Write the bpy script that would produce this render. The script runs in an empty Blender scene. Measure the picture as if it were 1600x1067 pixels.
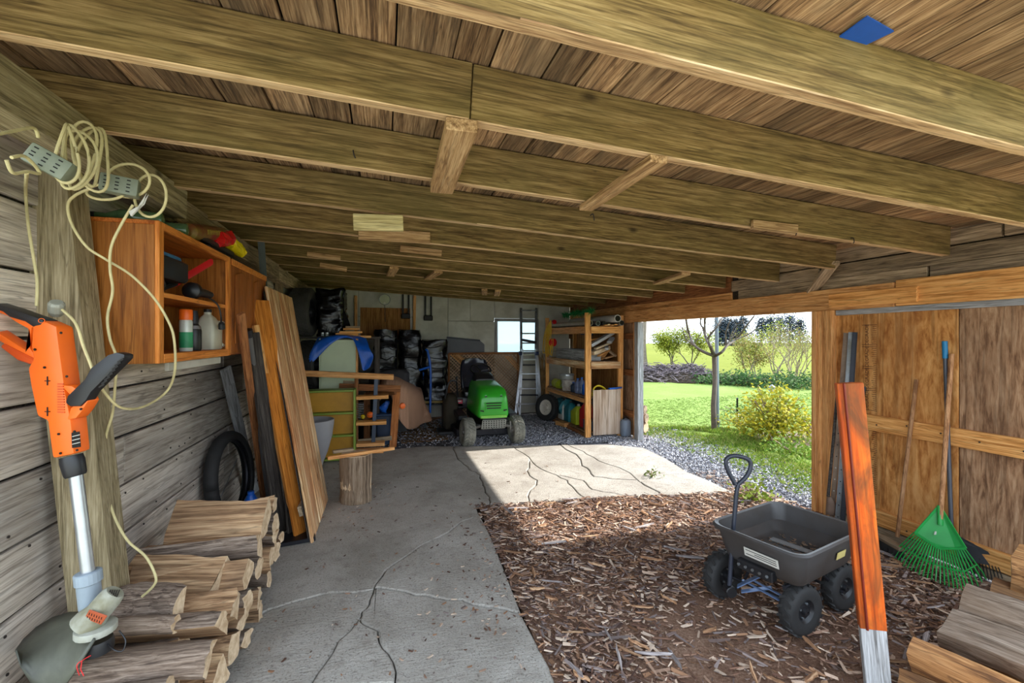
import bpy, bmesh, math, random
from mathutils import Vector, Matrix, noise
R = random.Random(11)
C = bpy.context.scene.collection
SC = bpy.context.scene
V = Vector
PI = math.pi
# ------------------------------------------------------------------ camera, sky, sun, exposure
F, CX, HY, EYE = 711.0, 800.0, 527.0, 1.6          # focal length in pixels of the 1600 frame, centre column, horizon row, eye height
YAW = math.atan(200 / F)
SN, CS = math.sin(YAW), math.cos(YAW)
cd = bpy.data.cameras.new('camera'); cam = bpy.data.objects.new('camera', cd); C.objects.link(cam)
cd.sensor_width = 36; cd.lens = F / 1600 * 36; cd.shift_y = -(533.5 - HY) / 1600; cd.clip_start = .05; cd.clip_end = 600
cam.location = (0, 0, EYE); cam.rotation_euler = (PI / 2, 0, -YAW)
SC.camera = cam
wd = bpy.data.worlds.new('sky'); SC.world = wd; wd.use_nodes = True
nt = wd.node_tree; nt.nodes.clear()
tc = nt.nodes.new('ShaderNodeTexCoord'); sx = nt.nodes.new('ShaderNodeSeparateXYZ'); cr = nt.nodes.new('ShaderNodeValToRGB')
bg = nt.nodes.new('ShaderNodeBackground'); wo = nt.nodes.new('ShaderNodeOutputWorld')
nt.links.new(tc.outputs['Generated'], sx.inputs[0]); nt.links.new(sx.outputs['Z'], cr.inputs[0])
nt.links.new(cr.outputs[0], bg.inputs[0]); nt.links.new(bg.outputs[0], wo.inputs[0])
e = cr.color_ramp.elements
e[0].position = 0.0; e[0].color = (.80, .90, 1, 1); e[1].position = .6; e[1].color = (.70, .84, 1, 1)
bg.inputs[1].default_value = 1.0
sd = bpy.data.lights.new('sun', 'SUN'); sun = bpy.data.objects.new('sun', sd); C.objects.link(sun)
sd.energy = 3.0; sd.angle = .012; sd.color = (1, .955, .88)
sun.rotation_euler = V((-1, .0, -.664)).to_track_quat('-Z', 'Y').to_euler()
vs = SC.view_settings
vs.view_transform = 'Standard'; vs.look = 'None'; vs.gamma = 1; vs.use_curve_mapping = False; vs.exposure = 1.95
SC.cycles.max_bounces = 10; SC.cycles.diffuse_bounces = 6; SC.cycles.use_denoising = True

# ------------------------------------------------------------------ helpers
FWD = V((SN, CS, 0))
def P(px, py, X=None, Y=None, Z=None, D=None):
    """point of the place seen along a photo direction, on a wall plane X, a depth plane Y, a height Z or at a distance D"""
    lat, up = (px - CX) / F, (HY - py) / F
    d = V((SN + lat * CS, CS - lat * SN, up))
    t = D if D is not None else X / d.x if X is not None else Y / d.y if Y is not None else (Z - EYE) / d.z
    return V((0, 0, EYE)) + d * t
def G(px, py): return P(px, py, Z=0)
WM = {}
def wm(o): return WM.get(o.name, Matrix())
def place(o, M, parent=None):
    C.objects.link(o); WM[o.name] = M.copy()
    if parent is not None:
        o.parent = parent; o.matrix_parent_inverse = wm(parent).inverted()
    o.matrix_basis = M
    return o
def tag(o, label=None, cat=None, group=None, kind=None):
    if label: o['label'] = label
    if cat: o['category'] = cat
    if group: o['group'] = group
    if kind: o['kind'] = kind
    return o
def T(name, label, cat, loc=(0, 0, 0), group=None):
    o = bpy.data.objects.new(name, None); o.empty_display_size = .1
    place(o, Matrix.Translation(V(loc))); return tag(o, label, cat, group)
def ST(name):
    o = bpy.data.objects.new(name, None); place(o, Matrix()); o['kind'] = 'structure'; return o
def frame(a, b, up=(0, 0, 1)):
    x = (V(b) - V(a)).normalized(); up = V(up)
    if abs(x.dot(up.normalized())) > .98: up = V((0, 1, 0)) if abs(x.y) < .9 else V((1, 0, 0))
    y = up.cross(x).normalized(); z = x.cross(y)
    return Matrix(((x.x, y.x, z.x, 0), (x.y, y.y, z.y, 0), (x.z, y.z, z.z, 0), (0, 0, 0, 1)))
def sm_path(pts, n=6, closed=False):
    pts = [V(p) for p in pts]
    if len(pts) < 3 or n < 2: return pts
    out = []; N = len(pts)
    for i in range(N if closed else N - 1):
        p0, p1, p2, p3 = (pts[(i - 1) % N], pts[i], pts[(i + 1) % N], pts[(i + 2) % N]) if closed else (pts[max(i - 1, 0)], pts[i], pts[i + 1], pts[min(i + 2, N - 1)])
        for k in range(n):
            t = k / n
            out.append(.5 * ((2 * p1) + (p2 - p0) * t + (2 * p0 - 5 * p1 + 4 * p2 - p3) * t * t + (3 * p1 - p0 - 3 * p2 + p3) * t ** 3))
    if not closed: out.append(pts[-1])
    return out
class MB:
    def __init__(s): s.v = []; s.f = []; s.m = []; s.mi = 0; s.c = None
    def add(s, vs, fs):
        o = len(s.v); s.v.extend([V(q) for q in vs]); s.f.extend([tuple(i + o for i in f) for f in fs]); s.m.extend([s.mi] * len(fs)); return s
    def box(s, x0, x1, y0, y1, z0, z1, M=None):
        vs = [V((x, y, z)) for x in (x0, x1) for y in (y0, y1) for z in (z0, z1)]
        if M is not None: vs = [M @ q for q in vs]
        return s.add(vs, [(0, 1, 3, 2), (4, 6, 7, 5), (0, 4, 5, 1), (2, 3, 7, 6), (0, 2, 6, 4), (1, 5, 7, 3)])
    def bar(s, a, b, w, h, up=(0, 0, 1)):
        a, b = V(a), V(b); L = (b - a).length
        return s.box(0, L, -w / 2, w / 2, -h / 2, h / 2, Matrix.Translation(a) @ frame(a, b, up))
    def loft(s, secs, cap=True, closed=True):
        n = len(secs[0]); vs = [q for sec in secs for q in sec]; fs = []
        for i in range(len(secs) - 1):
            for k in range(n if closed else n - 1):
                a, b = i * n + k, i * n + (k + 1) % n
                fs.append((a, b, b + n, a + n))
        if cap and closed:
            fs.append(tuple(reversed(range(n)))); fs.append(tuple(range((len(secs) - 1) * n, len(secs) * n)))
        return s.add(vs, fs)
    def tube(s, pts, r, n=8, closed=False):
        pts = [V(p) for p in pts]; N = len(pts); rs = r if isinstance(r, (list, tuple)) else [r] * N
        t = (pts[1] - pts[0]).normalized(); u = t.orthogonal().normalized(); secs = []
        for i, p in enumerate(pts):
            t2 = (pts[(i + 1) % N] - pts[i - 1]) if closed else (pts[min(i + 1, N - 1)] - pts[max(i - 1, 0)])
            t2 = t2.normalized() if t2.length > 1e-9 else t
            u = (u - t2 * u.dot(t2)); u = u.normalized() if u.length > 1e-6 else t2.orthogonal().normalized()
            w = t2.cross(u); t = t2
            secs.append([p + (u * math.cos(2 * PI * k / n) + w * math.sin(2 * PI * k / n)) * rs[i] for k in range(n)])
        if closed: secs.append(secs[0])
        return s.loft(secs, cap=not closed)
    def lathe(s, prof, c=(0, 0, 0), axis=(0, 0, 1), n=24, cap=True, wob=0):
        ax = V(axis).normalized(); u = ax.orthogonal().normalized(); w = ax.cross(u); c = V(c)
        secs = []
        for r, h in prof:
            sec = []
            for k in range(n):
                a = 2 * PI * k / n; rr = r
                if wob: rr *= 1 + wob * noise.noise(V((math.cos(a) * 2, math.sin(a) * 2, h * 3 + c.x * 7)))
                sec.append(c + ax * h + (u * math.cos(a) + w * math.sin(a)) * rr)
            secs.append(sec)
        return s.loft(secs, cap=cap)
    def sphere(s, c, r, n=12, sq=(1, 1, 1)):
        c = V(c); k = n // 2
        secs = [[c + V((math.cos(2 * PI * j / n) * math.sin(PI * (i + .02) / (k + .04)) * r * sq[0], math.sin(2 * PI * j / n) * math.sin(PI * (i + .02) / (k + .04)) * r * sq[1], -math.cos(PI * (i + .02) / (k + .04)) * r * sq[2])) for j in range(n)] for i in range(k + 1)]
        return s.loft(secs)
    def prism(s, poly, ext):
        """3-D polygon extruded along a vector"""
        a = [V(p) for p in poly]; return s.loft([a, [p + V(ext) for p in a]])
    def pxprism(s, poly, D, thick):
        return s.prism([P(x, y, D=D) - FWD * thick / 2 for x, y in poly], FWD * thick)
    def grid(s, rows):
        n = len(rows[0]); vs = [q for r in rows for q in r]
        return s.add(vs, [(i * n + k, i * n + k + 1, (i + 1) * n + k + 1, (i + 1) * n + k) for i in range(len(rows) - 1) for k in range(n - 1)])
def ob(name, mb, mats, parent=None, bevel=0, smooth=False, M=None, solid=0, sub=0, kind=None):
    """link a builder's shape as one mesh object, its origin at the middle of its foot"""
    me = bpy.data.meshes.new(name)
    mats = mats if isinstance(mats, (list, tuple)) else [mats]
    if M is None:
        xs = [q.x for q in mb.v]; ys = [q.y for q in mb.v]; zs = [q.z for q in mb.v]
        c = V(((min(xs) + max(xs)) / 2, (min(ys) + max(ys)) / 2, min(zs))); M = Matrix.Translation(c); vv = [q - c for q in mb.v]
    else: vv = mb.v
    me.from_pydata([q[:] for q in vv], [], mb.f)
    for m in mats: me.materials.append(m)
    if len(mats) > 1: me.polygons.foreach_set('material_index', mb.m)
    bm = bmesh.new(); bm.from_mesh(me)
    bmesh.ops.recalc_face_normals(bm, faces=bm.faces)
    if bevel:
        bmesh.ops.bevel(bm, geom=[x for x in bm.edges if len(x.link_faces) == 2 and x.calc_face_angle(0) > .5], offset=bevel, segments=2 if smooth else 1, affect='EDGES', profile=.6, clamp_overlap=True)
    bm.to_mesh(me); bm.free()
    if smooth:
        me.polygons.foreach_set('use_smooth', [True] * len(me.polygons))
        try: me.set_sharp_from_angle(angle=math.radians(42))
        except Exception: pass
    o = bpy.data.objects.new(name, me); place(o, M, parent)
    if solid:
        q = o.modifiers.new('thickness', 'SOLIDIFY'); q.thickness = solid; q.offset = 0
    if sub:
        q = o.modifiers.new('smooth', 'SUBSURF'); q.levels = q.render_levels = sub
    if kind: o['kind'] = kind
    return o
def bar(name, a, b, w, h, mat, parent=None, up=(0, 0, 1), bevel=.003, wob=0):
    """a straight piece of timber or metal from a to b, its grain along its own X"""
    a, b = V(a), V(b); L = (b - a).length
    mb = MB()
    if wob:
        n = max(3, int(L / .25)); secs = []
        sd = R.random() * 50
        for i in range(n + 1):
            x = L * i / n; q = lambda k: noise.noise(V((x * 1.3, k * 5.1, sd))) * wob
            secs.append([V((x, -w / 2 + q(1), -h / 2 + q(2))), V((x, w / 2 + q(3), -h / 2 + q(4))), V((x, w / 2 + q(5), h / 2 + q(6))), V((x, -w / 2 + q(7), h / 2 + q(8)))])
        mb.loft(secs)
    else: mb.box(0, L, -w / 2, w / 2, -h / 2, h / 2)
    return ob(name, mb, mat, parent, bevel=min(bevel, w * .2, h * .2), M=Matrix.Translation(a) @ frame(a, b, up))
def dup(root, M, label=None, group=None, cat=None):
    """copy of a thing with copies of its parts and sub-parts, moved by M (relative to the world)"""
    r = root.copy(); C.objects.link(r); r.matrix_basis = M @ wm(root); WM[r.name] = r.matrix_basis.copy()
    if label: r['label'] = label
    if group: r['group'] = group
    for ch in list(root.children):
        c = ch.copy(); C.objects.link(c); c.parent = r; c.matrix_parent_inverse = ch.matrix_parent_inverse.copy(); WM[c.name] = M @ wm(ch)
        for g in list(ch.children):
            d = g.copy(); C.objects.link(d); d.parent = c; d.matrix_parent_inverse = g.matrix_parent_inverse.copy()
    return r

# ------------------------------------------------------------------ materials
def mat_base(name):
    m = bpy.data.materials.new(name); m.use_nodes = True; t = m.node_tree
    return m, t, t.nodes['Principled BSDF']
def N(t, kind, **kw):
    n = t.nodes.new(kind)
    for k, v in kw.items(): setattr(n, k, v)
    return n
def coords(t, scale, rand=True):
    tcn = N(t, 'ShaderNodeTexCoord'); mp = N(t, 'ShaderNodeMapping'); mp.inputs['Scale'].default_value = scale
    if rand:
        oi = N(t, 'ShaderNodeObjectInfo'); mu = N(t, 'ShaderNodeMath', operation='MULTIPLY'); mu.inputs[1].default_value = 37.3
        va = N(t, 'ShaderNodeVectorMath', operation='ADD')
        t.links.new(oi.outputs['Random'], mu.inputs[0]); t.links.new(tcn.outputs['Object'], va.inputs[0]); t.links.new(mu.outputs[0], va.inputs[1])
        t.links.new(va.outputs[0], mp.inputs['Vector']); return mp.outputs[0], oi
    t.links.new(tcn.outputs['Object'], mp.inputs['Vector']); return mp.outputs[0], None
def ramp(t, fac, cols):
    r = N(t, 'ShaderNodeValToRGB'); el = r.color_ramp.elements
    for i, (p, c) in enumerate(cols):
        q = el[i] if i < 2 else el.new(p)
        q.position = p; q.color = (*c, 1)
    t.links.new(fac, r.inputs[0]); return r.outputs[0]
def nz(t, vec, scale, detail=5, rough=.6, dist=0):
    n = N(t, 'ShaderNodeTexNoise'); n.inputs['Scale'].default_value = scale; n.inputs['Detail'].default_value = detail
    n.inputs['Roughness'].default_value = rough; n.inputs['Distortion'].default_value = dist
    if vec is not None: t.links.new(vec, n.inputs['Vector'])
    return n.outputs[0]
def bump(t, h, b, strength, dist=.01):
    n = N(t, 'ShaderNodeBump'); n.inputs['Strength'].default_value = strength; n.inputs['Distance'].default_value = dist
    t.links.new(h, n.inputs['Height']); t.links.new(n.outputs[0], b.inputs['Normal'])
def mix(t, a, bcol, fac, mode='MIX'):
    n = N(t, 'ShaderNodeMix', data_type='RGBA', blend_type=mode)
    for sk, vv in ((n.inputs[6], a), (n.inputs[7], bcol)):
        if hasattr(vv, 'is_output'): t.links.new(vv, sk)
        else: sk.default_value = (*vv, 1)
    if hasattr(fac, 'is_output'): t.links.new(fac, n.inputs[0])
    else: n.inputs[0].default_value = fac
    return n.outputs[2]
def wood(name, dark, mid, light, axis=0, grain=22, rough=.8, bmp=.35, stain=None, stain_amt=.5, var=.35, knots=True, stain_scale=2.2, stretch=.045):
    m, t, b = mat_base(name); grain *= 1.9
    sc = [1.0, 1.0, 1.0]; sc[axis] = stretch
    vec, oi = coords(t, tuple(sc))
    g1 = nz(t, vec, grain, 8, .68, .5 if stretch < .1 else 1.6); g2 = nz(t, vec, grain * 4, 4, .6, .2)
    av = N(t, 'ShaderNodeMath', operation='MULTIPLY_ADD'); av.inputs[1].default_value = .6
    t.links.new(g2, av.inputs[0]); t.links.new(g1, av.inputs[2])
    lift = 1.22
    dark, mid, light = (tuple(min(.92, x * lift) for x in c) for c in (dark, mid, light))
    col = ramp(t, av.outputs[0], [(.62, dark), (.98, light), (.79, mid)])
    cf = N(t, 'ShaderNodeValToRGB'); ce_ = cf.color_ramp.elements; ce_[0].position = .472; ce_[0].color = (0, 0, 0, 1); ce_[1].position = .528; ce_[1].color = (0, 0, 0, 1)
    q_ = ce_.new(.5); q_.color = (.5, .5, .5, 1)
    s5 = [1.0, 1.0, 1.0]; s5[axis] = .05; v5, _ = coords(t, tuple(s5)); t.links.new(nz(t, v5, grain * .7, 3, .5, .4), cf.inputs[0])
    col = mix(t, col, tuple(x * .4 for x in dark), cf.outputs[0])
    v2, _ = coords(t, (1, 1, 1))
    if stain:
        sc2 = [1.0, 1.0, 1.0]; sc2[axis] = .45; v3, _ = coords(t, tuple(sc2))
        sf = ramp(t, nz(t, v3, stain_scale, 4, .65, .6), [(.42, (0, 0, 0)), (.68, (1, 1, 1))])
        k = N(t, 'ShaderNodeMath', operation='MULTIPLY'); k.inputs[1].default_value = stain_amt; t.links.new(sf, k.inputs[0])
        col = mix(t, col, stain, k.outputs[0])
    if knots:
        vo = N(t, 'ShaderNodeTexVoronoi'); vo.inputs['Scale'].default_value = 3.4; sk = [1.0, 1.0, 1.0]; sk[axis] = .5
        v4, _ = coords(t, tuple(sk)); t.links.new(v4, vo.inputs['Vector'])
        kf = ramp(t, vo.outputs['Distance'], [(.03, (.8, .8, .8)), (.085, (0, 0, 0))])
        col = mix(t, col, tuple(x * .35 for x in dark), kf)
    hs = N(t, 'ShaderNodeHueSaturation'); mr = N(t, 'ShaderNodeMapRange'); mr.inputs['To Min'].default_value = 1 - var; mr.inputs['To Max'].default_value = 1 + var * .6
    t.links.new(oi.outputs['Random'], mr.inputs['Value']); t.links.new(mr.outputs[0], hs.inputs['Value']); t.links.new(col, hs.inputs['Color'])
    t.links.new(hs.outputs[0], b.inputs['Base Color']); b.inputs['Roughness'].default_value = rough
    b.inputs['Specular IOR Level'].default_value = .25
    bump(t, av.outputs[0], b, min(1, bmp * 1.6), .005)
    return m
def plain(name, col, rough=.5, metal=0, var=.15, scale=6, bmp=0, col2=None, spec=.5, bscale=None):
    m, t, b = mat_base(name); vec, oi = coords(t, (1, 1, 1))
    f = nz(t, vec, scale, 5, .6, .3)
    c2 = col2 or tuple(x * (1 - var) for x in col)
    t.links.new(ramp(t, f, [(.35, c2), (.65, col)]), b.inputs['Base Color'])
    b.inputs['Roughness'].default_value = rough; b.inputs['Metallic'].default_value = metal; b.inputs['Specular IOR Level'].default_value = spec
    if bmp: bump(t, nz(t, vec, bscale or scale * 6, 5, .6), b, bmp, .005)
    return m
def attr_mat(name, rough=.85, bmp=.3, trans=0, dark=None):
    """pieces that each carry their own colour"""
    m, t, b = mat_base(name); a = N(t, 'ShaderNodeVertexColor', layer_name='tint')
    vec, oi = coords(t, (1, 1, 1), False); f = nz(t, vec, 60, 3)
    mr = N(t, 'ShaderNodeMapRange'); mr.inputs['To Min'].default_value = .7; mr.inputs['To Max'].default_value = 1.25; t.links.new(f, mr.inputs['Value'])
    hs = N(t, 'ShaderNodeHueSaturation'); t.links.new(mr.outputs[0], hs.inputs['Value']); t.links.new(a.outputs[0], hs.inputs['Color'])
    t.links.new(hs.outputs[0], b.inputs['Base Color']); b.inputs['Roughness'].default_value = rough; b.inputs['Specular IOR Level'].default_value = .2
    if trans:
        tr = N(t, 'ShaderNodeBsdfTranslucent'); ms = N(t, 'ShaderNodeMixShader'); ms.inputs[0].default_value = trans
        t.links.new(hs.outputs[0], tr.inputs[0]); t.links.new(b.outputs[0], ms.inputs[1]); t.links.new(tr.outputs[0], ms.inputs[2])
        t.links.new(ms.outputs[0], t.nodes['Material Output'].inputs[0])
    elif bmp: bump(t, f, b, bmp, .003)
    return m
def tinted(name, verts, faces, tints, mat, parent=None, kind='stuff'):
    """many small pieces in one mesh, a colour per face"""
    me = bpy.data.meshes.new(name); me.from_pydata(verts, [], faces); me.materials.append(mat)
    ca = me.color_attributes.new('tint', 'FLOAT_COLOR', 'CORNER'); buf = []
    for f, c in zip(faces, tints): buf.extend((c[0], c[1], c[2], 1.0) * len(f))
    ca.data.foreach_set('color', buf); me.update()
    o = bpy.data.objects.new(name, me); place(o, Matrix(), parent)
    if kind: o['kind'] = kind
    return o
def hexc(r, g, b):
    f = lambda x: (x / 255 / 12.92) if x / 255 <= .04045 else ((x / 255 + .055) / 1.055) ** 2.4
    return (f(r), f(g), f(b))
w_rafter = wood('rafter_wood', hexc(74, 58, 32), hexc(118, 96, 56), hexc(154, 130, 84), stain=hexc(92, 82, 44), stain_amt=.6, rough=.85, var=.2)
w_roof = wood('roof_board_wood', hexc(84, 62, 44), hexc(150, 118, 84), hexc(196, 164, 124), stain=hexc(96, 84, 66), stain_amt=.7, var=.5)
w_edge = wood('pale_underside_wood', hexc(140, 108, 76), hexc(190, 158, 116), hexc(218, 190, 150), rough=.85, var=.12)  # paler tan wood for the downward faces of the rafters
w_brace = wood('brace_wood', hexc(120, 88, 56), hexc(170, 134, 92), hexc(205, 172, 128), var=.2)
w_wall = wood('wall_plank_wood', hexc(138, 126, 114), hexc(192, 180, 166), hexc(216, 206, 194), stain=hexc(122, 114, 108), stain_amt=.55, var=.3, grain=16)
w_post = wood('post_wood', hexc(100, 88, 64), hexc(146, 132, 102), hexc(176, 162, 132), stain=hexc(96, 84, 60), stain_amt=.5, var=.1)
w_old = wood('old_board_wood', hexc(92, 76, 60), hexc(160, 138, 110), hexc(198, 174, 144), stain=hexc(110, 98, 86), stain_amt=.6, var=.35)
w_pine = wood('pine_wood', hexc(168, 108, 52), hexc(206, 146, 82), hexc(226, 174, 110), rough=.7, var=.18)
w_stud = wood('stud_wood', hexc(158, 102, 56), hexc(204, 146, 88), hexc(226, 176, 118), rough=.7, var=.15)
w_brown = wood('brown_wood', hexc(92, 54, 30), hexc(136, 86, 50), hexc(166, 112, 70), var=.25)
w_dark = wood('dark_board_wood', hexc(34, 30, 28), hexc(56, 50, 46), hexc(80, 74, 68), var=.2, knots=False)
w_grey = wood('grey_board_wood', hexc(110, 108, 106), hexc(150, 150, 150), hexc(182, 182, 184), stain=hexc(110, 104, 96), stain_amt=.5, var=.15)
w_orange = wood('orange_board_wood', hexc(150, 84, 22), hexc(190, 114, 38), hexc(208, 136, 56), stain=hexc(110, 64, 26), stain_amt=.4, var=.1, knots=False)
w_panel = wood('weathered_panel_wood', hexc(104, 70, 42), hexc(200, 156, 108), hexc(236, 206, 168), stain=hexc(180, 104, 56), stain_amt=.6, var=.3, grain=12, bmp=.7)
w_cab = wood('cabinet_veneer', hexc(112, 62, 20), hexc(140, 84, 32), hexc(158, 100, 44), axis=2, rough=.45, var=.06, knots=False, bmp=.08, grain=18)
w_cabedge = wood('cabinet_edge_wood', hexc(176, 98, 34), hexc(206, 126, 54), hexc(222, 146, 74), rough=.45, var=.08, knots=False, bmp=.08)
w_cabdoor = wood('cabinet_door_wood', hexc(112, 58, 20), hexc(146, 82, 34), hexc(170, 104, 50), axis=2, rough=.45, var=.08, knots=False, bmp=.1)
w_bark = wood('bark', hexc(52, 42, 36), hexc(112, 96, 84), hexc(156, 140, 126), grain=26, bmp=1.0, stain=hexc(132, 110, 92), stain_amt=.6, var=.25, knots=False)
w_split = wood('split_face_wood', hexc(92, 68, 48), hexc(158, 124, 92), hexc(204, 172, 134), grain=14, bmp=.9, stain=hexc(110, 86, 66), stain_amt=.6, var=.25, knots=False)
w_warm = wood('warm_split_wood', hexc(84, 54, 32), hexc(138, 96, 58), hexc(176, 132, 86), grain=14, bmp=.8, stain=hexc(86, 70, 58), stain_amt=.75, var=.25, knots=False)
w_greylog = wood('grey_weathered_log', hexc(78, 66, 56), hexc(126, 110, 96), hexc(158, 142, 126), grain=14, bmp=.9, stain=hexc(104, 78, 54), stain_amt=.6, var=.12, knots=False)
w_handle = wood('tool_handle_wood', hexc(116, 78, 50), hexc(156, 112, 76), hexc(180, 138, 100), axis=2, var=.2, knots=False)
w_end = plain('log_end_wood', hexc(226, 202, 168), .85, var=.3, scale=26, bmp=.5, col2=hexc(184, 152, 116))
black_pl = plain('black_plastic', hexc(30, 30, 33), .42, var=.3)
black_rub = plain('black_rubber', hexc(42, 41, 41), .75, var=.3, bmp=.2)
dark_met = plain('dark_metal', hexc(48, 48, 54), .45, .6, var=.3)
grey_met = plain('grey_steel', hexc(140, 146, 152), .45, .7, var=.3, col2=hexc(104, 100, 92))
alu = plain('aluminium', hexc(196, 200, 206), .35, .85, var=.2)
white_pl = plain('white_plastic', hexc(205, 202, 192), .5, var=.15)
green_p = plain('mower_green_paint', hexc(48, 160, 40), .28, var=.12)
blue_pl = plain('blue_plastic', hexc(24, 92, 190), .4, var=.25)
navy_pl = plain('navy_plastic', hexc(38, 56, 82), .5, var=.3)
red_pl = plain('red_plastic', hexc(206, 26, 36), .4, var=.2)
yel_pl = plain('yellow_plastic', hexc(226, 196, 24), .45, var=.2)
lime_pl = plain('lime_plastic', hexc(180, 192, 40), .5, var=.25)
teal_pl = plain('teal_plastic', hexc(40, 120, 130), .45, var=.3)
orange_pl = plain('trimmer_orange_plastic', hexc(240, 104, 22), .42, var=.08)
screw_dk = plain('dark_fastener', hexc(26, 22, 20), .5, .5)
cord_m = plain('cream_cord', hexc(206, 192, 140), .65, var=.22, scale=20)
con_grey = plain('grey_wall_board', hexc(206, 203, 190), .85, var=.2, scale=2.5, bmp=.15, col2=hexc(176, 172, 156))
# ------------------------------------------------------------------ ground: concrete slab in cracked pieces, gravel, chip bed, lawn, field
def concrete():
    m, t, b = mat_base('worn_concrete'); vec, oi = coords(t, (1, 1, 1), False)
    f1 = nz(t, vec, 1.6, 6, .7, .4); f2 = nz(t, vec, 85, 5, .75); f3 = nz(t, vec, 9, 5, .65)
    col = ramp(t, f1, [(.35, hexc(156, 149, 139)), (.65, hexc(190, 184, 175))])
    col = mix(t, col, hexc(112, 102, 92), ramp(t, f3, [(.55, (0, 0, 0)), (.8, (.6, .6, .6))]))
    col = mix(t, col, hexc(96, 88, 80), ramp(t, f2, [(.53, (0, 0, 0)), (.66, (.85, .85, .85))]))
    t.links.new(col, b.inputs['Base Color']); b.inputs['Roughness'].default_value = .9; b.inputs['Specular IOR Level'].default_value = .2
    sc, _ = coords(t, (14, 60, 30), False)
    ad = N(t, 'ShaderNodeMath', operation='ADD'); t.links.new(nz(t, sc, 1, 3), ad.inputs[0]); t.links.new(f2, ad.inputs[1])
    bump(t, ad.outputs[0], b, .9, .008); return m
def groundmat(name, cols, s1=1.2, s2=40, bmp=.6, dist=.02):
    m, t, b = mat_base(name); vec, oi = coords(t, (1, 1, 1), False)
    f = N(t, 'ShaderNodeMath', operation='MULTIPLY_ADD'); f.inputs[1].default_value = .5
    fa, fb = nz(t, vec, s1, 6, .65, .3), nz(t, vec, s2, 5, .7)
    h = N(t, 'ShaderNodeMath', operation='MULTIPLY'); h.inputs[1].default_value = .5
    t.links.new(fa, h.inputs[0]); t.links.new(fb, f.inputs[0]); t.links.new(h.outputs[0], f.inputs[2])
    t.links.new(ramp(t, f.outputs[0], list(zip((.38, .62, .5), (cols[0], cols[2], cols[1])))), b.inputs['Base Color'])
    b.inputs['Roughness'].default_value = 1; b.inputs['Specular IOR Level'].default_value = .1
    bump(t, fb, b, bmp, dist); return m
m_con = concrete()
m_soil = groundmat('chip_soil', (hexc(96, 70, 56), hexc(132, 102, 84), hexc(168, 138, 118)), 1.0, 70)
m_sub = groundmat('dark_subsoil', (hexc(44, 38, 32), hexc(58, 50, 42), hexc(74, 64, 54)))
m_gravel = groundmat('gravel_bed', (hexc(76, 76, 82), hexc(104, 104, 110), hexc(134, 134, 140)), 2, 90, .8)
m_yard = groundmat('pale_bounce_yard', (hexc(190, 184, 172), hexc(205, 200, 188), hexc(218, 212, 200)))
m_dirt = groundmat('brown_dirt', (hexc(116, 86, 60), hexc(152, 118, 86), hexc(180, 148, 116)), 2, 50)
m_lawn = groundmat('mown_lawn', (hexc(96, 118, 50), hexc(108, 128, 62), hexc(120, 136, 76)), .5, 22, .3)
m_rough = groundmat('rough_grass_ground', (hexc(90, 112, 40), hexc(106, 124, 54), hexc(122, 134, 72)), 1.1, 30, .5)
m_field = groundmat('field_grass', (hexc(92, 100, 26), hexc(104, 110, 34), hexc(114, 118, 46)), .04, 1.5, .3)
m_mulch = groundmat('bed_mulch', (hexc(86, 72, 62), hexc(112, 98, 86), hexc(136, 122, 112)), 3, 60)

ROUGH = [(3.95, -4), (9.5, -4), (9.5, 3), (7.3, 5.0), (5.75, 6.95), (4.4, 7.45), (3.95, 7.6)]
def poly_sheet(name, pts, z, mat, kind='structure'):
    mb = MB(); a = [V((p[0], p[1], z)) for p in pts]
    mb.loft([[q - V((0, 0, .03)) for q in a], a]); o = ob(name, mb, mat); 
    if kind: o['kind'] = kind
    return o
def XY(*px): return [tuple(G(x, y)[:2]) for x, y in px]
poly_sheet('ground_field', [(-140, -60), (150, -60), (150, 112), (-140, 112)], -.10, m_field)
lawn_e = XY((1004, 590), (1060, 596), (1120, 598), (1200, 602), (1276, 604))
poly_sheet('ground_lawn', [(3.75, -8)] + [(20, -8), (26, 6)] + lawn_e[::-1] + [(6.5, 19.5), (2, 18), (2, 9.6), (3.75, 9.6)], -.07, m_lawn)
poly_sheet('ground_rough_grass', ROUGH, -.055, m_rough)
poly_sheet('ground_bounce_yard', [(-9, -9), (4.6, -9), (4.6, .4), (-9, .4)], -.05, m_yard)  # unseen yard, made pale to bounce sunlight into the shed
poly_sheet('ground_subsoil', [(-1.5, -1), (4.0, -1), (4.2, 9.4), (-1.5, 9.4)], -.045, m_sub)
poly_sheet('ground_gravel', [(-1.45, 6.3), (-1.45, 9.25), (3.9, 9.25), (3.9, 6.8), (4.2, 6.4), (4.12, 3.2), (4.1, 1), (3.3, 1), (3.3, 5.2), (3, 6.3)], -.028, m_gravel)
poly_sheet('ground_chip_bed', [(.6, -1), (3.86, -1), (3.86, 3.15), (3.6, 4.25), (.9, 4.6)], -.022, m_soil)
poly_sheet('ground_dirt_patch', XY((628, 690), (690, 686), (722, 680), (735, 660), (700, 650), (640, 652), (610, 668)), -.02, m_dirt)
bed = [(6.75 + 1.1 * math.cos(a) * (1 + .15 * math.sin(3 * a)), 5.75 + .75 * math.sin(a)) for a in [i * PI / 9 for i in range(18)]]
poly_sheet('ground_flower_bed', bed, -.04, m_mulch)

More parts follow.
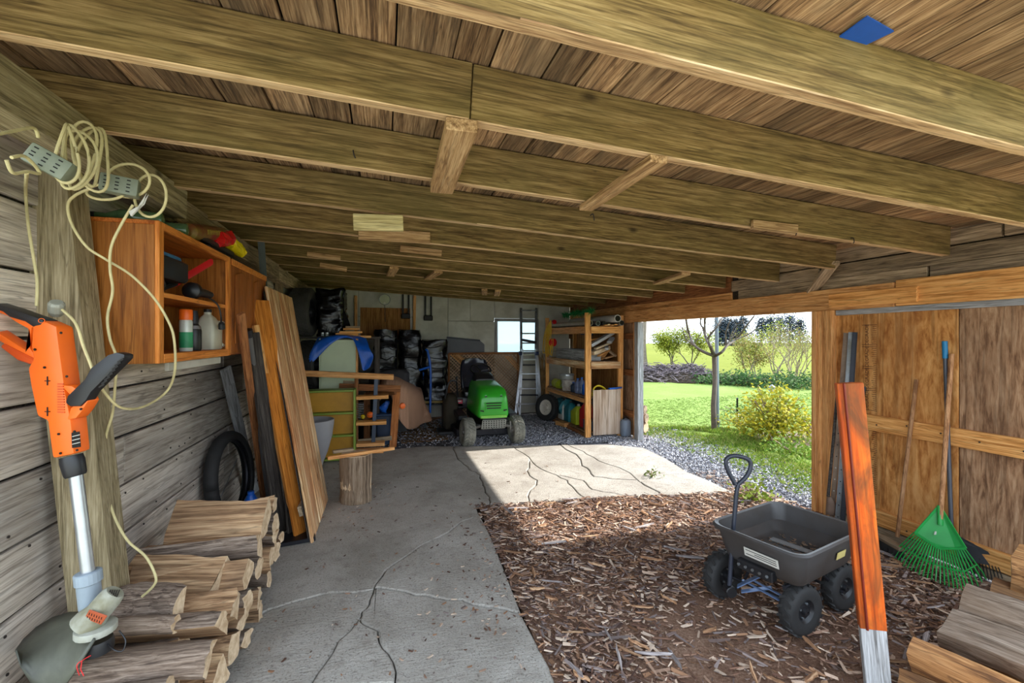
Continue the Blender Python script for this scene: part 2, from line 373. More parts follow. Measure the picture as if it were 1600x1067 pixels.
slab_px = [(875, 1085), (858, 1040), (815, 960), (792, 900), (767, 838), (747, 800), (742, 786), (770, 787), (850, 783), (950, 775), (1060, 772), (1145, 768), (1112, 752), (1075, 737), (1040, 715), (1006, 699), (955, 694), (850, 695), (735, 697), (660, 697)]
slab = [V(p) for p in XY(*slab_px)] + [V((-1.36, 6.5)), V((-1.36, -.6)), V((.86, -.6))]
def frac(pts, k=2, amp=.09):
    pts = [V(p) for p in pts]
    for _ in range(k):
        out = []
        for a, b in zip(pts, pts[1:]):
            d = b - a; out += [a, (a + b) / 2 + V((-d.y, d.x)) * R.uniform(-amp, amp)]
        pts = out + [pts[-1]]
    return pts
def inside(p, poly):
    c = False
    for i in range(len(poly)):
        a, b = poly[i], poly[i - 1]
        if (a.y > p.y) != (b.y > p.y) and p.x < (b.x - a.x) * (p.y - a.y) / (b.y - a.y) + a.x: c = not c
    return c
def nearest(p, poly):
    best = None
    for i in range(len(poly)):
        a, b = poly[i], poly[(i + 1) % len(poly)]; d = b - a
        t = max(.001, min(.999, (p - a).dot(d) / max(d.length_squared, 1e-9))); q = a + d * t; L = (q - p).length
        if best is None or L < best[0]: best = (L, i, t, q)
    return best
def split(poly, path):
    n0, n1 = nearest(path[0], poly), nearest(path[-1], poly)
    pth = [n0[3]] + path[1:-1] + [n1[3]]
    (i, t), (j, u) = n0[1:3], n1[1:3]
    if (i, t) > (j, u): pth.reverse(); i, t, j, u = j, u, i, t
    if i == j: return None
    return [pth[0]] + poly[i + 1:j + 1] + pth[:0:-1], poly[:i + 1] + pth + poly[j + 1:]
cracks = [
 [(709, 697), (715, 717), (733, 733), (750, 742), (754, 757), (762, 773), (765, 787)],
 [(747, 806), (723, 814), (692, 836), (630, 872), (587, 912), (577, 943), (560, 968), (505, 1040), (480, 1085)],
 [(816, 958), (760, 948), (680, 934), (620, 922), (585, 918)],
 [(583, 920), (520, 925), (445, 944), (398, 962), (230, 1004)],
 [(560, 966), (590, 985), (606, 1020), (622, 1085)],
 [(888, 695), (916, 709), (967, 730), (1029, 768), (1034, 773)],
 [(800, 696), (831, 721), (870, 742), (893, 759), (917, 779)],
 [(1080, 738), (1029, 742), (1006, 750), (1000, 752)],
 [(876, 695), (909, 727), (928, 744), (986, 750)],
 [(872, 742), (911, 750), (925, 764), (960, 770), (985, 774)],
 [(826, 718), (823, 735), (839, 750), (827, 784)],
]
pieces = [slab]
for c in cracks:
    path = frac(XY(*c)); mid = path[len(path) // 2]
    for k, pc in enumerate(pieces):
        if inside(mid, pc):
            r = split(pc, path)
            if r: pieces[k:k + 1] = list(r)
            break
def inset(poly, d):
    A = sum(poly[i - 1].x * poly[i].y - poly[i].x * poly[i - 1].y for i in range(len(poly)))
    s = 1 if A > 0 else -1; out = []
    for i in range(len(poly)):
        a, b, c = poly[i - 1], poly[i], poly[(i + 1) % len(poly)]
        n1 = V((-(b - a).y, (b - a).x)); n2 = V((-(c - b).y, (c - b).x))
        n = (n1.normalized() if n1.length > 1e-9 else V((0, 0))) + (n2.normalized() if n2.length > 1e-9 else V((0, 0)))
        out.append(b + (n.normalized() if n.length > 1e-6 else V((0, 0))) * d * s)
    return out
floor = ST('floor')
for pc in pieces:
    A, B = inset(pc, .0045), inset(pc, .014); dz = R.uniform(-.004, .004)
    mb = MB(); mb.loft([[V((p.x, p.y, -.04)) for p in A], [V((p.x, p.y, -.006 + dz)) for p in A], [V((p.x, p.y, dz)) for p in B]])
    o = ob('slab_piece', mb, m_con, floor, M=Matrix())

def in_slab(x, y): return inside(V((x, y)), slab)
def chip_piece(x, y, z, L, W, H, a, tilt, roll):
    M = Matrix.Translation((x, y, z)) @ Matrix.Rotation(a, 4, 'Z') @ Matrix.Rotation(tilt, 4, 'Y') @ Matrix.Rotation(roll, 4, 'X')
    j = lambda: R.uniform(.35, 1)
    q = [(-L * j(), -W * j(), 0), (L * j(), -W * j() * .7, 0), (L * j(), W * j() * .8, 0), (-L * j(), W * j(), 0), (-L * .85, -W * .6, H), (L * .8, -W * .5, H), (L * .85, W * .5, H), (-L * .9, W * .7, H)]
    return [(M @ V(p))[:] for p in q]
CF = [(0, 3, 2, 1), (4, 5, 6, 7), (0, 1, 5, 4), (1, 2, 6, 5), (2, 3, 7, 6), (3, 0, 4, 7)]
chipcols = [hexc(118, 88, 72), hexc(96, 70, 58), hexc(142, 112, 94), hexc(162, 132, 112), hexc(182, 156, 136), hexc(134, 120, 116), hexc(202, 180, 160), hexc(80, 60, 52), hexc(146, 110, 84), hexc(114, 96, 90)]
m_chip = attr_mat('wood_chips', .9)
vs_, fs_, ts_ = [], [], []
n = 0
while n < 21000:
    y = .8 + 3.8 * R.random() ** 1.15; x = R.uniform(.4, 3.81)
    if in_slab(x, y) and not (R.random() < .012) or in_slab(x - .12, y + .05) and in_slab(x, y): continue
    if y > 4.0 and x > 3.3 and R.random() < .7: continue
    if (x - 2.0) ** 2 + (y - 1.75) ** 2 < .5 and R.random() < .62: continue
    big = R.random()
    L = R.uniform(.008, .022) if big < .6 else R.uniform(.02, .045) if big < .93 else R.uniform(.04, .075)
    W = L * R.uniform(.1, .36) if big < .93 else R.uniform(.005, .014)
    z0 = R.uniform(-.015, .012) if not in_slab(x, y) else .006
    o = len(vs_); vs_ += chip_piece(x, y, z0, L, W, R.uniform(.002, .006), R.gauss(-.5, .9), R.gauss(0, .13), R.gauss(0, .25))
    fs_ += [tuple(i + o for i in f) for f in CF]; c = R.choice(chipcols); k = R.uniform(.75, 1.4); ts_ += [tuple(q * k for q in c)] * 6; n += 1
for _ in range(500):                                             # litter on the slab near the bed and by the firewood
    s = R.random()
    p = G(*( (R.gauss(760, 40), R.uniform(790, 1000)) if s < .35 else (R.uniform(400, 900), R.uniform(705, 1060)) if s < .7 else (R.gauss(560, 45), R.gauss(770, 40))))
    if p.y > 6.4 or p.y < 1 or p.x < -.6: continue
    L = R.uniform(.004, .02); o = len(vs_); vs_ += chip_piece(p.x, p.y, .004, L, L * .4, .004, R.uniform(0, 6), 0, 0)
    fs_ += [tuple(i + o for i in f) for f in CF]; c = R.choice(chipcols); ts_ += [c] * 6
o = tinted('wood_chip_litter', vs_, fs_, ts_, m_chip)
tag(o, 'deep bed of brown wood chips and splinters covering the ground before the slab', 'wood chips')
# the larger splinters, one by one
w_chip = wood('splinter_wood', hexc(92, 62, 44), hexc(150, 112, 82), hexc(196, 162, 128), var=.4, knots=False)
w_chipg = wood('grey_splinter_wood', hexc(110, 98, 94), hexc(150, 140, 138), hexc(186, 178, 176), var=.3, knots=False)
protos = []
for k in range(8):
    L, W = R.uniform(.05, .11), R.uniform(.008, .018); mb = MB(); n = 5; secs = []
    for i in range(n + 1):
        u = i / n; ww = W * (1 - .75 * abs(2 * u - 1) ** 2.5) * R.uniform(.8, 1.15); yy = R.gauss(0, .003)
        secs.append([V((L * (2 * u - 1), yy - ww, 0)), V((L * (2 * u - 1), yy + ww * .8, .002)), V((L * (2 * u - 1), yy + ww * .4, .011)), V((L * (2 * u - 1), yy - ww * .7, .009))])
    mb.loft(secs); o = ob('wood_splinter', mb, w_chipg if k in (2, 5) else w_chip, M=Matrix.Translation((0, 0, .012)))
    tag(o, 'long loose splinter of wood lying on the chip bed', 'splinter', 'larger splinters on the chip bed'); protos.append(o)
spl = []
while len(spl) < 190:
    y = .95 + 3.2 * R.random() ** 1.5; x = R.uniform(.5, 3.7)
    if in_slab(x, y) or in_slab(x - .1, y): continue
    M = Matrix.Translation((x, y, .012)) @ Matrix.Rotation(R.gauss(-.45, .8), 4, 'Z') @ Matrix.Rotation(R.gauss(0, .06), 4, 'Y')
    k = len(spl)
    if k < 8: o = protos[k]
    else: o = protos[k % 8].copy(); C.objects.link(o)
    o.matrix_basis = M @ Matrix.Scale(R.uniform(.6, 1.1), 4); spl.append(o)

def stones(name, region, count, cols, s0, s1, zz, label, cat):
    vv, ff, tt = [], [], []
    while count:
        p = region()
        if p is None: continue
        s = R.uniform(s0, s1); o = len(vv); a = R.uniform(0, 6)
        for q in ((1, 0, 0), (-.3, 1, 0), (-1, 1.1, 0), (.2, -1, 0), (.1, .2, .7), (0, 0, -.5)):
            x, y, z = [w * s * R.uniform(.7, 1.2) for w in q]
            vv.append((p[0] + x * math.cos(a) - y * math.sin(a), p[1] + x * math.sin(a) + y * math.cos(a), zz + z))
        ff += [tuple(i + o for i in f) for f in ((0, 1, 4), (1, 2, 4), (2, 3, 4), (3, 0, 4), (1, 0, 5), (2, 1, 5), (3, 2, 5), (0, 3, 5))]
        c = R.choice(cols); k = R.uniform(.8, 1.15); tt += [tuple(w * k for w in c)] * 8; count -= 1
    return tag(tinted(name, vv, ff, tt, m_stone), label, cat)
m_stone = attr_mat('gravel_stones', .85)
gcols = [hexc(124, 124, 132), hexc(144, 144, 152), hexc(170, 170, 176), hexc(98, 98, 106), hexc(200, 200, 204), hexc(130, 126, 124)]
def reg_back():
    x, y = R.uniform(-.3, 3.85), R.uniform(6.4, 9.1)
    if in_slab(x, y): return None
    if x < 1.0 and y > 6.75 and R.random() < .8: return None
    return x, y
stones('gravel', reg_back, 16000, gcols, .008, .018, -.016, 'loose grey gravel spread along the back of the shed', 'gravel')
def reg_out():
    y = R.uniform(2.4, 7.2); x = R.uniform(3.3, 5.2 + .15 * max(0, 6 - y))
    if in_slab(x, y) or x > 4.0 and R.random() < (x - 4.0) / 1.1: return None
    if x < 3.86 and y < 3.9: return None
    return x, y
stones('gravel', reg_out, 11000, gcols, .009, .02, -.02, 'strip of grey gravel outside the opening beside the slab', 'gravel')

def blades(name, region, count, h0, h1, cols, label, mat, z=-.06, w=.006):
    vv, ff, tt = [], [], []
    while count:
        p = region()
        if p is None: continue
        c = R.choice(cols)
        for _ in range(4):
            a = R.uniform(0, 2 * PI); h = R.uniform(h0, h1); l = h * R.uniform(.2, .9); x, y = p[0] + R.gauss(0, .02), p[1] + R.gauss(0, .02)
            ca, sa = math.cos(a), math.sin(a); o = len(vv)
            vv += [(x - sa * w, y + ca * w, z), (x + sa * w, y - ca * w, z), (x + ca * l * .4 + sa * w * .7, y + sa * l * .4 - ca * w * .7, z + h * .65), (x + ca * l, y + sa * l, z + h)]
            ff += [(o, o + 1, o + 2), (o, o + 2, o + 3)]; k = R.uniform(.8, 1.2); tt += [tuple(q * k for q in c)] * 2
        count -= 1
    o = tinted(name, vv, ff, tt, mat); return tag(o, label, 'grass')
m_leaf = attr_mat('leaf_blades', .7, 0, .35)
gr = [hexc(104, 132, 40), hexc(122, 146, 56), hexc(88, 118, 36), hexc(136, 152, 68), hexc(142, 146, 80)]
def reg_grass():
    y = R.uniform(2.2, 7.6); x = R.uniform(3.95, 9.0)
    if not inside(V((x, y)), [V(q) for q in ROUGH]): return None
    if y < 6.6 and R.random() > min(1, max(0.0, (x - 4.0) / 1.0)) ** 1.2: return None
    if (x - 6.75) ** 2 / 1.1 + (y - 5.75) ** 2 / .5 < 1 and R.random() < .8: return None
    if noise.noise(V((x * 1.4, y * 1.4, 3))) < -.36: return None
    return x, y
blades('rough_grass', reg_grass, 15000, .03, .085, gr, 'rough green grass growing between the gravel and the mown lawn', m_leaf)
def reg_lawn():
    y = 4.8 + 6 * R.random() ** 1.2; x = R.uniform(4.2, 17)
    if inside(V((x, y)), [V(q) for q in ROUGH]): return None
    return (x, y) if 4.2 + (y - 7.4) * .3 < x < 9 + (y - 5) * .75 else None
blades('lawn_grass', reg_lawn, 7000, .008, .02, [hexc(108, 130, 60), hexc(114, 134, 66), hexc(118, 136, 72)], 'pale green mown lawn stretching to the brush pile', m_leaf, -.07, .01)

# ------------------------------------------------------------------ left wall, posts and plate
WLX = -1.38
wl = ST('wall_left')
k = 0
for i in range(10):
    z0 = -.02 + .27 * i; y = 1.9
    if i in (3,): z0 -= .0
    while y < 9.3:
        L = R.uniform(2.2, 3.4) if y > 1.95 else R.uniform(.7, 3.2); y1 = min(y + L, 9.3)
        if 9.3 - y1 < .5: y1 = 9.3
        dx = R.uniform(-.006, .006)
        bar('plank', (WLX - .015 + dx, y + .003, z0 + .132), (WLX - .015 + R.uniform(-.006, .006), y1 - .003, z0 + .132 + R.uniform(-.004, .004)), .026, .256, w_wall, wl, bevel=.003)
        y = y1
ob('wall_backing', MB().box(WLX - .07, WLX - .035, 1.9, 9.4, -.1, 2.75), w_dark, wl)
ob('wall_sheet', MB().box(WLX + .002, WLX + .012, 6.6, 9.18, 1.2, 2.5), con_grey, wl, bevel=.003)
nm = MB()
for k in range(110):
    y = 1.95 + 4.6 * R.random(); z = .27 * R.randint(0, 7) + R.choice((.03, .05, .2, .22)); nm.lathe([(.006, 0), (.006, .004)], (WLX + .002, y, z), (1, 0, 0), 6)
ob('nail_heads', nm, plain('rusty_nail', hexc(44, 36, 32), .7), wl, kind='stuff')
# leaning post
a, b = V((-1.155, 2.40, 0)), V((-1.36, 2.40, 2.5))
post = ob('post', MB().prism([(-1.245, 2.36, -.02), (-1.085, 2.36, -.02), (-1.085, 2.50, -.02), (-1.245, 2.50, -.02)], V((-.215, -.02, 2.5))), w_post, M=Matrix()); 
post.data.transform(Matrix.Translation((1.2, -2.4, 0))); 
post.matrix_basis = Matrix.Translation((-1.2, 2.4, 0)); 
w_postz = wood('post_wood_upright', hexc(100, 88, 64), hexc(146, 132, 102), hexc(176, 162, 132), axis=2, stain=hexc(96, 84, 60), stain_amt=.5, var=.05)
post.data.materials[0] = w_postz
post.name = 'wall_post'; post['kind'] = 'structure'
pl = ST('trim_plate')
bar('plate_beam', (-1.19, 1.0, 2.385), (-1.19, 3.12, 2.385), .13, .165, w_post, pl, wob=.008)
bar('plate_beam', (-1.27, 3.2, 2.385), (-1.27, 6.0, 2.385), .13, .17, w_old, pl, wob=.008)
bar('plate_beam', (-1.3, 6.0, 2.385), (-1.3, 9.1, 2.385), .12, .17, w_old, pl)
bar('wall_stud', (-1.32, 6.55, 0), (-1.32, 6.55, 2.3), .09, .05, w_old, pl, up=(0, 1, 0))
# ------------------------------------------------------------------ ceiling: rafters, roof boards, braces
def zr(X): return 2.38 - .055 * X
def rise(y): return max(0, y - 4) * .014
ce = ST('ceiling')
RY = [.80, 1.07, 1.60, 2.25, 2.97, 3.73, 4.48, 5.23, 5.98, 6.73, 7.48, 8.23, 8.95]
RH, RW = .20, .052
def rafter(y, x0, x1, dz=0):
    n0, n1 = V((x0, y, zr(x0) + RH / 2 + dz + rise(y))), V((x1, y, zr(x1) + RH / 2 + dz + rise(y)))
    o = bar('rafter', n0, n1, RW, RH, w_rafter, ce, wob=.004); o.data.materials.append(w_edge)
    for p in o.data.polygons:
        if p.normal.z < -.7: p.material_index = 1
    return o
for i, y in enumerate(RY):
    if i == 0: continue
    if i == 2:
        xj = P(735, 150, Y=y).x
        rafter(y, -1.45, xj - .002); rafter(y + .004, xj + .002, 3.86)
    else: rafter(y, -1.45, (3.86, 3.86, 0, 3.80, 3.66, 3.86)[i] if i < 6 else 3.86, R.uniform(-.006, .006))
nrm = V((.055, 0, 1)).normalized()
x = -1.62
while x < 4.05:
    w = R.uniform(.13, .21); xc = x + w / 2; y = -.1 + R.choice((0, -.3)); cuts = [RY[j] for j in R.sample(range(2, 12), 3)]; cuts.sort()
    ys = [.70] + [c for k, c in enumerate(cuts) if k == 0 or c - cuts[k - 1] > 1] + [9.3]
    for y0, y1 in zip(ys, ys[1:]):
        z = zr(xc) + RH + .014 + R.uniform(0, .006)
        bar('roof_board', (xc, y0 + .003, z + rise(y0)), (xc + R.uniform(-.006, .006), y1 - .003, z + rise(y1)), w - R.uniform(.003, .012), .022, w_roof, ce, up=nrm, bevel=.002)
    x += w
mb = MB(); mb.prism([(-1.75, .66, zr(-1.75) + RH + .05), (4.2, .66, zr(4.2) + RH + .05), (4.2, 9.5, zr(4.2) + RH + .14), (-1.75, 9.5, zr(-1.75) + RH + .14)], (0, 0, .03))
ob('roof_leak_cover', mb, dark_met, ce)  # unseen cover added over the boards to stop light leaks
q = P(1352, 50, Z=zr(1.6) + RH + .005)
mb = MB(); mb.prism([(q.x - .06, q.y - .05, q.z), (q.x + .07, q.y - .03, q.z - .006), (q.x + .05, q.y + .07, q.z - .004), (q.x - .05, q.y + .05, q.z)], (0, 0, .004)); ob('tarp_scrap', mb, blue_pl, ce)
def under(px0, px1, y0, y1, w, h=.03, m=w_brace):
    a, b = P(*px0, Y=y0), P(*px1, Y=y1)
    a.z = zr(a.x) - h / 2 - .003 + rise(y0); b.z = zr(b.x) - h / 2 - .003 + rise(y1)
    return bar('brace_board', a, b, w, h, m, ce)
under((722, 195), (690, 308), RY[2] - .03, RY[3] + .03, .11, .045)
under((1030, 262), (915, 345), RY[2] - .03, RY[3] + .03, .075)
under((1072, 433), (1026, 445), RY[5], RY[6], .09)
under((616, 410), (610, 425), RY[7], RY[8], .1); under((685, 426), (668, 435), RY[7], RY[8], .1)
under((757, 440), (757, 455), RY[9], RY[10], .09); under((778, 440), (776, 457), RY[9], RY[10], .09)
bar('brace_board', P(1303, 410, Y=RY[4] - .03), P(1262, 465, Y=3.45), .09, .03, w_old, ce)
def cleat(px0, px1, y, w, m=w_brace):
    bar('cleat', P(*px0, Y=y - RW / 2 - .016), P(*px1, Y=y - RW / 2 - .016), .026, w, m, ce)
w_cleat = wood('pale_cleat_wood', hexc(150, 134, 88), hexc(190, 174, 124), hexc(212, 198, 150), var=.1)
cleat((552, 347), (630, 349), RY[4], .1, w_cleat); cleat((1175, 350), (1245, 358), RY[3], .05); cleat((560, 365), (672, 372), RY[5], .09)
cleat((480, 397), (532, 403), RY[6], .04); cleat((500, 414), (542, 421), RY[7], .05); cleat((625, 388), (690, 396), RY[6], .06)
m_nail = bpy.data.materials['rusty_nail']
for (x, y, Y) in ((552, 240, RY[3]), (960, 297, RY[3]), (925, 338, RY[3]), (1240, 362, RY[3]), (700, 284, RY[3]), (1330, 375, RY[3])):
    c = P(x, y, Y=Y - .03); hk = MB(); hk.tube(sm_path([c + V((0, .02, .01)), c + V((0, -.012, .01)), c + V((.004, -.016, -.012)), c + V((.01, -.006, -.022))], 3), .003, 5); ob('bent_nail', hk, m_nail, ce)
# ------------------------------------------------------------------ right wall with its opening
wr = ST('wall_right')
w_ply = wood('plywood_face', hexc(150, 92, 42), hexc(192, 134, 74), hexc(212, 160, 100), axis=2, grain=4.5, stretch=.28, rough=.7, bmp=.12, var=.1, stain=hexc(150, 92, 52), stain_amt=.35)
w_ply2 = wood('aged_plywood_face', hexc(104, 74, 52), hexc(150, 114, 84), hexc(180, 146, 114), axis=2, grain=8, stretch=.16, rough=.8, bmp=.3, var=.08, stain=hexc(92, 66, 48), stain_amt=.5)
for y0, y1, m, dx in ((2.222, 3.14, w_ply, 0), (1.1, 2.216, w_ply2, .004)):
    ob('plywood_panel', MB().box(3.87 + dx, 3.884 + dx, y0, y1, .05, 1.97), m, wr, bevel=.002)
bar('wall_batten', (3.85, 3.10, .903), (3.85, 1.1, .903), .04, .125, w_pine, wr); bar('wall_batten', (3.85, 3.10, .145), (3.85, 1.1, .145), .04, .125, w_pine, wr)
bar('wall_batten', (3.86, 3.10, .04), (3.86, 1.1, .04), .05, .07, w_old, wr)
bar('wall_strip', (3.86, 3.10, 1.815), (3.86, 1.1, 1.83), .03, .045, w_grey, wr)
ob('wall_backing', MB().box(3.9, 3.93, 1.1, 3.14, 0, 2.0), w_dark, wr)
for k in range(4): bar('door_post', (3.86 + (.0, .004, -.006, 0)[k], 3.135 + k * .047, -.03), (3.86, 3.135 + k * .047, 1.84), .09 if k < 3 else .12, .045, w_stud, wr, up=(0, 1, 0))
bar('door_post', (3.87, 6.37, -.03), (3.87, 6.37, 1.84), .10, .11, w_grey, wr, up=(0, 1, 0)); bar('door_post', (3.88, 6.47, -.03), (3.88, 6.47, 1.84), .05, .08, w_stud, wr, up=(0, 1, 0))
bar('header_beam', (3.86, 6.9, 1.935), (3.86, 2.62, 1.935), .05, .19, w_stud, wr); bar('header_beam', (3.87, 2.61, 1.945), (3.87, .7, 1.945), .05, .2, w_pine, wr)
bar('header_beam', (3.835, 3.15, 1.925), (3.835, 2.45, 1.925), .022, .12, w_pine, wr)
for z, segs in ((2.07, ((4.3, 2.42), (2.4, .7))), (2.19, ((4.4, 3.3), (3.28, 1.3), (1.28, .7))), (2.32, ((4.3, 2.0), (1.98, .7))), (2.44, ((4.4, .7),))):
    for y0, y1 in segs: bar('fascia_board', (3.9 + R.uniform(-.008, .008), y0, z), (3.9 + R.uniform(-.008, .008), y1, z), .03, .118, w_old, wr)
ob('fascia_leak_stop', MB().box(3.925, 3.95, .7, 9.2, 2.0, 2.62), w_dark, wr)  # added behind the fascia to block daylight between its boards
for z in (2.06, 2.18, 2.30, 2.42): bar('fascia_board', (3.91, 9.2, z), (3.91, 4.42, z), .03, .118, w_brown if z > 2.1 else w_stud, wr)
for k in range(4): ob('plywood_panel', MB().box(3.9, 3.915, 6.52 + k * .67, 7.18 + k * .67, 0, 2.02), w_brownz if 'w_brownz' in globals() else w_ply2, wr, bevel=.002)
for z in (.35, 1.02, 1.62): bar('wall_batten', (3.88, 6.52, z), (3.88, 9.18, z), .04, .1, w_brown, wr)
nm = MB()
for k in range(9):
    for z in (.145, .903):
        nm.lathe([(.006, 0), (.006, .004)], (3.830, 1.2 + k * .22, z + R.uniform(-.03, .03)), (-1, 0, 0), 6)
ob('nail_heads', nm, m_nail, wr, kind='stuff')
# mill stamps printed on the plywood
def text(body, size, M, mat, parent, name='stamp_lettering'):
    cu = bpy.data.curves.new(name, 'FONT'); cu.body = body; cu.size = size; cu.extrude = .0004; cu.align_x = 'CENTER'; cu.align_y = 'CENTER'; cu.materials.append(mat)
    o = bpy.data.objects.new(name, cu); return place(o, M, parent)
ink = plain('stamp_ink', hexc(84, 44, 22), .8)
FACE_R = Matrix(((0, 0, -1, 0), (-1, 0, 0, 0), (0, 1, 0, 0), (0, 0, 0, 1)))   # text facing the room from the right wall, reading towards the camera
for z in (.40, .58, .76, 1.08, 1.26, 1.44, 1.62):
    M = Matrix.Translation((3.8685, 2.845, z)) @ FACE_R @ Matrix.Rotation(PI / 2, 4, 'Z')
    text('DEGRADE', .039, M, ink, wr)
    mb = MB()
    for s in (-.082, .082):
        mb.box(3.868, 3.8695, 2.765, 2.885, z + s - .002, z + s + .002)
    for k in range(9): mb.box(3.868, 3.8695, 2.77, 2.79 + R.uniform(0, .02), z - .07 + k * .017, z - .066 + k * .017)
    ob('stamp_mark', mb, ink, wr)
# ------------------------------------------------------------------ back wall
BY = 9.2
wb = ST('wall_back')
def bx(px): return P(px, 500, Y=BY).x
def bz(px, py): return P(px, py, Y=BY).z
xw0, xw1, zw0, zw1 = bx(775), bx(839), bz(806, 552), bz(806, 500)
ob('wall_backing', MB().box(-1.5, xw0 - .04, BY + .04, BY + .07, -.1, 2.9).box(xw1 + .04, 3.95, BY + .04, BY + .07, -.1, 2.9).box(xw0 - .04, xw1 + .04, BY + .04, BY + .07, -.1, zw0 - .04).box(xw0 - .04, xw1 + .04, BY + .04, BY + .07, zw1 + .04, 2.9), w_dark, wb)
def sheet(x0, x1, z0, z1, m=con_grey, d=0): return ob('wall_sheet', MB().box(x0 + .003, x1 - .003, BY + d, BY + .03, z0 + .003, z1 - .003), m, wb, bevel=.003)
xa, xb, xc = bx(560), bx(645), bx(700)
sheet(-1.5, xa, 0, 1.25); sheet(-1.5, xa, 1.25, 2.75); sheet(xa, xc, 0, 1.25); sheet(xa, xb, 1.25, 2.0); sheet(xa, xb, 2.0, 2.75); sheet(xb, xc, 1.25, 2.75)
sheet(xc, bx(735), 1.93, 2.75); sheet(bx(735), xw0 - .03, 1.93, 2.75, d=.006); sheet(xc, xw0 - .03, 1.25, 1.93, d=-.006); sheet(xc, xw0 - .03, 0, 1.25, m=w_dark)  # last sheet is dark to stand for the shade behind the lattice
sheet(xw0 - .03, xw1 + .03, zw1 + .03, 2.75); sheet(xw0 - .03, xw1 + .03, 0, zw0 - .03); sheet(xw1 + .03, 3.9, 0, 1.3); sheet(xw1 + .03, 3.9, 1.3, 2.75)
bar('wall_stud', P(557, 640, Y=BY - .03), P(556, 462, Y=BY - .03), .05, .10, w_stud, wb, up=(0, 1, 0)); bar('wall_stud', P(646, 560, Y=BY - .03), P(648, 462, Y=BY - .03), .05, .11, w_stud, wb, up=(0, 1, 0))
w_osb = wood('particle_board', hexc(92, 56, 26), hexc(140, 94, 48), hexc(168, 120, 70), axis=2, var=.05, knots=False)
ob('particle_panel', MB().box(bx(563), bx(641), BY - .02, BY - .004, bz(600, 530), bz(600, 481)), w_osb, wb, bevel=.002)
# window with a frosted pane
wi = ST('window_1')
m_glass, t, b = mat_base('frosted_window_pane')
tr = N(t, 'ShaderNodeBsdfTranslucent'); tr.inputs[0].default_value = (.78, .9, 1, 1); ms = N(t, 'ShaderNodeMixShader'); ms.inputs[0].default_value = .25
b.inputs['Roughness'].default_value = .25; b.inputs['Base Color'].default_value = (.6, .75, .85, 1)
tp = N(t, 'ShaderNodeBsdfTransparent'); m2 = N(t, 'ShaderNodeMixShader'); m2.inputs[0].default_value = .25
t.links.new(tr.outputs[0], ms.inputs[1]); t.links.new(b.outputs[0], ms.inputs[2]); t.links.new(ms.outputs[0], m2.inputs[1]); t.links.new(tp.outputs[0], m2.inputs[2]); t.links.new(m2.outputs[0], t.nodes['Material Output'].inputs[0])
ob('pane', MB().box(xw0, xw1, BY + .01, BY + .014, zw0, zw1), m_glass, wi)
for a, b_ in (((xw0, zw0), (xw1, zw0)), ((xw0, zw1), (xw1, zw1)), ((xw0, zw0 - .03), (xw0, zw1 + .03)), ((xw1, zw0 - .03), (xw1, zw1 + .03))):
    bar('window_frame', (a[0], BY - .005, a[1]), (b_[0], BY - .005, b_[1]), .06, .05, w_grey, wi, up=(0, 1, 0))
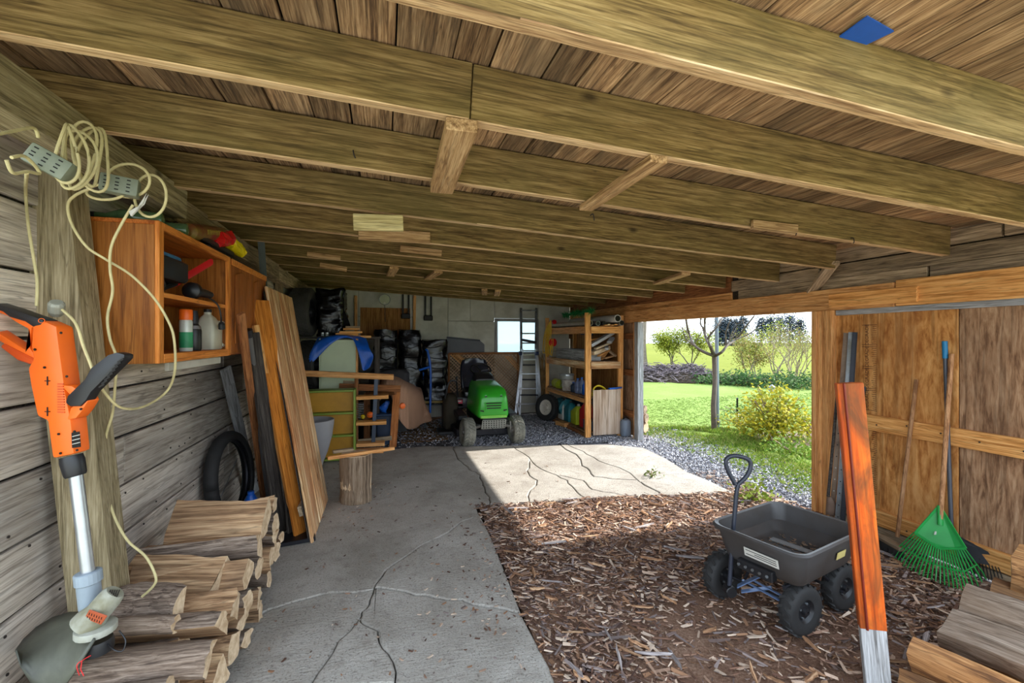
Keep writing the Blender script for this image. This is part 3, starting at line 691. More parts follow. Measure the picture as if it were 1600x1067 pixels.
# ------------------------------------------------------------------ firewood on the left
def log(end, ax, L, r, kind, label, group=None, parent=None, seed=0, mats=None, squash=1.0):
    """one split or round log: bark on the outside, raw split faces, pale sawn ends"""
    rr = random.Random(seed * 31 + 5); ax = V(ax).normalized(); n = 16
    u = ax.cross(V((0, 0, 1))).normalized(); w = u.cross(ax)
    rot = rr.uniform(0, 2 * PI)
    if kind == 'round': prof = [(math.cos(2 * PI * k / n), math.sin(2 * PI * k / n), 0) for k in range(n)]
    elif kind == 'half': prof = [(math.cos(PI * k / 9 + rot), math.sin(PI * k / 9 + rot), 0 if k < 9 else 1) for k in range(10)] + [(math.cos(rot) * (-.5 + .5 * k), math.sin(rot) * (-.5 + .5 * k), 1) for k in range(3)]
    else:
        sp = rr.uniform(1.3, 2.0); prof = [(math.cos(sp * k / 7 + rot) * 1.25, math.sin(sp * k / 7 + rot) * 1.25, 0 if k < 7 else 1) for k in range(8)]
        p0, p1 = prof[-1], prof[0]; ap = (rr.uniform(-.25, .1) * math.cos(rot + sp / 2) * 2, rr.uniform(-.25, .1) * math.sin(rot + sp / 2) * 2)
        prof += [((p0[0] * 2 + ap[0]) / 3, (p0[1] * 2 + ap[1]) / 3, 1), ((p0[0] + ap[0] * 2) / 3, (p0[1] + ap[1] * 2) / 3, 1), (ap[0], ap[1], 1), ((p1[0] + ap[0] * 2) / 3, (p1[1] + ap[1] * 2) / 3, 1), ((p1[0] * 2 + ap[0]) / 3, (p1[1] * 2 + ap[1]) / 3, 1)]
        cx = sum(p[0] for p in prof) / len(prof); cy = sum(p[1] for p in prof) / len(prof); prof = [(p[0] - cx, p[1] - cy, p[2]) for p in prof]
        ex = max(math.hypot(p[0], p[1]) for p in prof); prof = [(p[0] / ex * 1.1, p[1] / ex * 1.1, p[2]) for p in prof]
    m = len(prof); S = 12; secs = []
    bend = V((rr.gauss(0, .012), rr.gauss(0, .012), 0))
    for i in range(S + 1):
        t = i / S; sec = []
        for k, p in enumerate(prof):
            f = r * (1 + .15 * noise.noise(V((p[0] * 1.5, p[1] * 1.5, t * 2.2 + seed))) + .09 * noise.noise(V((p[0] * 5, p[1] * 5, t * 7 + seed)))) * (1 + .08 * t)
            sec.append(V((-t * L + .018 * noise.noise(V((p[0] * 2, p[1] * 2, seed + 9))) * (1 if i in (0, S) else 0), p[0] * f + bend.x * math.sin(PI * t), p[1] * f * squash + bend.y * math.sin(PI * t))))
        secs.append(sec)
    mb = MB(); vs = [q for s in secs for q in s]; mb.add(vs, [])
    for i in range(S):
        for k in range(m):
            mb.f.append((i * m + k, i * m + (k + 1) % m, (i + 1) * m + (k + 1) % m, (i + 1) * m + k)); mb.m.append(prof[k][2])
    mb.f.append(tuple(reversed(range(m)))); mb.m.append(2); mb.f.append(tuple(range(S * m, S * m + m))); mb.m.append(2)
    M = Matrix.Translation(V(end)) @ Matrix(((ax.x, u.x, w.x, 0), (ax.y, u.y, w.y, 0), (ax.z, u.z, w.z, 0), (0, 0, 0, 1)))
    o = ob('firewood_log', mb, mats or (w_bark, w_split, w_end), M=M)
    try:
        o.data.polygons.foreach_set('use_smooth', [True] * len(o.data.polygons)); o.data.set_sharp_from_angle(angle=math.radians(38))
    except Exception: pass
    return tag(o, label, 'firewood', group)
FX = -.68
left_logs = [  # end centre in the photo, radius in photo pixels, shape, length, label
 (413, 806, 30, 'half', .5, 'split log on top of the left firewood pile, dark wet stain along its face'),
 (430, 788, 20, 'split', .5, 'small split log farthest back on the left firewood pile, nearest the leaning boards'),
 (431, 819, 16, 'round', .5, 'round barky branch log right under the farthest top split of the left pile'),
 (405, 853, 25, 'split', .55, 'grey barked split log in the second tier below the stained top log'),
 (429, 842, 14, 'split', .5, 'thin split stick between the round branch and the pale wedge, left pile'),
 (425, 870, 20, 'split', .5, 'pale wedge shaped split end at the back corner of the left pile'),
 (405, 888, 16, 'round', .5, 'small round log in the middle of the left pile with pale sawn end'),
 (338, 906, 40, 'half', .46, 'biggest split log of the left pile, torn fibres along its pale side'),
 (389, 896, 27, 'split', .52, 'orange-brown split log tucked behind the biggest split log'),
 (405, 928, 20, 'split', .5, 'narrow upright wedge log low at the outer edge of the left pile'),
 (287, 950, 32, 'half', .27, 'short half log with curved grain standing beside the wall post'),
 (369, 945, 26, 'split', .52, 'grey split log below the biggest one, with oval pale end'),
 (388, 940, 16, 'round', .5, 'thin round log wedged beside the grey split with oval end'),
 (380, 970, 22, 'split', .5, 'pale grey wedge low in the left pile beside the slab'),
 (287, 1003, 30, 'split', .42, 'long bark covered split log lying before the trimmer head'),
 (367, 1010, 26, 'split', .55, 'dark barky log low in the left pile, third tier down'),
 (345, 985, 26, 'half', .5, 'flat split log under the grey oval ended one'),
 (287, 1048, 26, 'split', .4, 'split log at the bottom of the frame under the long bark covered one'),
 (345, 1058, 28, 'split', .5, 'rough split log at the near foot of the left pile with ragged bark'),
 (276, 975, 13, 'round', .32, 'thin bark branch lying across the pile under the trimmer motor'),
 (404, 960, 18, 'half', .5, None), (420, 905, 18, 'split', .5, None), (432, 862, 14, 'round', .5, None), (386, 1000, 18, 'split', .5, None), (330, 1030, 26, 'half', .5, None), (440, 838, 14, 'split', .5, None), (320, 1085, 30, 'split', .5, None), (260, 1090, 30, 'round', .5, None),
]
XS = {7: -.80, 10: -.86, 14: -.86, 17: -.82, 19: -.84, 26: -.72, 27: -.8}
for i, (x, y, rp, kd, L, lab) in enumerate(left_logs):
    p = P(x, y, X=FX if i not in XS else XS[i]); dist = (p - V((0, 0, EYE))).dot(FWD)
    if lab is None: p.z = max(p.z, .05)
    log(p, (1, R.uniform(-.22, .1), R.uniform(-.03, .03)), L, rp * dist / F, kd, lab or 'half hidden log filling the inner tiers of the left firewood pile', None if lab else 'inner logs of the left pile', seed=i + 3)
# ------------------------------------------------------------------ firewood on the right
def rlog(x, y, Y, rp, L, lab, kd='half', seed=0, ax=(-.3, .95, .04), sq=1.0, grp=None, m=None):
    p = P(x, y, Y=Y); dist = (p - V((0, 0, EYE))).dot(FWD)
    log(p, ax, L, rp * dist / F, kd, lab, grp, seed=seed, mats=(m or w_warm, m or w_warm, w_end), squash=sq)
rlog(1432, 1008, 1.42, 44, .5, 'large brown split log at the near end of the right firewood pile', 'half', 51, sq=.85)
rlog(1478, 968, 1.45, 42, .5, 'grey weathered split log on top of the right pile beside the orange stake', 'half', 58, m=w_greylog)
rlog(1508, 946, 1.52, 36, .5, 'weathered grey log with white chips on its back, right pile', 'round', 53, m=w_greylog)
rlog(1552, 935, 1.60, 34, .5, 'smooth orange-brown round log behind the grey ones, right pile', 'round', 54)
rlog(1590, 893, 1.55, 44, .5, 'thick round log with rounded rim, highest of the right firewood pile', 'round', 55)
rlog(1402, 1068, 1.42, 26, .5, 'small reddish split log at the very foot of the right pile', 'half', 56)
rlog(1470, 1062, 1.45, 36, .5, 'brown log under the near large split log, right pile', 'half', 57)
for k, (x, y) in enumerate(((1540, 1030), (1590, 985), (1620, 940), (1560, 1080))):
    rlog(x, y, 1.5, 44, .5, 'brown log buried inside the right firewood pile', 'round', 60 + k, grp='inner logs of the right pile')
# ------------------------------------------------------------------ orange stake beside the right pile
m_or = wood('orange_painted_wood', hexc(120, 44, 12), hexc(186, 78, 18), hexc(206, 104, 34), axis=0, rough=.6, var=.02, knots=False, stain=hexc(104, 66, 36), stain_amt=.9, stain_scale=9, grain=8)
stake = T('wooden_stake', 'upright plank stake with flaking orange paint at the edge of the right log pile', 'stake', P(1374, 1095, D=2.0))
b0, b1 = P(1374, 1098, D=2.0), P(1326, 598, D=2.0); bm_ = b0.lerp(b1, .235)
bar('painted_board', bm_, b1, .098, .04, m_or, stake, up=(-.6, -.8, 0)); bar('bare_foot', b0, bm_ + (bm_ - b0) * .02, .094, .037, w_grey, stake, up=(-.6, -.8, 0))['label'] = 'bare grey lower end of the stake'
off = V((-.034, .010, 0)); bar('edge_bead', bm_ + off - FWD * .02, b1 + off - FWD * .02, .008, .010, plain('deep_red_paint', hexc(120, 34, 12), .5, var=.3), stake)
# ------------------------------------------------------------------ garden cart
U_ = V((.966, .258, 0)); W_ = V((.258, -.966, 0)); CC = V((2.275, 2.135, 0))
cart = T('garden_cart', 'dark grey plastic dump cart on four black tyres, handle upright, on the wood chips', 'cart', CC)
def CP(u, w, z): return CC + U_ * u + W_ * w + V((0, 0, z))
def rrect(hu, hw, z, r=.07, n=6, cu=0, cw=0):
    out = []
    for q, (su, sw) in enumerate(((1, 1), (-1, 1), (-1, -1), (1, -1))):
        for k in range(n + 1):
            a = PI / 2 * (q + k / n); out.append(CP(cu + su * (hu - r) + r * math.cos(a), cw + sw * (hw - r) + r * math.sin(a), z))
    return out
mb = MB(); hu, hw = .345, .262
mb.loft([rrect(hu - .08, hw - .055, .30, .05), rrect(hu - .055, hw - .04, .325), rrect(hu - .015, hw - .012, .475), rrect(hu + .008, hw + .008, .478, .08), rrect(hu + .012, hw + .012, .492, .08), rrect(hu + .004, hw + .004, .502, .08), rrect(hu - .012, hw - .012, .498, .08), rrect(hu - .022, hw - .02, .475), rrect(hu - .035, hw - .03, .40), rrect(hu - .045, hw - .037, .395), rrect(hu - .07, hw - .055, .35), rrect(hu - .1, hw - .08, .335, .05)])
m_tub = plain('tub_plastic', hexc(72, 70, 70), .42, var=.2, scale=3, bmp=.08, col2=hexc(60, 54, 50))
ob('tub', mb, m_tub, cart, smooth=True)
lit = MB()
for k in range(160):
    a_, w_2 = R.uniform(-.24, .24), R.uniform(-.17, .17); lit.bar(CP(a_, w_2, .339), CP(a_ + R.uniform(-.02, .02), w_2 + R.uniform(-.02, .02), .341), R.uniform(.004, .012), .003)
ob('tub_litter', lit, plain('dry_litter', hexc(128, 104, 84), .95, var=.4), cart, kind='stuff')
for k in range(3):
    u = -.14 + k * .12; mb = MB(); mb.bar(CP(u, -.15, .340), CP(u + .02, .15, .340), .05, .012); ob('floor_rib', mb, plain('pale_plastic', hexc(128, 126, 124), .5), cart, bevel=.004)
def sticker(nm, cu, w0, w1, z0, z1, axis, mat):
    mb = MB()
    f = (lambda a, z, o: CP(-(hu - .012 + (z - .475) * .26) - o, a, z)) if axis == 'u' else (lambda a, z, o: CP(a, hw - .010 + (z - .475) * .16 + o, z))
    mb.loft([[f(w0, z0, .004), f(w1, z0, .004), f(w1, z1, .004), f(w0, z1, .004)], [f(w0, z0, .007), f(w1, z0, .007), f(w1, z1, .007), f(w0, z1, .007)]]); return ob(nm, mb, mat, cart), f
st, f = sticker('warning_sticker', 0, -.06, .13, .375, .425, 'u', white_pl); st['label'] = 'white warning sticker on the front of the tub'
for k in range(3):
    mb = MB(); z = .387 + k * .012; mb.loft([[f(-.05 + .05 * (k % 2), z, .0072), f(.12, z, .0072), f(.12, z + .004, .0072), f(-.05 + .05 * (k % 2), z + .004, .0072)], [f(-.05 + .05 * (k % 2), z, .008), f(.12, z, .008), f(.12, z + .004, .008), f(-.05 + .05 * (k % 2), z + .004, .008)]]); ob('sticker_print', mb, dark_met, st)
sticker('size_sticker', 0, .04, .13, .385, .425, 'w', plain('cream_sticker', hexc(196, 178, 110), .6))[0]['label'] = 'small yellowish sticker on the long side of the tub'
tyre_profile = [(.062, -.035), (.085, -.042), (.112, -.042), (.127, -.034), (.134, -.018), (.136, 0), (.134, .018), (.127, .034), (.112, .042), (.085, .042), (.062, .035)]
def wheel(name, c, ax, prof, hub_r, hub_m, parent, lugs=18, lug=(.016, .03, .008), R0=.134, tyre_m=None, wid=.036, rows=2):
    ax = V(ax).normalized(); mb = MB(); mb.lathe(prof, c, ax, 28, cap=False)
    u = ax.orthogonal().normalized(); w = ax.cross(u)
    for k in range(lugs):
        for s in ((-1, 1) if rows == 2 else (-1, 0, 1)):
            a = 2 * PI * (k + (.5 if s > 0 else 0)) / lugs; d = u * math.cos(a) + w * math.sin(a); tn = ax.cross(d)
            cc = V(c) + d * R0 + ax * s * wid * (.55 if rows == 2 else .7)
            vs = [cc + ax * i * lug[1] / 2 + tn * j * lug[0] / 2 + tn * i * lug[0] * .5 * (s or 1) + d * h * lug[2] for i in (-1, 1) for j in (-1, 1) for h in (-.6, 1 - abs(s) * .4)]
            mb.add(vs, [(0, 1, 3, 2), (4, 6, 7, 5), (0, 4, 5, 1), (2, 3, 7, 6), (0, 2, 6, 4), (1, 5, 7, 3)])
    ty = ob(name, mb, tyre_m or black_rub, parent, smooth=True)
    mb = MB(); h0 = abs(prof[0][1]); mb.lathe([(hub_r * 1.02, -h0), (hub_r * .8, -h0 * .55), (hub_r * .35, -h0 * .6), (hub_r * .3, -h0 * 1.15), (.004, -h0 * 1.2)], c, ax, 20, cap=False)
    mb.lathe([(hub_r * 1.02, h0), (hub_r * .8, h0 * .55), (hub_r * .35, h0 * .6), (hub_r * .3, h0 * 1.15), (.004, h0 * 1.2)], c, ax, 20, cap=False); mb.lathe([(hub_r * 1.02, -h0), (hub_r * 1.02, h0)], c, ax, 20, cap=False)
    mb.mi = 1
    for k in range(4):
        a = 2 * PI * k / 4 + .4; d = u * math.cos(a) + w * math.sin(a)
        for s in (-1, 1): mb.lathe([(.006, 0), (.006, .010 * s), (.001, .010 * s)], V(c) + d * hub_r * .62 + ax * s * h0 * .55, ax, 6)
    hb = ob('wheel_hub', mb, (hub_m, grey_met), ty, smooth=True)
    return ty
steer = V((.12, -.99, 0))
wheel('cart_wheel', G(1256, 996) + FWD * .03 + V((0, 0, .137)), steer, tyre_profile, .062, black_pl, cart)
wheel('cart_wheel', V((2.02, 2.36, .137)), steer, tyre_profile, .062, black_pl, cart)
wheel('cart_wheel', V((2.59, 2.06, .137)), W_ + V((-.12, 0, 0)), tyre_profile, .062, black_pl, cart)
wheel('cart_wheel', V((2.48, 2.47, .137)), W_, tyre_profile, .062, black_pl, cart)
mb = MB(); mb.tube([CP(.22, -.24, .137), CP(.22, .2, .137)], .009); ob('rear_axle', mb, dark_met, cart)
mb = MB(); mb.tube([V((2.03, 2.34, .14)), V((2.17, 1.95, .14))], .011); ob('front_axle', mb, dark_met, cart)
for w in (-.12, .12):
    mb = MB(); mb.tube([CP(-.25, w, .26), CP(.28, w, .262)], .011); ob('frame_rail', mb, dark_met, cart)
for a, b_ in (((.22, .17, .14), (.10, .12, .262)), ((.22, .17, .14), (.30, .12, .262)), ((.22, -.17, .14), (.10, -.12, .262)), ((.22, -.17, .14), (.3, -.12, .262)), ((-.2, .1, .26), (-.2, .12, .15)), ((-.2, -.1, .26), (-.2, -.14, .15))):
    mb = MB(); mb.tube([CP(*a), CP(*b_)], .008); ob('frame_brace', mb, dark_met, cart)
mb = MB(); mb.prism([CP(-.325, -.1, .29), CP(-.325, .1, .29), CP(-.325, .1, .345), CP(-.325, -.1, .345)], U_ * .05); br = ob('latch_bracket', mb, black_pl, cart, bevel=.004)
for k in range(5):
    mb = MB(); mb.lathe([(.008, 0), (.008, .008)], CP(-.336, -.08 + k * .04, .322), -U_, 6); ob('bolt', mb, grey_met, br)
m_tongue = plain('blue_grey_steel', hexc(118, 142, 184), .4, .5, var=.2)
HB = P(1140, 922, D=2.66)
for a, b_, w in (((1152, 916), (1190, 898), .045), ((1158, 924), (1206, 918), .035)):
    mb = MB(); mb.bar(P(*a, D=2.62), P(*b_, D=2.56), w, .006); ob('tongue_plate', mb, m_tongue, cart, bevel=.002)
for a, b_ in (((1160, 906), (1218, 938)), ((1172, 904), (1228, 934))):
    mb = MB(); mb.bar(P(*a, D=2.64), P(*b_, D=2.46), .014, .005); ob('steering_rod', mb, m_tongue, cart)
mb = MB(); mb.lathe([(.001, -.03), (.032, -.03), (.032, .03), (.001, .03)], HB, FWD, 14, cap=False); ob('pivot_block', mb, black_pl, cart, bevel=.004)
hp = [P(1139, 922, D=2.66), P(1145, 840, D=2.67), P(1150, 775, D=2.68), P(1153, 757, D=2.68), P(1168, 742, D=2.68), P(1173, 725, D=2.68), P(1166, 716, D=2.68), P(1146, 712, D=2.68), P(1135, 718, D=2.68), P(1136, 732, D=2.68), P(1149, 757, D=2.675)]
mb = MB(); mb.tube(sm_path(hp[:3], 3) + sm_path(hp[3:], 4), .0125, 10); ob('pull_handle', mb, plain('handle_coating', hexc(54, 58, 70), .4, .2), cart, smooth=True)
# ------------------------------------------------------------------ string trimmer against the wall post
TD = 1.72
trim = T('string_trimmer', 'orange and black string trimmer leaning on the wall post, its guard on the logs', 'string trimmer', P(140, 1000, D=TD))
def TQ(x, y, d=0): return P(x, y, D=TD + d)
mb = MB(); mb.pxprism([(65, 508), (82, 501), (102, 510), (105, 535), (112, 585), (115, 610), (124, 655), (129, 706), (96, 713), (88, 655), (72, 648), (62, 600), (58, 575), (66, 560), (63, 540)], TD, .07); ob('motor_body', mb, orange_pl, trim, bevel=.012, smooth=True)
mb = MB(); mb.pxprism([(0, 478), (18, 484), (40, 496), (80, 502), (80, 512), (60, 512), (55, 540), (66, 556), (66, 566), (46, 560), (14, 535), (0, 528), (0, 514), (20, 527), (50, 546), (56, 538), (54, 514), (36, 504), (22, 494), (-20, 478), (-40, 490), (-20, 512), (-20, 530), (-60, 500), (-45, 468), (-15, 466)], TD, .05); ob('rear_handle', mb, orange_pl, trim, bevel=.007, smooth=True)
mb = MB(); mb.pxprism([(-20, 466), (0, 473), (30, 482), (52, 490), (80, 500), (80, 511), (64, 511), (52, 503), (28, 496), (18, 488), (-12, 477)], TD - .004, .062); gp = ob('grip', mb, black_pl, trim, bevel=.008, smooth=True)
mb = MB(); mb.tube([TQ(65 + 5 * math.cos(a), 501 + 3.4 * math.sin(a), -.036) for a in [i * PI / 6 for i in range(12)]], .0012, 5, closed=True); ob('logo_ring', mb, orange_pl, gp)
mb = MB(); mb.pxprism([(14, 542), (18, 536), (70, 562), (64, 570), (40, 562)], TD, .066); ob('battery_cover', mb, plain('dark_orange_plastic', hexc(206, 74, 14), .45), trim, bevel=.006)
mb = MB(); mb.pxprism([(104, 600), (122, 602), (140, 614), (147, 625), (138, 640), (128, 652), (114, 655), (120, 636), (130, 628)], TD - .01, .05); ob('handle_clamp', mb, orange_pl, trim, bevel=.006, smooth=True)
mb = MB(); mb.pxprism([(110, 628), (114, 617), (140, 592), (150, 574), (176, 554), (190, 550), (202, 553), (202, 560), (186, 576), (168, 594), (150, 612), (143, 624), (134, 634), (118, 634)], TD - .02, .045); g2 = ob('front_handle', mb, black_pl, trim, bevel=.012, smooth=True)
for k in range(8):
    a = TQ(184 - k * 4.2, 566 + k * 5.6, -.045); mb = MB(); mb.bar(a, a + (TQ(196, 560) - TQ(186, 566)) * .9, .003, .006); ob('grip_rib', mb, screw_dk, g2)
mb = MB(); mb.lathe([(.034, 0), (.037, .02), (.034, .07), (.03, .078)], TQ(111, 712), TQ(118, 742) - TQ(111, 712), 18); ob('shaft_collar', mb, black_pl, trim, smooth=True)
mb = MB(); mb.tube([TQ(118, 738), TQ(139, 905)], .0215, 16); ob('shaft', mb, alu, trim, smooth=True)
for x, y in ((96, 520), (105, 588), (70, 574), (127, 639), (117, 674), (92, 678), (121, 703), (95, 708), (55, 546)):
    mb = MB(); mb.lathe([(.0045, 0), (.0045, .003)], TQ(x, y, -.037), -FWD, 8); ob('screw', mb, screw_dk, trim)
for k in range(12):
    mb = MB(); mb.bar(TQ(90, 600 + k * 4, -.036), TQ(99 + k * .2, 600 + k * 4, -.036), .003, .004); ob('body_rib', mb, plain('dark_orange_rib', hexc(200, 76, 14), .5) if k == 0 else bpy.data.materials['dark_orange_rib'], trim)
for y0, y1 in ((588, 602), (636, 650)):                         # plus and minus adjustment marks
    mb = MB(); mb.bar(TQ(70, (y0 + y1) / 2, -.037), TQ(78, (y0 + y1) / 2, -.037), .003, .003); mb.bar(TQ(74, y0, -.037), TQ(74, y1, -.037), .003, .003); ob('adjust_mark', mb, screw_dk, trim)
mb = MB(); mb.pxprism([(112, 676), (124, 674), (126, 698), (113, 700)], TD - .037, .003); ws = ob('warning_label', mb, screw_dk, trim)
for k in range(3):
    mb = MB(); mb.bar(TQ(113, 682 + k * 6, -.0395), TQ(125, 679 + k * 6, -.0395), .002, .002); ob('label_print', mb, white_pl, ws)
m_hous = plain('grey_housing_plastic', hexc(164, 164, 152), .5, var=.25, scale=9, col2=hexc(120, 116, 92))
m_hous2 = plain('blue_grey_housing_plastic', hexc(150, 162, 172), .5, var=.2)
mb = MB(); mb.lathe([(.036, 0), (.036, .13), (.03, .16)], TQ(136, 893), TQ(143, 955) - TQ(136, 893), 18); ob('lower_tube', mb, m_hous2, trim, smooth=True)
mb = MB(); mb.lathe([(.041, 0), (.042, .004), (.042, .04), (.041, .044)], TQ(137, 893), TQ(143, 955) - TQ(137, 893), 20); cl = ob('clamp_ring', mb, m_hous2, trim, bevel=.003)
ax2 = (TQ(146, 970) - TQ(178, 926, .0)).normalized()
mb = MB(); mb.lathe([(.03, -.01), (.037, 0), (.04, .02), (.041, .07), (.052, .1), (.055, .125)], TQ(177, 928, -.03), ax2 - FWD * .25, 22); mh = ob('motor_head', mb, m_hous, trim, smooth=True)
for k in range(5):
    c = TQ(171 + k * 3.4, 927, -.047); mb = MB(); mb.bar(c + V((-.004, 0, -.012)), c + V((.004, 0, .012)), .003, .004); ob('vent_slot', mb, screw_dk, mh)
mb = MB(); mb.pxprism([(140, 952), (168, 962), (158, 976), (132, 966)], TD - .088, .004); lb = ob('motor_label', mb, plain('rust_orange_label', hexc(164, 72, 34), .6), trim, bevel=.0015); lb['label'] = 'rust coloured maker label on the motor head'
for k in range(2):
    for j in range(6):
        c = TQ(139 + j * 3.8 - k * 3, 959 + j * 1.4 + k * 5.5, -.0905); mb = MB(); mb.bar(c - V((0, 0, .004)), c + V((.002, 0, .004)), .002, .002); ob('label_print', mb, screw_dk, lb)
# debris guard: a shallow quarter dome, grassy and worn
m_guard = plain('grassy_guard_plastic', hexc(92, 92, 78), .55, var=.3, scale=5, col2=hexc(58, 58, 50))
gc = TQ(150, 985); secs = []; gx = (TQ(150, 985) - TQ(40, 1040)).normalized()
rim_px = [(25, 1016), (40, 995), (66, 972), (100, 957), (128, 955), (140, 962)]; low_px = [(25, 1016), (34, 1048), (58, 1078), (88, 1090), (108, 1064), (148, 1000)]
rows = []
for k in range(9):
    t = k / 8; row = []
    for j in range(7):
        s = j / 6; i0 = min(int(s * 5), 4); f = s * 5 - i0
        a = V(rim_px[i0]).lerp(V(rim_px[i0 + 1]), f); b_ = V(low_px[i0]).lerp(V(low_px[i0 + 1]), f); q = a.lerp(b_, t)
        row.append(TQ(q.x, q.y, .05 - .17 * t - .05 * math.sin(PI * t) * (.3 + .7 * math.sin(PI * s))))
    rows.append(row)
mb = MB(); mb.grid(rows); ob('debris_guard', mb, m_guard, trim, smooth=True, solid=.006)
mb = MB(); mb.loft([[TQ(150, 988, -.06) + V((math.cos(a) * .062, math.sin(a) * .062, h)) for a in [i * PI / 10 for i in range(20)]] for h in (0, .025)]); mb2 = mb; ob('gear_cover', mb, m_hous, trim, bevel=.005, smooth=True)
mb = MB(); mb.lathe([(.045, 0), (.05, -.02), (.048, -.045), (.03, -.05)], TQ(152, 998, -.04), (0, 0, 1), 18); ob('line_spool', mb, black_pl, trim, smooth=True)
mb = MB(); mb.tube(sm_path([TQ(142, 1024, -.1), TQ(128, 1032, -.12), TQ(120, 1040, -.13), TQ(124, 1055, -.12)], 4), .0016, 5); mb.tube([TQ(128, 1032, -.12), TQ(126, 1046, -.12), TQ(131, 1056, -.12)], .0016, 5); ob('cutting_line', mb, plain('red_line', hexc(220, 50, 50), .5), trim)
mb = MB(); mb.tube(sm_path([TQ(186, 985, -.03), TQ(196, 1000, -.04), TQ(192, 1016, -.05), TQ(180, 1016, -.06), TQ(168, 1006, -.05)], 5), .0025, 6); ob('motor_wire', mb, black_pl, trim)
# ------------------------------------------------------------------ wall cupboards and what they hold
XB, XF, Z0, Z1, Y0, Y1, Y2 = -1.355, -1.045, 1.475, 2.135, 2.53, 3.57, 4.56
cab = T('wall_cupboard', 'open orange wood wall cupboard with one shelf, hung beside the post', 'cupboard', (XF, Y0, Z0))
th = .02
ob('side_panel', MB().box(XB, XF, Y0, Y0 + th, Z0, Z1), w_cab, cab, bevel=.002); ob('side_panel', MB().box(XB, XF, Y1 - th, Y1, Z0, Z1), w_cab, cab, bevel=.002)
w_cabtop = wood('cupboard_board', hexc(134, 66, 18), hexc(170, 92, 32), hexc(190, 110, 46), axis=1, rough=.5, var=.06, knots=False, bmp=.08)
ob('top_panel', MB().box(XB, XF, Y0, Y1, Z1, Z1 + th), w_cabtop, cab, bevel=.002); ob('bottom_panel', MB().box(XB, XF, Y0 + th, Y1 - th, Z0 + .025, Z0 + .045), w_cabtop, cab); ob('shelf', MB().box(XB, XF - .01, Y0 + th, Y1 - th, Z0 + .325, Z0 + .345), w_cabtop, cab, bevel=.002); ob('back_panel', MB().box(XB, XB + .008, Y0 + th, Y1 - th, Z0, Z1), w_cab, cab)
for a, b_, w in (((Y0, Z0), (Y0, Z1 + th), .05), ((Y1, Z0), (Y1, Z1 + th), .045)):
    y = a[0] + (w / 2 if a[0] == Y0 else -w / 2); bar('face_frame', (XF + .009, y, a[1]), (XF + .009, y, b_[1]), w, .02, w_cabedge, cab, up=(1, 0, 0))
bar('face_frame', (XF + .009, Y0 + .05, Z1 + .002), (XF + .009, Y1 - .045, Z1 + .002), .02, .036, w_cabedge, cab); bar('face_frame', (XF + .009, Y0 + .05, Z0 + .022), (XF + .009, Y1 - .045, Z0 + .022), .02, .045, w_cabedge, cab); bar('shelf_edge', (XF - .004, Y0 + .05, Z0 + .335), (XF - .004, Y1 - .045, Z0 + .335), .014, .024, w_cabedge, cab)
bar('mount_strip', (XF - .05, Y0 + .25, Z0 - .03), (XF - .05, Y1, Z0 - .03), .02, .045, con_grey, cab)
c2 = T('wall_cupboard', 'closed brown wood wall cupboard with two arched panel doors beyond the open one', 'cupboard', (XF, Y1, Z0))
ob('carcass', MB().box(XB, XF, Y1 + .008, Y2, Z0, Z1 + .02), w_cabdoor, c2, bevel=.002)
for k in range(2):
    a, b_ = Y1 + .015 + k * .487, Y1 + .015 + (k + 1) * .487 - .006
    d = ob('door', MB().box(XF + .002, XF + .02, a, b_, Z0 + .01, Z1 + .015), w_cabdoor, c2, bevel=.004)
    pp = [(a + .07, Z0 + .08), (b_ - .07, Z0 + .08)] + [(b_ - .07 - (b_ - a - .14) * t, Z1 - .09 + .035 * math.sin(PI * t)) for t in (0, .17, .33, .5, .67, .83, 1)]
    mb = MB(); mb.prism([(XF + .019, y, z) for y, z in pp], V((.008, 0, 0))); ob('raised_panel', mb, w_cabdoor, d, bevel=.005)
    ob('door_rail', MB().box(XF + .02, XF + .026, a, b_, Z1 - .03, Z1 + .015), w_cabedge, d, bevel=.003)
def CY(px, py, x=-1.12): return P(px, py, X=x)
ZB, ZM, ZT = Z0 + .045, Z0 + .345, Z1 + th
def bottle(name, label, cat, c, prof, mat, cap=None, band=None, n=18):
    t = T(name, label, cat, c); mb = MB(); mb.lathe(prof, c, (0, 0, 1), n); ob('body', mb, mat, t, smooth=True)
    for nm, pr, m in ([('cap',) + cap] if cap else []) + ([('label_band',) + band] if band else []):
        mb = MB(); mb.lathe(pr, c, (0, 0, 1), n); ob(nm, mb, m, t, smooth=True)
    return t
c = V((-1.1, CY(282, 545).y + .02, ZB)); m_can = plain('spray_can_white', hexc(206, 210, 200), .4, .2)
sc = bottle('spray_can', 'white and green spray can with tall orange cap on the bottom cupboard shelf', 'spray can', c, [(.031, 0), (.033, .005), (.033, .17), (.028, .185)], m_can, ([(.033, .18), (.034, .185), (.033, .235), (.03, .24)], orange_pl), ([(.0336, .02), (.0336, .11)], plain('green_label', hexc(36, 130, 84), .5, col2=hexc(60, 160, 110))))
c = V((-1.10, CY(303, 545, -1.1).y, ZB)); sc2 = bottle('spray_bottle', 'black bottle with grey neck between the spray can and the white jug', 'bottle', c, [(.036, 0), (.04, .01), (.04, .12), (.03, .15), (.02, .165)], black_pl, ([(.022, .16), (.024, .2), (.018, .24)], dark_met), ([(.0405, .13), (.034, .15)], alu))
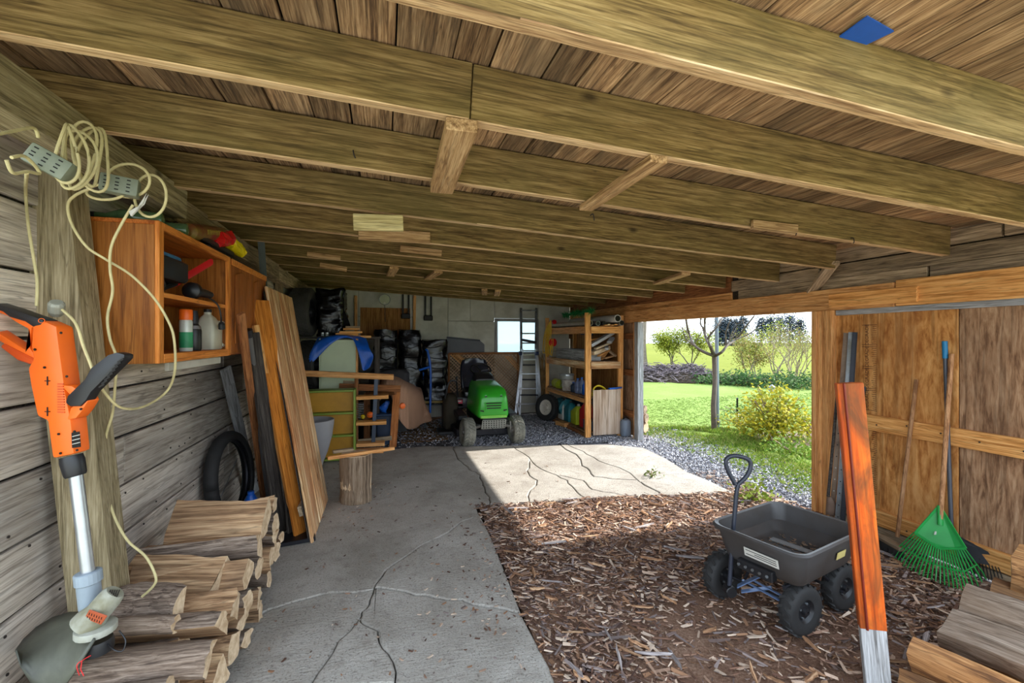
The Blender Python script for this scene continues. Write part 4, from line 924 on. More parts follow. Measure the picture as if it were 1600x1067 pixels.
c = V((-1.2, Y0 + .09, ZB)); bottle('jar', 'clear dirty jar with blue label at the near end of the bottom cupboard shelf', 'jar', c, [(.05, 0), (.055, .01), (.055, .15), (.04, .18), (.04, .2)], plain('dirty_clear_plastic', hexc(150, 146, 120), .4), ([(.043, .195), (.043, .215)], white_pl), ([(.0555, .04), (.0555, .12)], plain('blue_label', hexc(40, 84, 130), .5)))
# white jug with a loop handle
jy = CY(327, 525).y; jug = T('plastic_jug', 'translucent white plastic jug with loop handle on the bottom cupboard shelf', 'jug', (-1.12, jy, ZB)); m_jug = plain('jug_plastic', hexc(196, 194, 176), .45, var=.12)
def rr2(cx, cy, hx, hy, z, r=.02, n=4):
    out = []
    for q, (su, sw) in enumerate(((1, 1), (-1, 1), (-1, -1), (1, -1))):
        for k in range(n + 1):
            a = PI / 2 * (q + k / n); out.append(V((cx + su * (hx - r) + r * math.cos(a), cy + sw * (hy - r) + r * math.sin(a), z)))
    return out
mb = MB(); mb.loft([rr2(-1.12, jy, .05, .085, ZB), rr2(-1.12, jy, .055, .09, ZB + .01), rr2(-1.12, jy, .055, .09, ZB + .15), rr2(-1.12, jy - .02, .035, .05, ZB + .21), rr2(-1.12, jy - .03, .02, .02, ZB + .23, .015), rr2(-1.12, jy - .03, .02, .02, ZB + .25, .015)]); ob('body', mb, m_jug, jug, smooth=True)
mb = MB(); mb.tube(sm_path([V((-1.08, jy + .05, ZB + .18)), V((-1.05, jy + .15, ZB + .17)), V((-1.05, jy + .20, ZB + .09)), V((-1.05, jy + .15, ZB + .02)), V((-1.07, jy + .07, ZB + .03))], 5), .012, 8); ob('handle', mb, m_jug, jug, smooth=True); mb = MB(); mb.lathe([(.023, 0), (.023, .02)], (-1.12, jy - .03, ZB + .245), (0, 0, 1), 14); ob('cap', mb, dark_met, jug)
# tools on the middle shelf
tl = T('power_tool_case', 'black moulded tool case with a blue lid on the middle cupboard shelf', 'case', (-1.15, Y0 + .25, ZM)); mb = MB(); mb.loft([rr2(-1.17, Y0 + .27, .09, .19, ZM + .085), rr2(-1.17, Y0 + .27, .1, .2, ZM + .1), rr2(-1.17, Y0 + .27, .1, .2, ZM + .19), rr2(-1.17, Y0 + .27, .09, .17, ZM + .2)]); ob('body', mb, black_pl, tl, smooth=True)
mb = MB(); mb.loft([rr2(-1.17, Y0 + .27, .085, .16, ZM + .2), rr2(-1.17, Y0 + .27, .08, .15, ZM + .225)]); ob('lid', mb, plain('steel_blue_plastic', hexc(60, 120, 170), .45), tl, bevel=.006)
g = T('caulking_gun', 'bright red tool handle sticking out of the middle cupboard shelf', 'tool', (-1.1, Y0 + .6, ZM)); mb = MB(); mb.loft([[V((-1.15 + .09 * t, Y0 + .5 + .28 * t, ZM + .09 + .17 * t)) + V((math.cos(a) * .008, 0, math.sin(a) * .022)) + V((0, math.cos(a) * .012, 0)) for a in [i * PI / 5 for i in range(10)]] for t in (0, .25, .5, .75, 1)]); ob('handle', mb, red_pl, g, smooth=True); mb = MB(); mb.tube([V((-1.15, Y0 + .5, ZM + .09)), V((-1.2, Y0 + .36, ZM + .03))], .018); ob('rod', mb, dark_met, g)
lm = T('work_lamp', 'black corded hand lamp lying on the middle cupboard shelf, cord hanging down', 'lamp', (-1.1, Y0 + .6, ZM)); mb = MB(); mb.lathe([(.02, 0), (.048, .02), (.05, .05), (.03, .09), (.024, .22), (.02, .26)], (-1.09, Y0 + .52, ZM + .055), (.1, 1, -.02), 16); ob('head', mb, black_pl, lm, smooth=True)
mb = MB(); mb.tube(sm_path([V((-1.08, Y0 + .76, ZM + .04)), V((-1.03, Y0 + .8, ZM - .01)), V((-1.02, Y0 + .83, ZM - .09)), V((-1.03, Y0 + .86, ZM - .13))], 5), .005, 6); ob('cord', mb, black_pl, lm); mb = MB(); mb.lathe([(.012, 0), (.02, .015), (.02, .045), (.012, .05)], (-1.03, Y0 + .87, ZM - .12), (0, .2, -1), 10); ob('plug', mb, black_pl, lm)
rg = T('saw_blade_ring', 'round black ring tool lying at the near end of the middle shelf', 'ring', (-1.1, Y0 + .17, ZM)); mb = MB(); mb.tube([V((-1.11, Y0 + .18 + .085 * math.cos(a), ZM + .048 + .04 * math.sin(a))) for a in [i * PI / 10 for i in range(20)]], .008, 8, closed=True); ob('ring', mb, dark_met, rg); mb = MB(); mb.lathe([(.03, 0), (.03, .02)], (-1.12, Y0 + .18, ZM + .04), (1, 0, 0), 12); ob('core', mb, black_pl, rg)
# on top of the cupboards
gb = T('glass_bottle', 'green glass bottle lying on top of the open cupboard, its foot to the room', 'bottle', (-1.12, Y0 + .45, ZT)); m_gg = plain('green_glass', hexc(92, 120, 84), .12, col2=hexc(60, 84, 56)); mb = MB(); mb.lathe([(.02, -.004), (.036, 0), (.04, .01), (.04, .17), (.016, .23), (.016, .28)], (-1.06, Y0 + .42, ZT + .042), (-1, -.15, 0), 18); ob('body', mb, m_gg, gb, smooth=True); mb = MB(); mb.lathe([(.017, .27), (.017, .3)], (-1.06, Y0 + .42, ZT + .042), (-1, -.15, 0), 12); ob('stopper', mb, dark_met, gb)
gb2 = dup(gb, Matrix.Translation((-.03, -.22, .0)), 'green glass bottle lying on the cupboard top nearest the cord outlets'); gb3 = None
tin = T('snack_bag', 'olive and red printed packet with red crinkled end on top of the cupboard', 'packet', (-1.12, Y0 + .85, ZT)); mb = MB(); q0 = P(292, 362, X=-1.1); q1 = P(345, 366, X=-1.1)
mb.loft([[q0.lerp(q1, t) + V((math.cos(a) * .05 * s, 0, math.sin(a) * .05 * s)) for a in [i * PI / 8 for i in range(16)]] for t, s in ((0, .6), (.03, 1), (.5, 1.05), (.97, 1), (1, .8))]); pk = ob('packet', mb, plain('olive_red_print', hexc(132, 116, 44), .45, col2=hexc(120, 30, 30), scale=9), tin, smooth=True)
for k in range(12):
    c = q0.lerp(q1, .3 + k * .05) + V((.051, 0, .006)); mb = MB(); mb.bar(c - V((0, 0, .014)), c + V((0, .006, .014)), .004, .006); ob('lettering', mb, plain('ochre_print', hexc(176, 152, 62), .5) if k == 0 else bpy.data.materials['ochre_print'], pk)
def crumple(name, p0, p1, r0, r1, mat, parent, seed, amp=.35, n=14, S=8):
    mb = MB(); p0, p1 = V(p0), V(p1); Fm = frame(p0, p1); secs = []
    for i in range(S + 1):
        t = i / S; c = p0.lerp(p1, t); r = r0 + (r1 - r0) * t; r *= (.35 if i in (0, S) else 1)
        secs.append([c + (Fm @ V((0, math.cos(2 * PI * k / n), math.sin(2 * PI * k / n)))) * r * (1 + amp * noise.noise(V((k * 1.1, t * 5, seed)))) for k in range(n)])
    mb.loft(secs); return ob(name, mb, mat, parent)
m_foil = plain('red_foil', hexc(214, 24, 26), .22, var=.35); m_foy = plain('yellow_foil', hexc(232, 206, 16), .25, var=.3)
crumple('crinkled_end', P(334, 374, X=-1.08), P(357, 372, X=-1.08), .055, .06, m_foil, tin, 3)
yb = T('yellow_packet', 'crumpled bright yellow bag drooping off the far end of the cupboard top', 'packet', P(370, 395, X=-1.06)); crumple('bag', P(352, 372, X=-1.08), P(380, 397, X=-1.05), .05, .04, m_foy, yb, 8); crumple('twisted_end', P(375, 392, X=-1.05), P(384, 398, X=-1.03), .02, .012, m_foy, yb, 9, n=8, S=4)
for k, (nm, lab, pa, pb, w, h, m) in enumerate((('black_pouch', 'flat black zipped pouch under the printed packet on the cupboard', (300, 372), (352, 388), .12, .035, black_pl), ('folded_cloth', 'folded dark cloth beneath the pouch on the cupboard top', (310, 388), (350, 397), .11, .025, dark_met), ('booklet', 'thin pale booklet lying at the near top edge of the open cupboard', (262, 368), (296, 386), .1, .008, white_pl))):
    t = T(nm, lab, nm.split('_')[-1], P(*pa, X=-1.12)); a, b_ = P(*pa, X=-1.12), P(*pb, X=-1.12); a.z = b_.z = ZT + (.055, .02, .006)[k]; bar('slab', a, b_, w, h, m, t, bevel=.006)
# ------------------------------------------------------------------ extension cord, coil and outlets on the post
ext = T('extension_cord', 'long cream extension cord coiled on the plate beam and looped down past the cupboard', 'cord', P(110, 230, D=1.75))
def DX(x, y, d):                                                # keep the cord in front of the plate beam and the post
    dx = SN + (x - CX) / F * CS
    return min(d, 1.105 / -dx) if y < 300 and dx < 0 else d
def cordp(name, pts, r=.0052): pts = [(x, y, DX(x, y, d)) for x, y, d in pts]; mb = MB(); mb.tube(sm_path([P(x, y, D=d) for x, y, d in pts], 7), r, 8); return ob(name, mb, cord_m, ext, smooth=True)
for k in range(6):
    cx, cy, rx, ry, d = 104 + k * 9, 240 + (k % 3) * 5, 17 + 4 * (k % 3), 46 + 4 * (k % 2), 1.55 + .035 * k
    mb = MB(); mb.tube([P(cx + rx * math.cos(a) + 6 * math.sin(2 * a + k), cy + ry * math.sin(a), D=d + .02 * math.cos(a)) for a in [i * PI / 14 for i in range(28)]], .0052, 8, closed=True); ob('coil_loop', mb, cord_m, ext, smooth=True)
cordp('cord_run', [(-15, 212, 1.8), (20, 205, 1.8), (52, 200, 1.79), (60, 215, 1.78)])
cordp('cord_run', [(42, 270, 1.8), (40, 300, 1.78), (44, 350, 1.76), (52, 400, 1.75), (58, 440, 1.75), (57, 478, 1.74)])
cordp('cord_run', [(95, 482, 1.76), (118, 505, 1.75), (130, 540, 1.74), (140, 565, 1.73), (150, 590, 1.74), (165, 615, 1.78), (190, 637, 1.85), (225, 635, 2.0), (260, 612, 2.15), (273, 580, 2.1), (272, 530, 2.04), (262, 500, 2.02), (240, 465, 2.0), (205, 430, 1.95), (165, 405, 1.88), (135, 385, 1.84), (112, 350, 1.82), (106, 320, 1.81), (118, 305, 1.8), (140, 295, 1.8)])
cordp('cord_run', [(208, 320, 1.86), (190, 350, 1.86), (174, 385, 1.87), (172, 420, 1.88), (176, 455, 1.89), (168, 495, 1.9), (172, 530, 1.9), (182, 560, 1.92), (180, 600, 1.95), (176, 645, 2.0), (166, 680, 2.02), (164, 720, 2.03), (168, 770, 2.02), (180, 810, 2.0), (200, 845, 1.97), (228, 870, 1.95), (243, 900, 1.94), (240, 915, 1.94), (222, 932, 1.94)])
for cx, cy, rx, ry, d in ((200, 282, 34, 26, 1.84), (235, 306, 25, 33, 1.88), (165, 300, 30, 12, 1.82)):
    mb = MB(); mb.tube([P(cx + rx * math.cos(a), cy + ry * math.sin(a), D=d + .015 * math.sin(a)) for a in [i * PI / 14 for i in range(28)]], .0055, 8, closed=True); ob('coil_loop', mb, cord_m, ext, smooth=True)
cordp('cord_run', [(10, 250, 1.8), (20, 270, 1.79), (42, 268, 1.79), (62, 270, 1.78), (40, 245, 1.79), (18, 246, 1.8)])
m_box = plain('grey_outlet_box', hexc(132, 138, 120), .5, var=.2, col2=hexc(96, 104, 84))
def outlet(c, ax, label):
    t = T('outlet_box', label, 'outlet box', c); mb = MB(); ax = V(ax).normalized(); M = Matrix.Translation(c) @ frame((0, 0, 0), ax)
    mb.box(-.06, .06, -.03, .03, -.035, .035, M); bx_ = ob('box', mb, m_box, t, bevel=.008, smooth=True)
    for i in range(3):
        for s in (-1, 1):
            mb = MB()
            for dz in (-.008, .008): mb.box(-.04 + i * .035 - .006, -.04 + i * .035 + .006, -.032, -.0295, s * .014 + dz - .002, s * .014 + dz + .002, M)
            ob('socket', mb, screw_dk, bx_)
    return t
outlet(P(80, 256, D=1.54), (.8, .1, -.45), 'grey multi socket box hanging at the top of the wall post among the coil')
outlet(P(188, 291, D=1.82), (.95, .25, -.1), 'green-grey socket box hanging in the cord loop over the cupboard')
mb = MB(); mb.lathe([(.018, 0), (.026, .02), (.026, .05), (.02, .06)], P(88, 492, D=1.775), (.3, -.5, .8), 12); tag(ob('cord_plug', mb, plain('clear_grey_plug', hexc(150, 150, 136), .4), bevel=.002), 'dirty clear plug end behind the top of the orange trimmer', 'plug')
mb = MB(); mb.prism([P(200, 330, D=1.85), P(222, 318, D=1.85), P(226, 308, D=1.85), P(214, 326, D=1.85), P(204, 338, D=1.85)], FWD * .01); tag(ob('cord_plug', mb, white_pl, bevel=.002), 'white plug hanging under the socket box over the cupboard', 'plug')
# ------------------------------------------------------------------ tools on the right wall
rake = T('leaf_rake', 'green plastic leaf rake with wooden handle leaning head down on the plywood', 'rake', G(1465, 905))
m_rk = plain('rake_green_plastic', hexc(36, 164, 74), .4, var=.2)
tip_px = [(1393, 868), (1412, 884), (1436, 897), (1462, 908), (1490, 918), (1515, 924), (1541, 905)]
hub_px = [(1428, 832), (1440, 842), (1452, 850), (1466, 856), (1480, 859), (1494, 859), (1507, 856)]
def along(px, s):
    n = len(px) - 1; i = min(int(s * n), n - 1); f = s * n - i
    return V(px[i]).lerp(V(px[i + 1]), f)
ends = [P(*along(tip_px, s / 24), Z=.012) for s in range(25)]
hubs = [P(*along(hub_px, s / 24), D=3.18 - .20 * s / 24) for s in range(25)]
apx = P(1466, 789, D=3.12)
mb = MB(); fr = [hubs[0], hubs[4], hubs[8], hubs[12], hubs[16], hubs[20], hubs[24], apx + (hubs[24] - apx) * .06, apx, apx + (hubs[0] - apx) * .06]
mb.prism(fr, -FWD * .006 + V((.004, 0, 0))); fan = ob('rake_head', mb, m_rk, rake, bevel=.002)
mb = MB(); mb.tube([apx - FWD * .012, apx.lerp(hubs[12], .45) - FWD * .014], .016, 10); ob('socket', mb, m_rk, rake, smooth=True)
mb = MB(); mb.bar(hubs[0] - FWD * .008, hubs[12] - FWD * .008, .01, .014); mb.bar(hubs[12] - FWD * .008, hubs[24] - FWD * .008, .01, .014); ob('head_rib', mb, m_rk, fan)
for a, b_ in ((apx, hubs[0]), (apx, hubs[24])):
    mb = MB(); mb.bar(a - FWD * .008, b_ - FWD * .008, .008, .014); ob('head_rib', mb, m_rk, fan)
mb = MB(); c = apx.lerp(hubs[9], .68) - FWD * .012; mb.prism([c + V((-.014, 0, -.01)), c + V((.012, 0, -.012)), c + V((.015, 0, .008)), c + V((-.006, 0, .013))], -FWD * .002); ob('worn_sticker', mb, white_pl, fan)
for s in range(25):
    a, b_ = hubs[s], ends[s]; mid = a.lerp(b_, .82) + V((0, 0, .012)); mb = MB()
    mb.tube([a, a.lerp(b_, .5) + V((0, 0, .006)), mid, b_ + (b_ - a).normalized() * .004], [.0042, .0042, .004, .0028], 5); ob('tine', mb, m_rk, rake)
mb = MB(); mb.tube([hubs[s].lerp(ends[s], .55) - FWD * .004 + V((0, 0, .006)) for s in range(25)], .0045, 5); ob('tine_spacer', mb, m_rk, rake)
mb = MB(); top = P(1487, 553, X=3.845); mb.tube([apx.lerp(hubs[12], .35) - FWD * .014, top], .0145, 12); ob('handle', mb, w_handle, rake, smooth=True)
rk2 = T('fan_rake', 'black fan rake with grey pole and blue grip standing behind the green rake', 'rake', G(1530, 880))
t2 = P(1476, 533, X=3.845); b2 = P(1487, 842, X=3.81); g2 = t2.lerp(b2, .085)
mb = MB(); mb.tube([g2, b2], .013, 12); ob('pole', mb, plain('grey_pole_coating', hexc(86, 88, 96), .45, .3), rk2, smooth=True); mb = MB(); mb.tube([t2, g2 + (g2 - t2) * .05], .0165, 12); ob('grip', mb, plain('teal_blue_grip', hexc(24, 122, 170), .5), rk2, smooth=True)
e2 = [P(x, y, X=3.80) for x, y in ((1500, 915), (1520, 912), (1540, 908), (1556, 902), (1562, 888))]; a2 = b2
mb = MB(); mb.prism([b2, P(1500, 838, X=3.83), P(1545, 862, X=3.835), P(1560, 885, X=3.84), P(1530, 880, X=3.83), P(1500, 870, X=3.82)], (-.006, 0, 0)); ob('fan_plate', mb, plain('dull_dark_grey', hexc(62, 62, 66), .7), rk2)
for s in range(13):
    q = along([(1500, 868), (1530, 878), (1560, 886)], s / 12); w = along([(1504, 906), (1534, 908), (1566, 904)], s / 12); mb = MB(); mb.tube([P(q.x, q.y, X=3.83), P(w.x, w.y, X=3.82)], .003, 5); ob('tine', mb, black_pl, rk2)
brm = T('push_broom', 'push broom with long wooden handle and dark bristle head, left of the green rake', 'broom', G(1390, 862))
hb = P(1402, 832, X=3.68); mb = MB(); mb.tube([hb + V((0, 0, -.03)), P(1432, 593, X=3.84)], .0135, 12); ob('handle', mb, w_handle, brm, smooth=True)
h0, h1 = G(1362, 848) + V((0, 0, .085)), G(1412, 878) + V((0, 0, .085)); bar('broom_block', h0, h1, .06, .03, w_old, brm, bevel=.005)
mb = MB()
for k in range(60):
    c = h0.lerp(h1, (k % 30 + .5) / 30) + V(((-.018, .018)[k // 30], .01, -.012)); mb.bar(c, c + V((R.gauss(0, .006), R.gauss(0, .006), -.07)), .012, .014, up=(1, 0, 0))
ob('bristles', mb, black_rub, brm, kind='stuff')
# metal channels, pipe and shovel in the corner by the opening
m_rust = plain('rusty_channel_steel', hexc(150, 126, 104), .6, .2, var=.35, col2=hexc(104, 80, 62))
for k, (b0, t0, m, lab) in enumerate((((1299, 790), (1322, 520), m_rust, 'brown perforated steel channel leaning in the corner, left one of the bundle'), ((1308, 792), (1330, 519), grey_met, 'grey steel channel in the middle of the leaning corner bundle'), ((1316, 795), (1336, 519), dark_met, 'dark steel channel leaning rightmost in the corner bundle'), ((1328, 800), (1350, 610), dark_met, 'short dark rod leaning in the corner beside the steel channels'))):
    a, b_ = P(*b0, X=3.66 - .02 * k), P(*t0, X=3.81); a.z = .02; t = T('steel_channel' if k < 3 else 'steel_rod', lab, 'channel' if k < 3 else 'rod', a)
    if k < 3:
        bar('web', a, b_, .034, .004, m, t, up=(-.8, -.6, 0)); fr = frame(a, b_, (-.8, -.6, 0)); yv = fr @ V((0, 1, 0)); zv = fr @ V((0, 0, 1))
        for s in (-1, 1): bar('flange', a + yv * .0165 * s + zv * .01, b_ + yv * .0165 * s + zv * .01, .003, .02, m, t, up=(-.8, -.6, 0))
        for j in range(10):
            c = a.lerp(b_, .05 + j * .06) + zv * .003; mb = MB(); mb.lathe([(.005, 0), (.005, .002)], c, zv, 8); ob('punched_hole', mb, white_pl if k == 0 and j < 5 else screw_dk, t)
    else:
        mb = MB(); mb.tube([a, b_], .011, 10); ob('shaft', mb, m, t, smooth=True); mb = MB(); mb.lathe([(.014, 0), (.014, .03)], b_, b_ - a, 10); ob('end_cap', mb, black_pl, t)
sh = T('spade', 'old brown spade blade standing against the door post behind the cart', 'spade', P(1304, 802, Z=.0)); q = lambda x, y: P(x, y, D=3.85)
rows = [[q(x0 + (x1 - x0) * k / 6, y0 + (y1 - y0) * k / 6) - FWD * .03 * math.sin(PI * k / 6) for k in range(7)] for x0, y0, x1, y1 in ((1292, 776, 1296, 774), (1291, 786, 1308, 788), (1290, 797, 1320, 793), (1290, 804, 1316, 802))]
mb = MB(); mb.grid(rows); ob('blade', mb, plain('spade_rust', hexc(128, 104, 88), .7, .2, var=.3), sh, smooth=True, solid=.004); mb = MB(); mb.tube([q(1294, 776), P(1310, 600, X=3.79)], .012, 8); ob('shaft', mb, w_dark, sh, smooth=True)
bw = bar('scrap_board', (3.72, 2.75, .03), (3.80, 3.05, .05), .12, .03, w_old); tag(bw, 'short old board lying by the wall foot behind the push broom', 'board')
# ------------------------------------------------------------------ boards leaning on the left wall
lean = T('plank_panel', 'large weathered tongue and groove panel leaning frontmost against the left wall', 'panel', G(498, 820))
BL, BR, TR, TL = G(487, 850), G(511, 781), P(455, 465, X=-.99), P(414, 447, X=-.99)
nrm_ = (BR - BL).cross(TL - BL).normalized()
NB = 5
for k in range(NB):
    a0, a1 = (k + .06) / NB, (k + .94) / NB; mb = MB(); q = [BL.lerp(BR, a0), BL.lerp(BR, a1), TL.lerp(TR, a1), TL.lerp(TR, a0)]
    q = [p + nrm_ * R.uniform(-.002, .002) for p in q]
    a, b_ = (q[0] + q[1]) / 2, (q[2] + q[3]) / 2; M = Matrix.Translation(a) @ frame(a, b_, nrm_); Mi = M.inverted()
    mb.loft([[Mi @ (p - nrm_ * .012) for p in q], [Mi @ (p + nrm_ * .012) for p in q]]); ob('tongue_board', mb, w_panel, lean, M=M, bevel=.006)
mb = MB(); q = [BL.lerp(TL, .02), BR.lerp(TR, .02), BR.lerp(TR, .98), BL.lerp(TL, .98)]; sgn = -1 if nrm_.x > 0 else 1
mb.loft([[p + nrm_ * sgn * .016 for p in q], [p + nrm_ * sgn * .02 for p in q]]); ob('groove_darkener', mb, w_dark, lean)  # dark sheet added behind the boards so the grooves look shaded
for t in (.12, .85): bar('back_batten', BL.lerp(TL, t) + nrm_ * sgn * .04, BR.lerp(TR, t) + nrm_ * sgn * .04, .08, .03, w_old, lean, up=nrm_)
def leaner(bp, tp, w, th, m, label, name='leaning_board', bx_=None, tx=-1.16, up=None):
    a = G(*bp) if bx_ is None else P(*bp, X=bx_); b_ = P(*tp, X=tx)
    if bx_ is not None: a = a + (a - b_) * (max(0, a.z - .01) / max(.05, b_.z - a.z))
    up = up or (V((.75, -.6, 0)))
    return tag(bar(name, a, b_, w, th, m, up=up), label, 'board')
leaner((474, 838), (406, 469), .16, .022, w_orange, 'orange stained board leaning behind the left edge of the weathered panel', tx=-1.0)
leaner((459, 836), (432, 520), .12, .02, w_dark, 'black board leaning between the orange board and the weathered panel foot', tx=-1.0)
leaner((440, 832), (394, 520), .11, .03, w_dark, 'dark charcoal board leaning left of the orange board', tx=-1.0)
pp = (G(424, 800), P(387, 515, X=-1.0)); t = T('grey_pipe', 'grey plastic pipe leaning between the brown strip and the charcoal board', 'pipe', pp[0]); mb = MB(); mb.tube(pp, .028, 14); ob('pipe', mb, plain('grey_pipe_plastic', hexc(92, 90, 90), .5), t, smooth=True); mb = MB(); mb.lathe([(.033, -.06), (.033, 0)], pp[1], pp[1] - pp[0], 14); ob('coupling', mb, dark_met, t)
leaner((414, 790), (376, 490), .055, .03, w_brown, 'narrow brown wooden strip leaning at the left of the dark boards', tx=-.96)
leaner((398, 770), (352, 575), .10, .02, w_grey, 'pale grey weathered board leaning behind the black hoop', tx=-1.30)
leaner((388, 772), (362, 600), .045, .02, w_grey, 'slim pale grey lath leaning beside the pale grey board', tx=-1.28)
leaner((462, 830), (399, 508), .05, .03, w_pine, 'short raw pine offcut edge showing between the dark and orange boards', tx=-1.0)
fp = bar('foot_plate', G(425, 850), G(492, 838), .2, .03, dark_met, up=(0, 0, 1)); fp.matrix_basis = Matrix.Translation((0, 0, .018)) @ fp.matrix_basis; tag(fp, 'flat dark steel plate on the slab under the feet of the leaning boards', 'plate')
ch = T('steel_stud', 'galvanised steel stud standing against the plate beam beyond the closed cupboard', 'stud', P(425, 640, X=-1.12)); a, b_ = P(432, 640, X=-1.16), P(408, 376, X=-1.1); a.z = .0
for o_, w, h in ((V((0, 0, 0)), .09, .004), (V((.0, -.043, 0)), .004, .04), (V((0, .043, 0)), .004, .04)): bar('web' if w > .05 else 'flange', a + o_, b_ + o_, w, h, plain('galvanised_steel', hexc(110, 118, 116), .5, .6) if w > .05 else bpy.data.materials['galvanised_steel'], ch, up=(1, 0, 0))
# thin hoop of tyre on the left wall
hp_ = T('bicycle_tyre', 'old bicycle tyre standing against the plank wall behind the firewood', 'tyre', (-1.25, 3.85, 0)); hc = P(361, 742, X=-1.25); rr_ = .385
hc.z = rr_ + .03; lean_ax = V((1, -.12, .10)).normalized(); u = lean_ax.cross(V((0, 0, 1))).normalized(); w = u.cross(lean_ax)
mb = MB(); secs = [[hc + (u * math.cos(a) + w * math.sin(a)) * (rr_ - .045 + .045 * math.cos(p)) + lean_ax * .05 * math.sin(p) for p in [j * PI * 1.5 / 9 - PI * .75 for j in range(10)]] for a in [i * PI / 20 for i in range(41)]]
mb.loft(secs, cap=False, closed=False); ob('tyre_casing', mb, black_rub, hp_, smooth=True, solid=.006)
mb = MB(); mb.tube([hc + (u * math.cos(a) + w * math.sin(a)) * (rr_ - .075) for a in [i * PI / 18 for i in range(36)]], .016, 8, closed=True); ob('inner_tube', mb, dark_met, hp_, smooth=True)
mb = MB(); mb.tube([hc + u * .2 + w * -.1, hc + u * -.15 + w * .12], .003, 6); ob('spoke', mb, grey_met, hp_)
c = P(392, 782, X=-1.02); c.z = .0; bottle('cleaner_bottle', 'bright blue plastic bottle standing between the bicycle tyre and the brown strip', 'bottle', P(392, 786, Z=.22) * 1, [(.045, -.2), (.05, -.19), (.05, .03), (.03, .07)], blue_pl, ([(.026, .07), (.026, .10)], blue_pl))
# ------------------------------------------------------------------ chopping block, planter
cb = T('chopping_block', 'sawn log chopping block with rough bark standing on the slab', 'chopping block', G(557, 788)); c = G(557, 781)
mb = MB(); mb.lathe([(.155, 0), (.16, .04), (.15, .15), (.152, .3), (.15, .42), (.148, .455)], c, (0, 0, 1), 30, cap=False, wob=.12); ob('bark', mb, wood('block_bark', hexc(84, 68, 54), hexc(140, 118, 96), hexc(176, 156, 134), axis=2, grain=14, bmp=1.2, knots=False, stain=hexc(170, 150, 124), stain_amt=.4), cb)
mb = MB(); mb.lathe([(.144, 0), (.148, .455), (.146, .46)], c, (0, 0, 1), 30, wob=.12); ob('cut_top', mb, w_end, cb)
sp = bar('kindling_stick', P(512, 716, Z=.488), P(616, 700, Z=.50), .035, .03, w_stud); tag(sp, 'long split kindling stick lying across the chopping block', 'kindling')
sp = bar('kindling_stick', P(520, 706, Z=.478), P(552, 702, Z=.478), .05, .03, w_old); tag(sp, 'short weathered offcut lying on the chopping block', 'kindling')
pt = T('planter_pot', 'tall grey tulip shaped planter pot behind the weathered panel', 'pot', V((-.79, 5.72, 0))); c = V((-.79, 5.72, 0)); m_pot = plain('grey_planter', hexc(150, 148, 150), .6, var=.12)
mb = MB(); mb.lathe([(.10, 0), (.105, .02), (.085, .07), (.10, .12), (.16, .28), (.205, .45), (.225, .60), (.228, .64), (.218, .645), (.212, .62), (.19, .45), (.15, .30), (.02, .28)], c, (0, 0, 1), 32); ob('body', mb, m_pot, pt, smooth=True); mb = MB(); mb.lathe([(.205, .545), (.207, .55), (.01, .56)], c, (0, 0, 1), 24); ob('potting_soil', mb, plain('dark_soil', hexc(48, 44, 42), .95), pt)
# ------------------------------------------------------------------ green shelf, pale panel, tarp and scraps
m_grn = plain('lime_green_paint', hexc(128, 152, 52), .5, var=.15); m_mus = plain('mustard_board', hexc(190, 136, 20), .55, var=.2)
gs = T('green_shelf', 'low bookshelf with lime green frame and mustard back, three bays high', 'shelf', G(520, 716)); gx0, gx1, gy, gh = -1.02, -.37, 6.22, .92
for x in (gx0, gx1): ob('side_panel', MB().box(x - .012, x + .012, gy, gy + .26, 0, gh), m_grn, gs, bevel=.003)
for z in (.03, .33, .62, gh - .012): ob('shelf_board', MB().box(gx0 + .013, gx1 - .013, gy + .004, gy + .25, z - .012, z + .012), m_grn, gs, bevel=.003)
for k in range(3): ob('back_board', MB().box(gx0 + .013, gx1 - .013, gy + .10, gy + .11, .045 + .295 * k, .32 + .292 * k), m_mus, gs)
pp_ = T('pale_panel', 'pale sage green board standing upright behind the low bookshelf', 'panel', P(528, 650, Y=6.9)); x0, x1 = P(501, 580, Y=6.9).x, P(556, 580, Y=6.9).x
m_sage = plain('sage_paint', hexc(196, 208, 172), .5, var=.06); ob('board', MB().box(x0, x1, 6.9, 6.93, .05, P(528, 531, Y=6.9).z), m_sage, pp_, bevel=.004); bar('edge_strip', (x1 + .015, 6.92, .05), (x1 + .015, 6.92, 1.58), .03, .05, w_stud, pp_, up=(0, 1, 0)); bar('edge_strip', (x0 - .012, 6.92, .05), (x0 - .012, 6.92, 1.58), .02, .04, m_sage, pp_, up=(0, 1, 0))
rk_ = T('storage_stand', 'dark rough timber stand behind the pale panel carrying the big tyres', 'stand', (-.85, 7.4, 0))
for x in (-1.3, -.1):
    for y in (7.1, 7.75): bar('leg', (x, y, 0), (x, y, 1.6), .07, .07, w_dark, rk_, up=(0, 1, 0))
for z in (.82, 1.58): ob('deck_board', MB().box(-1.35, -.05, 7.05, 7.8, z, z + .03), w_dark, rk_)
m_tarp = plain('blue_tarp', hexc(18, 92, 200), .38, var=.25, scale=12)
tp = T('blue_tarp', 'blue plastic tarp draped over the top of the pale sage panel', 'tarp', P(530, 580, Y=6.8))
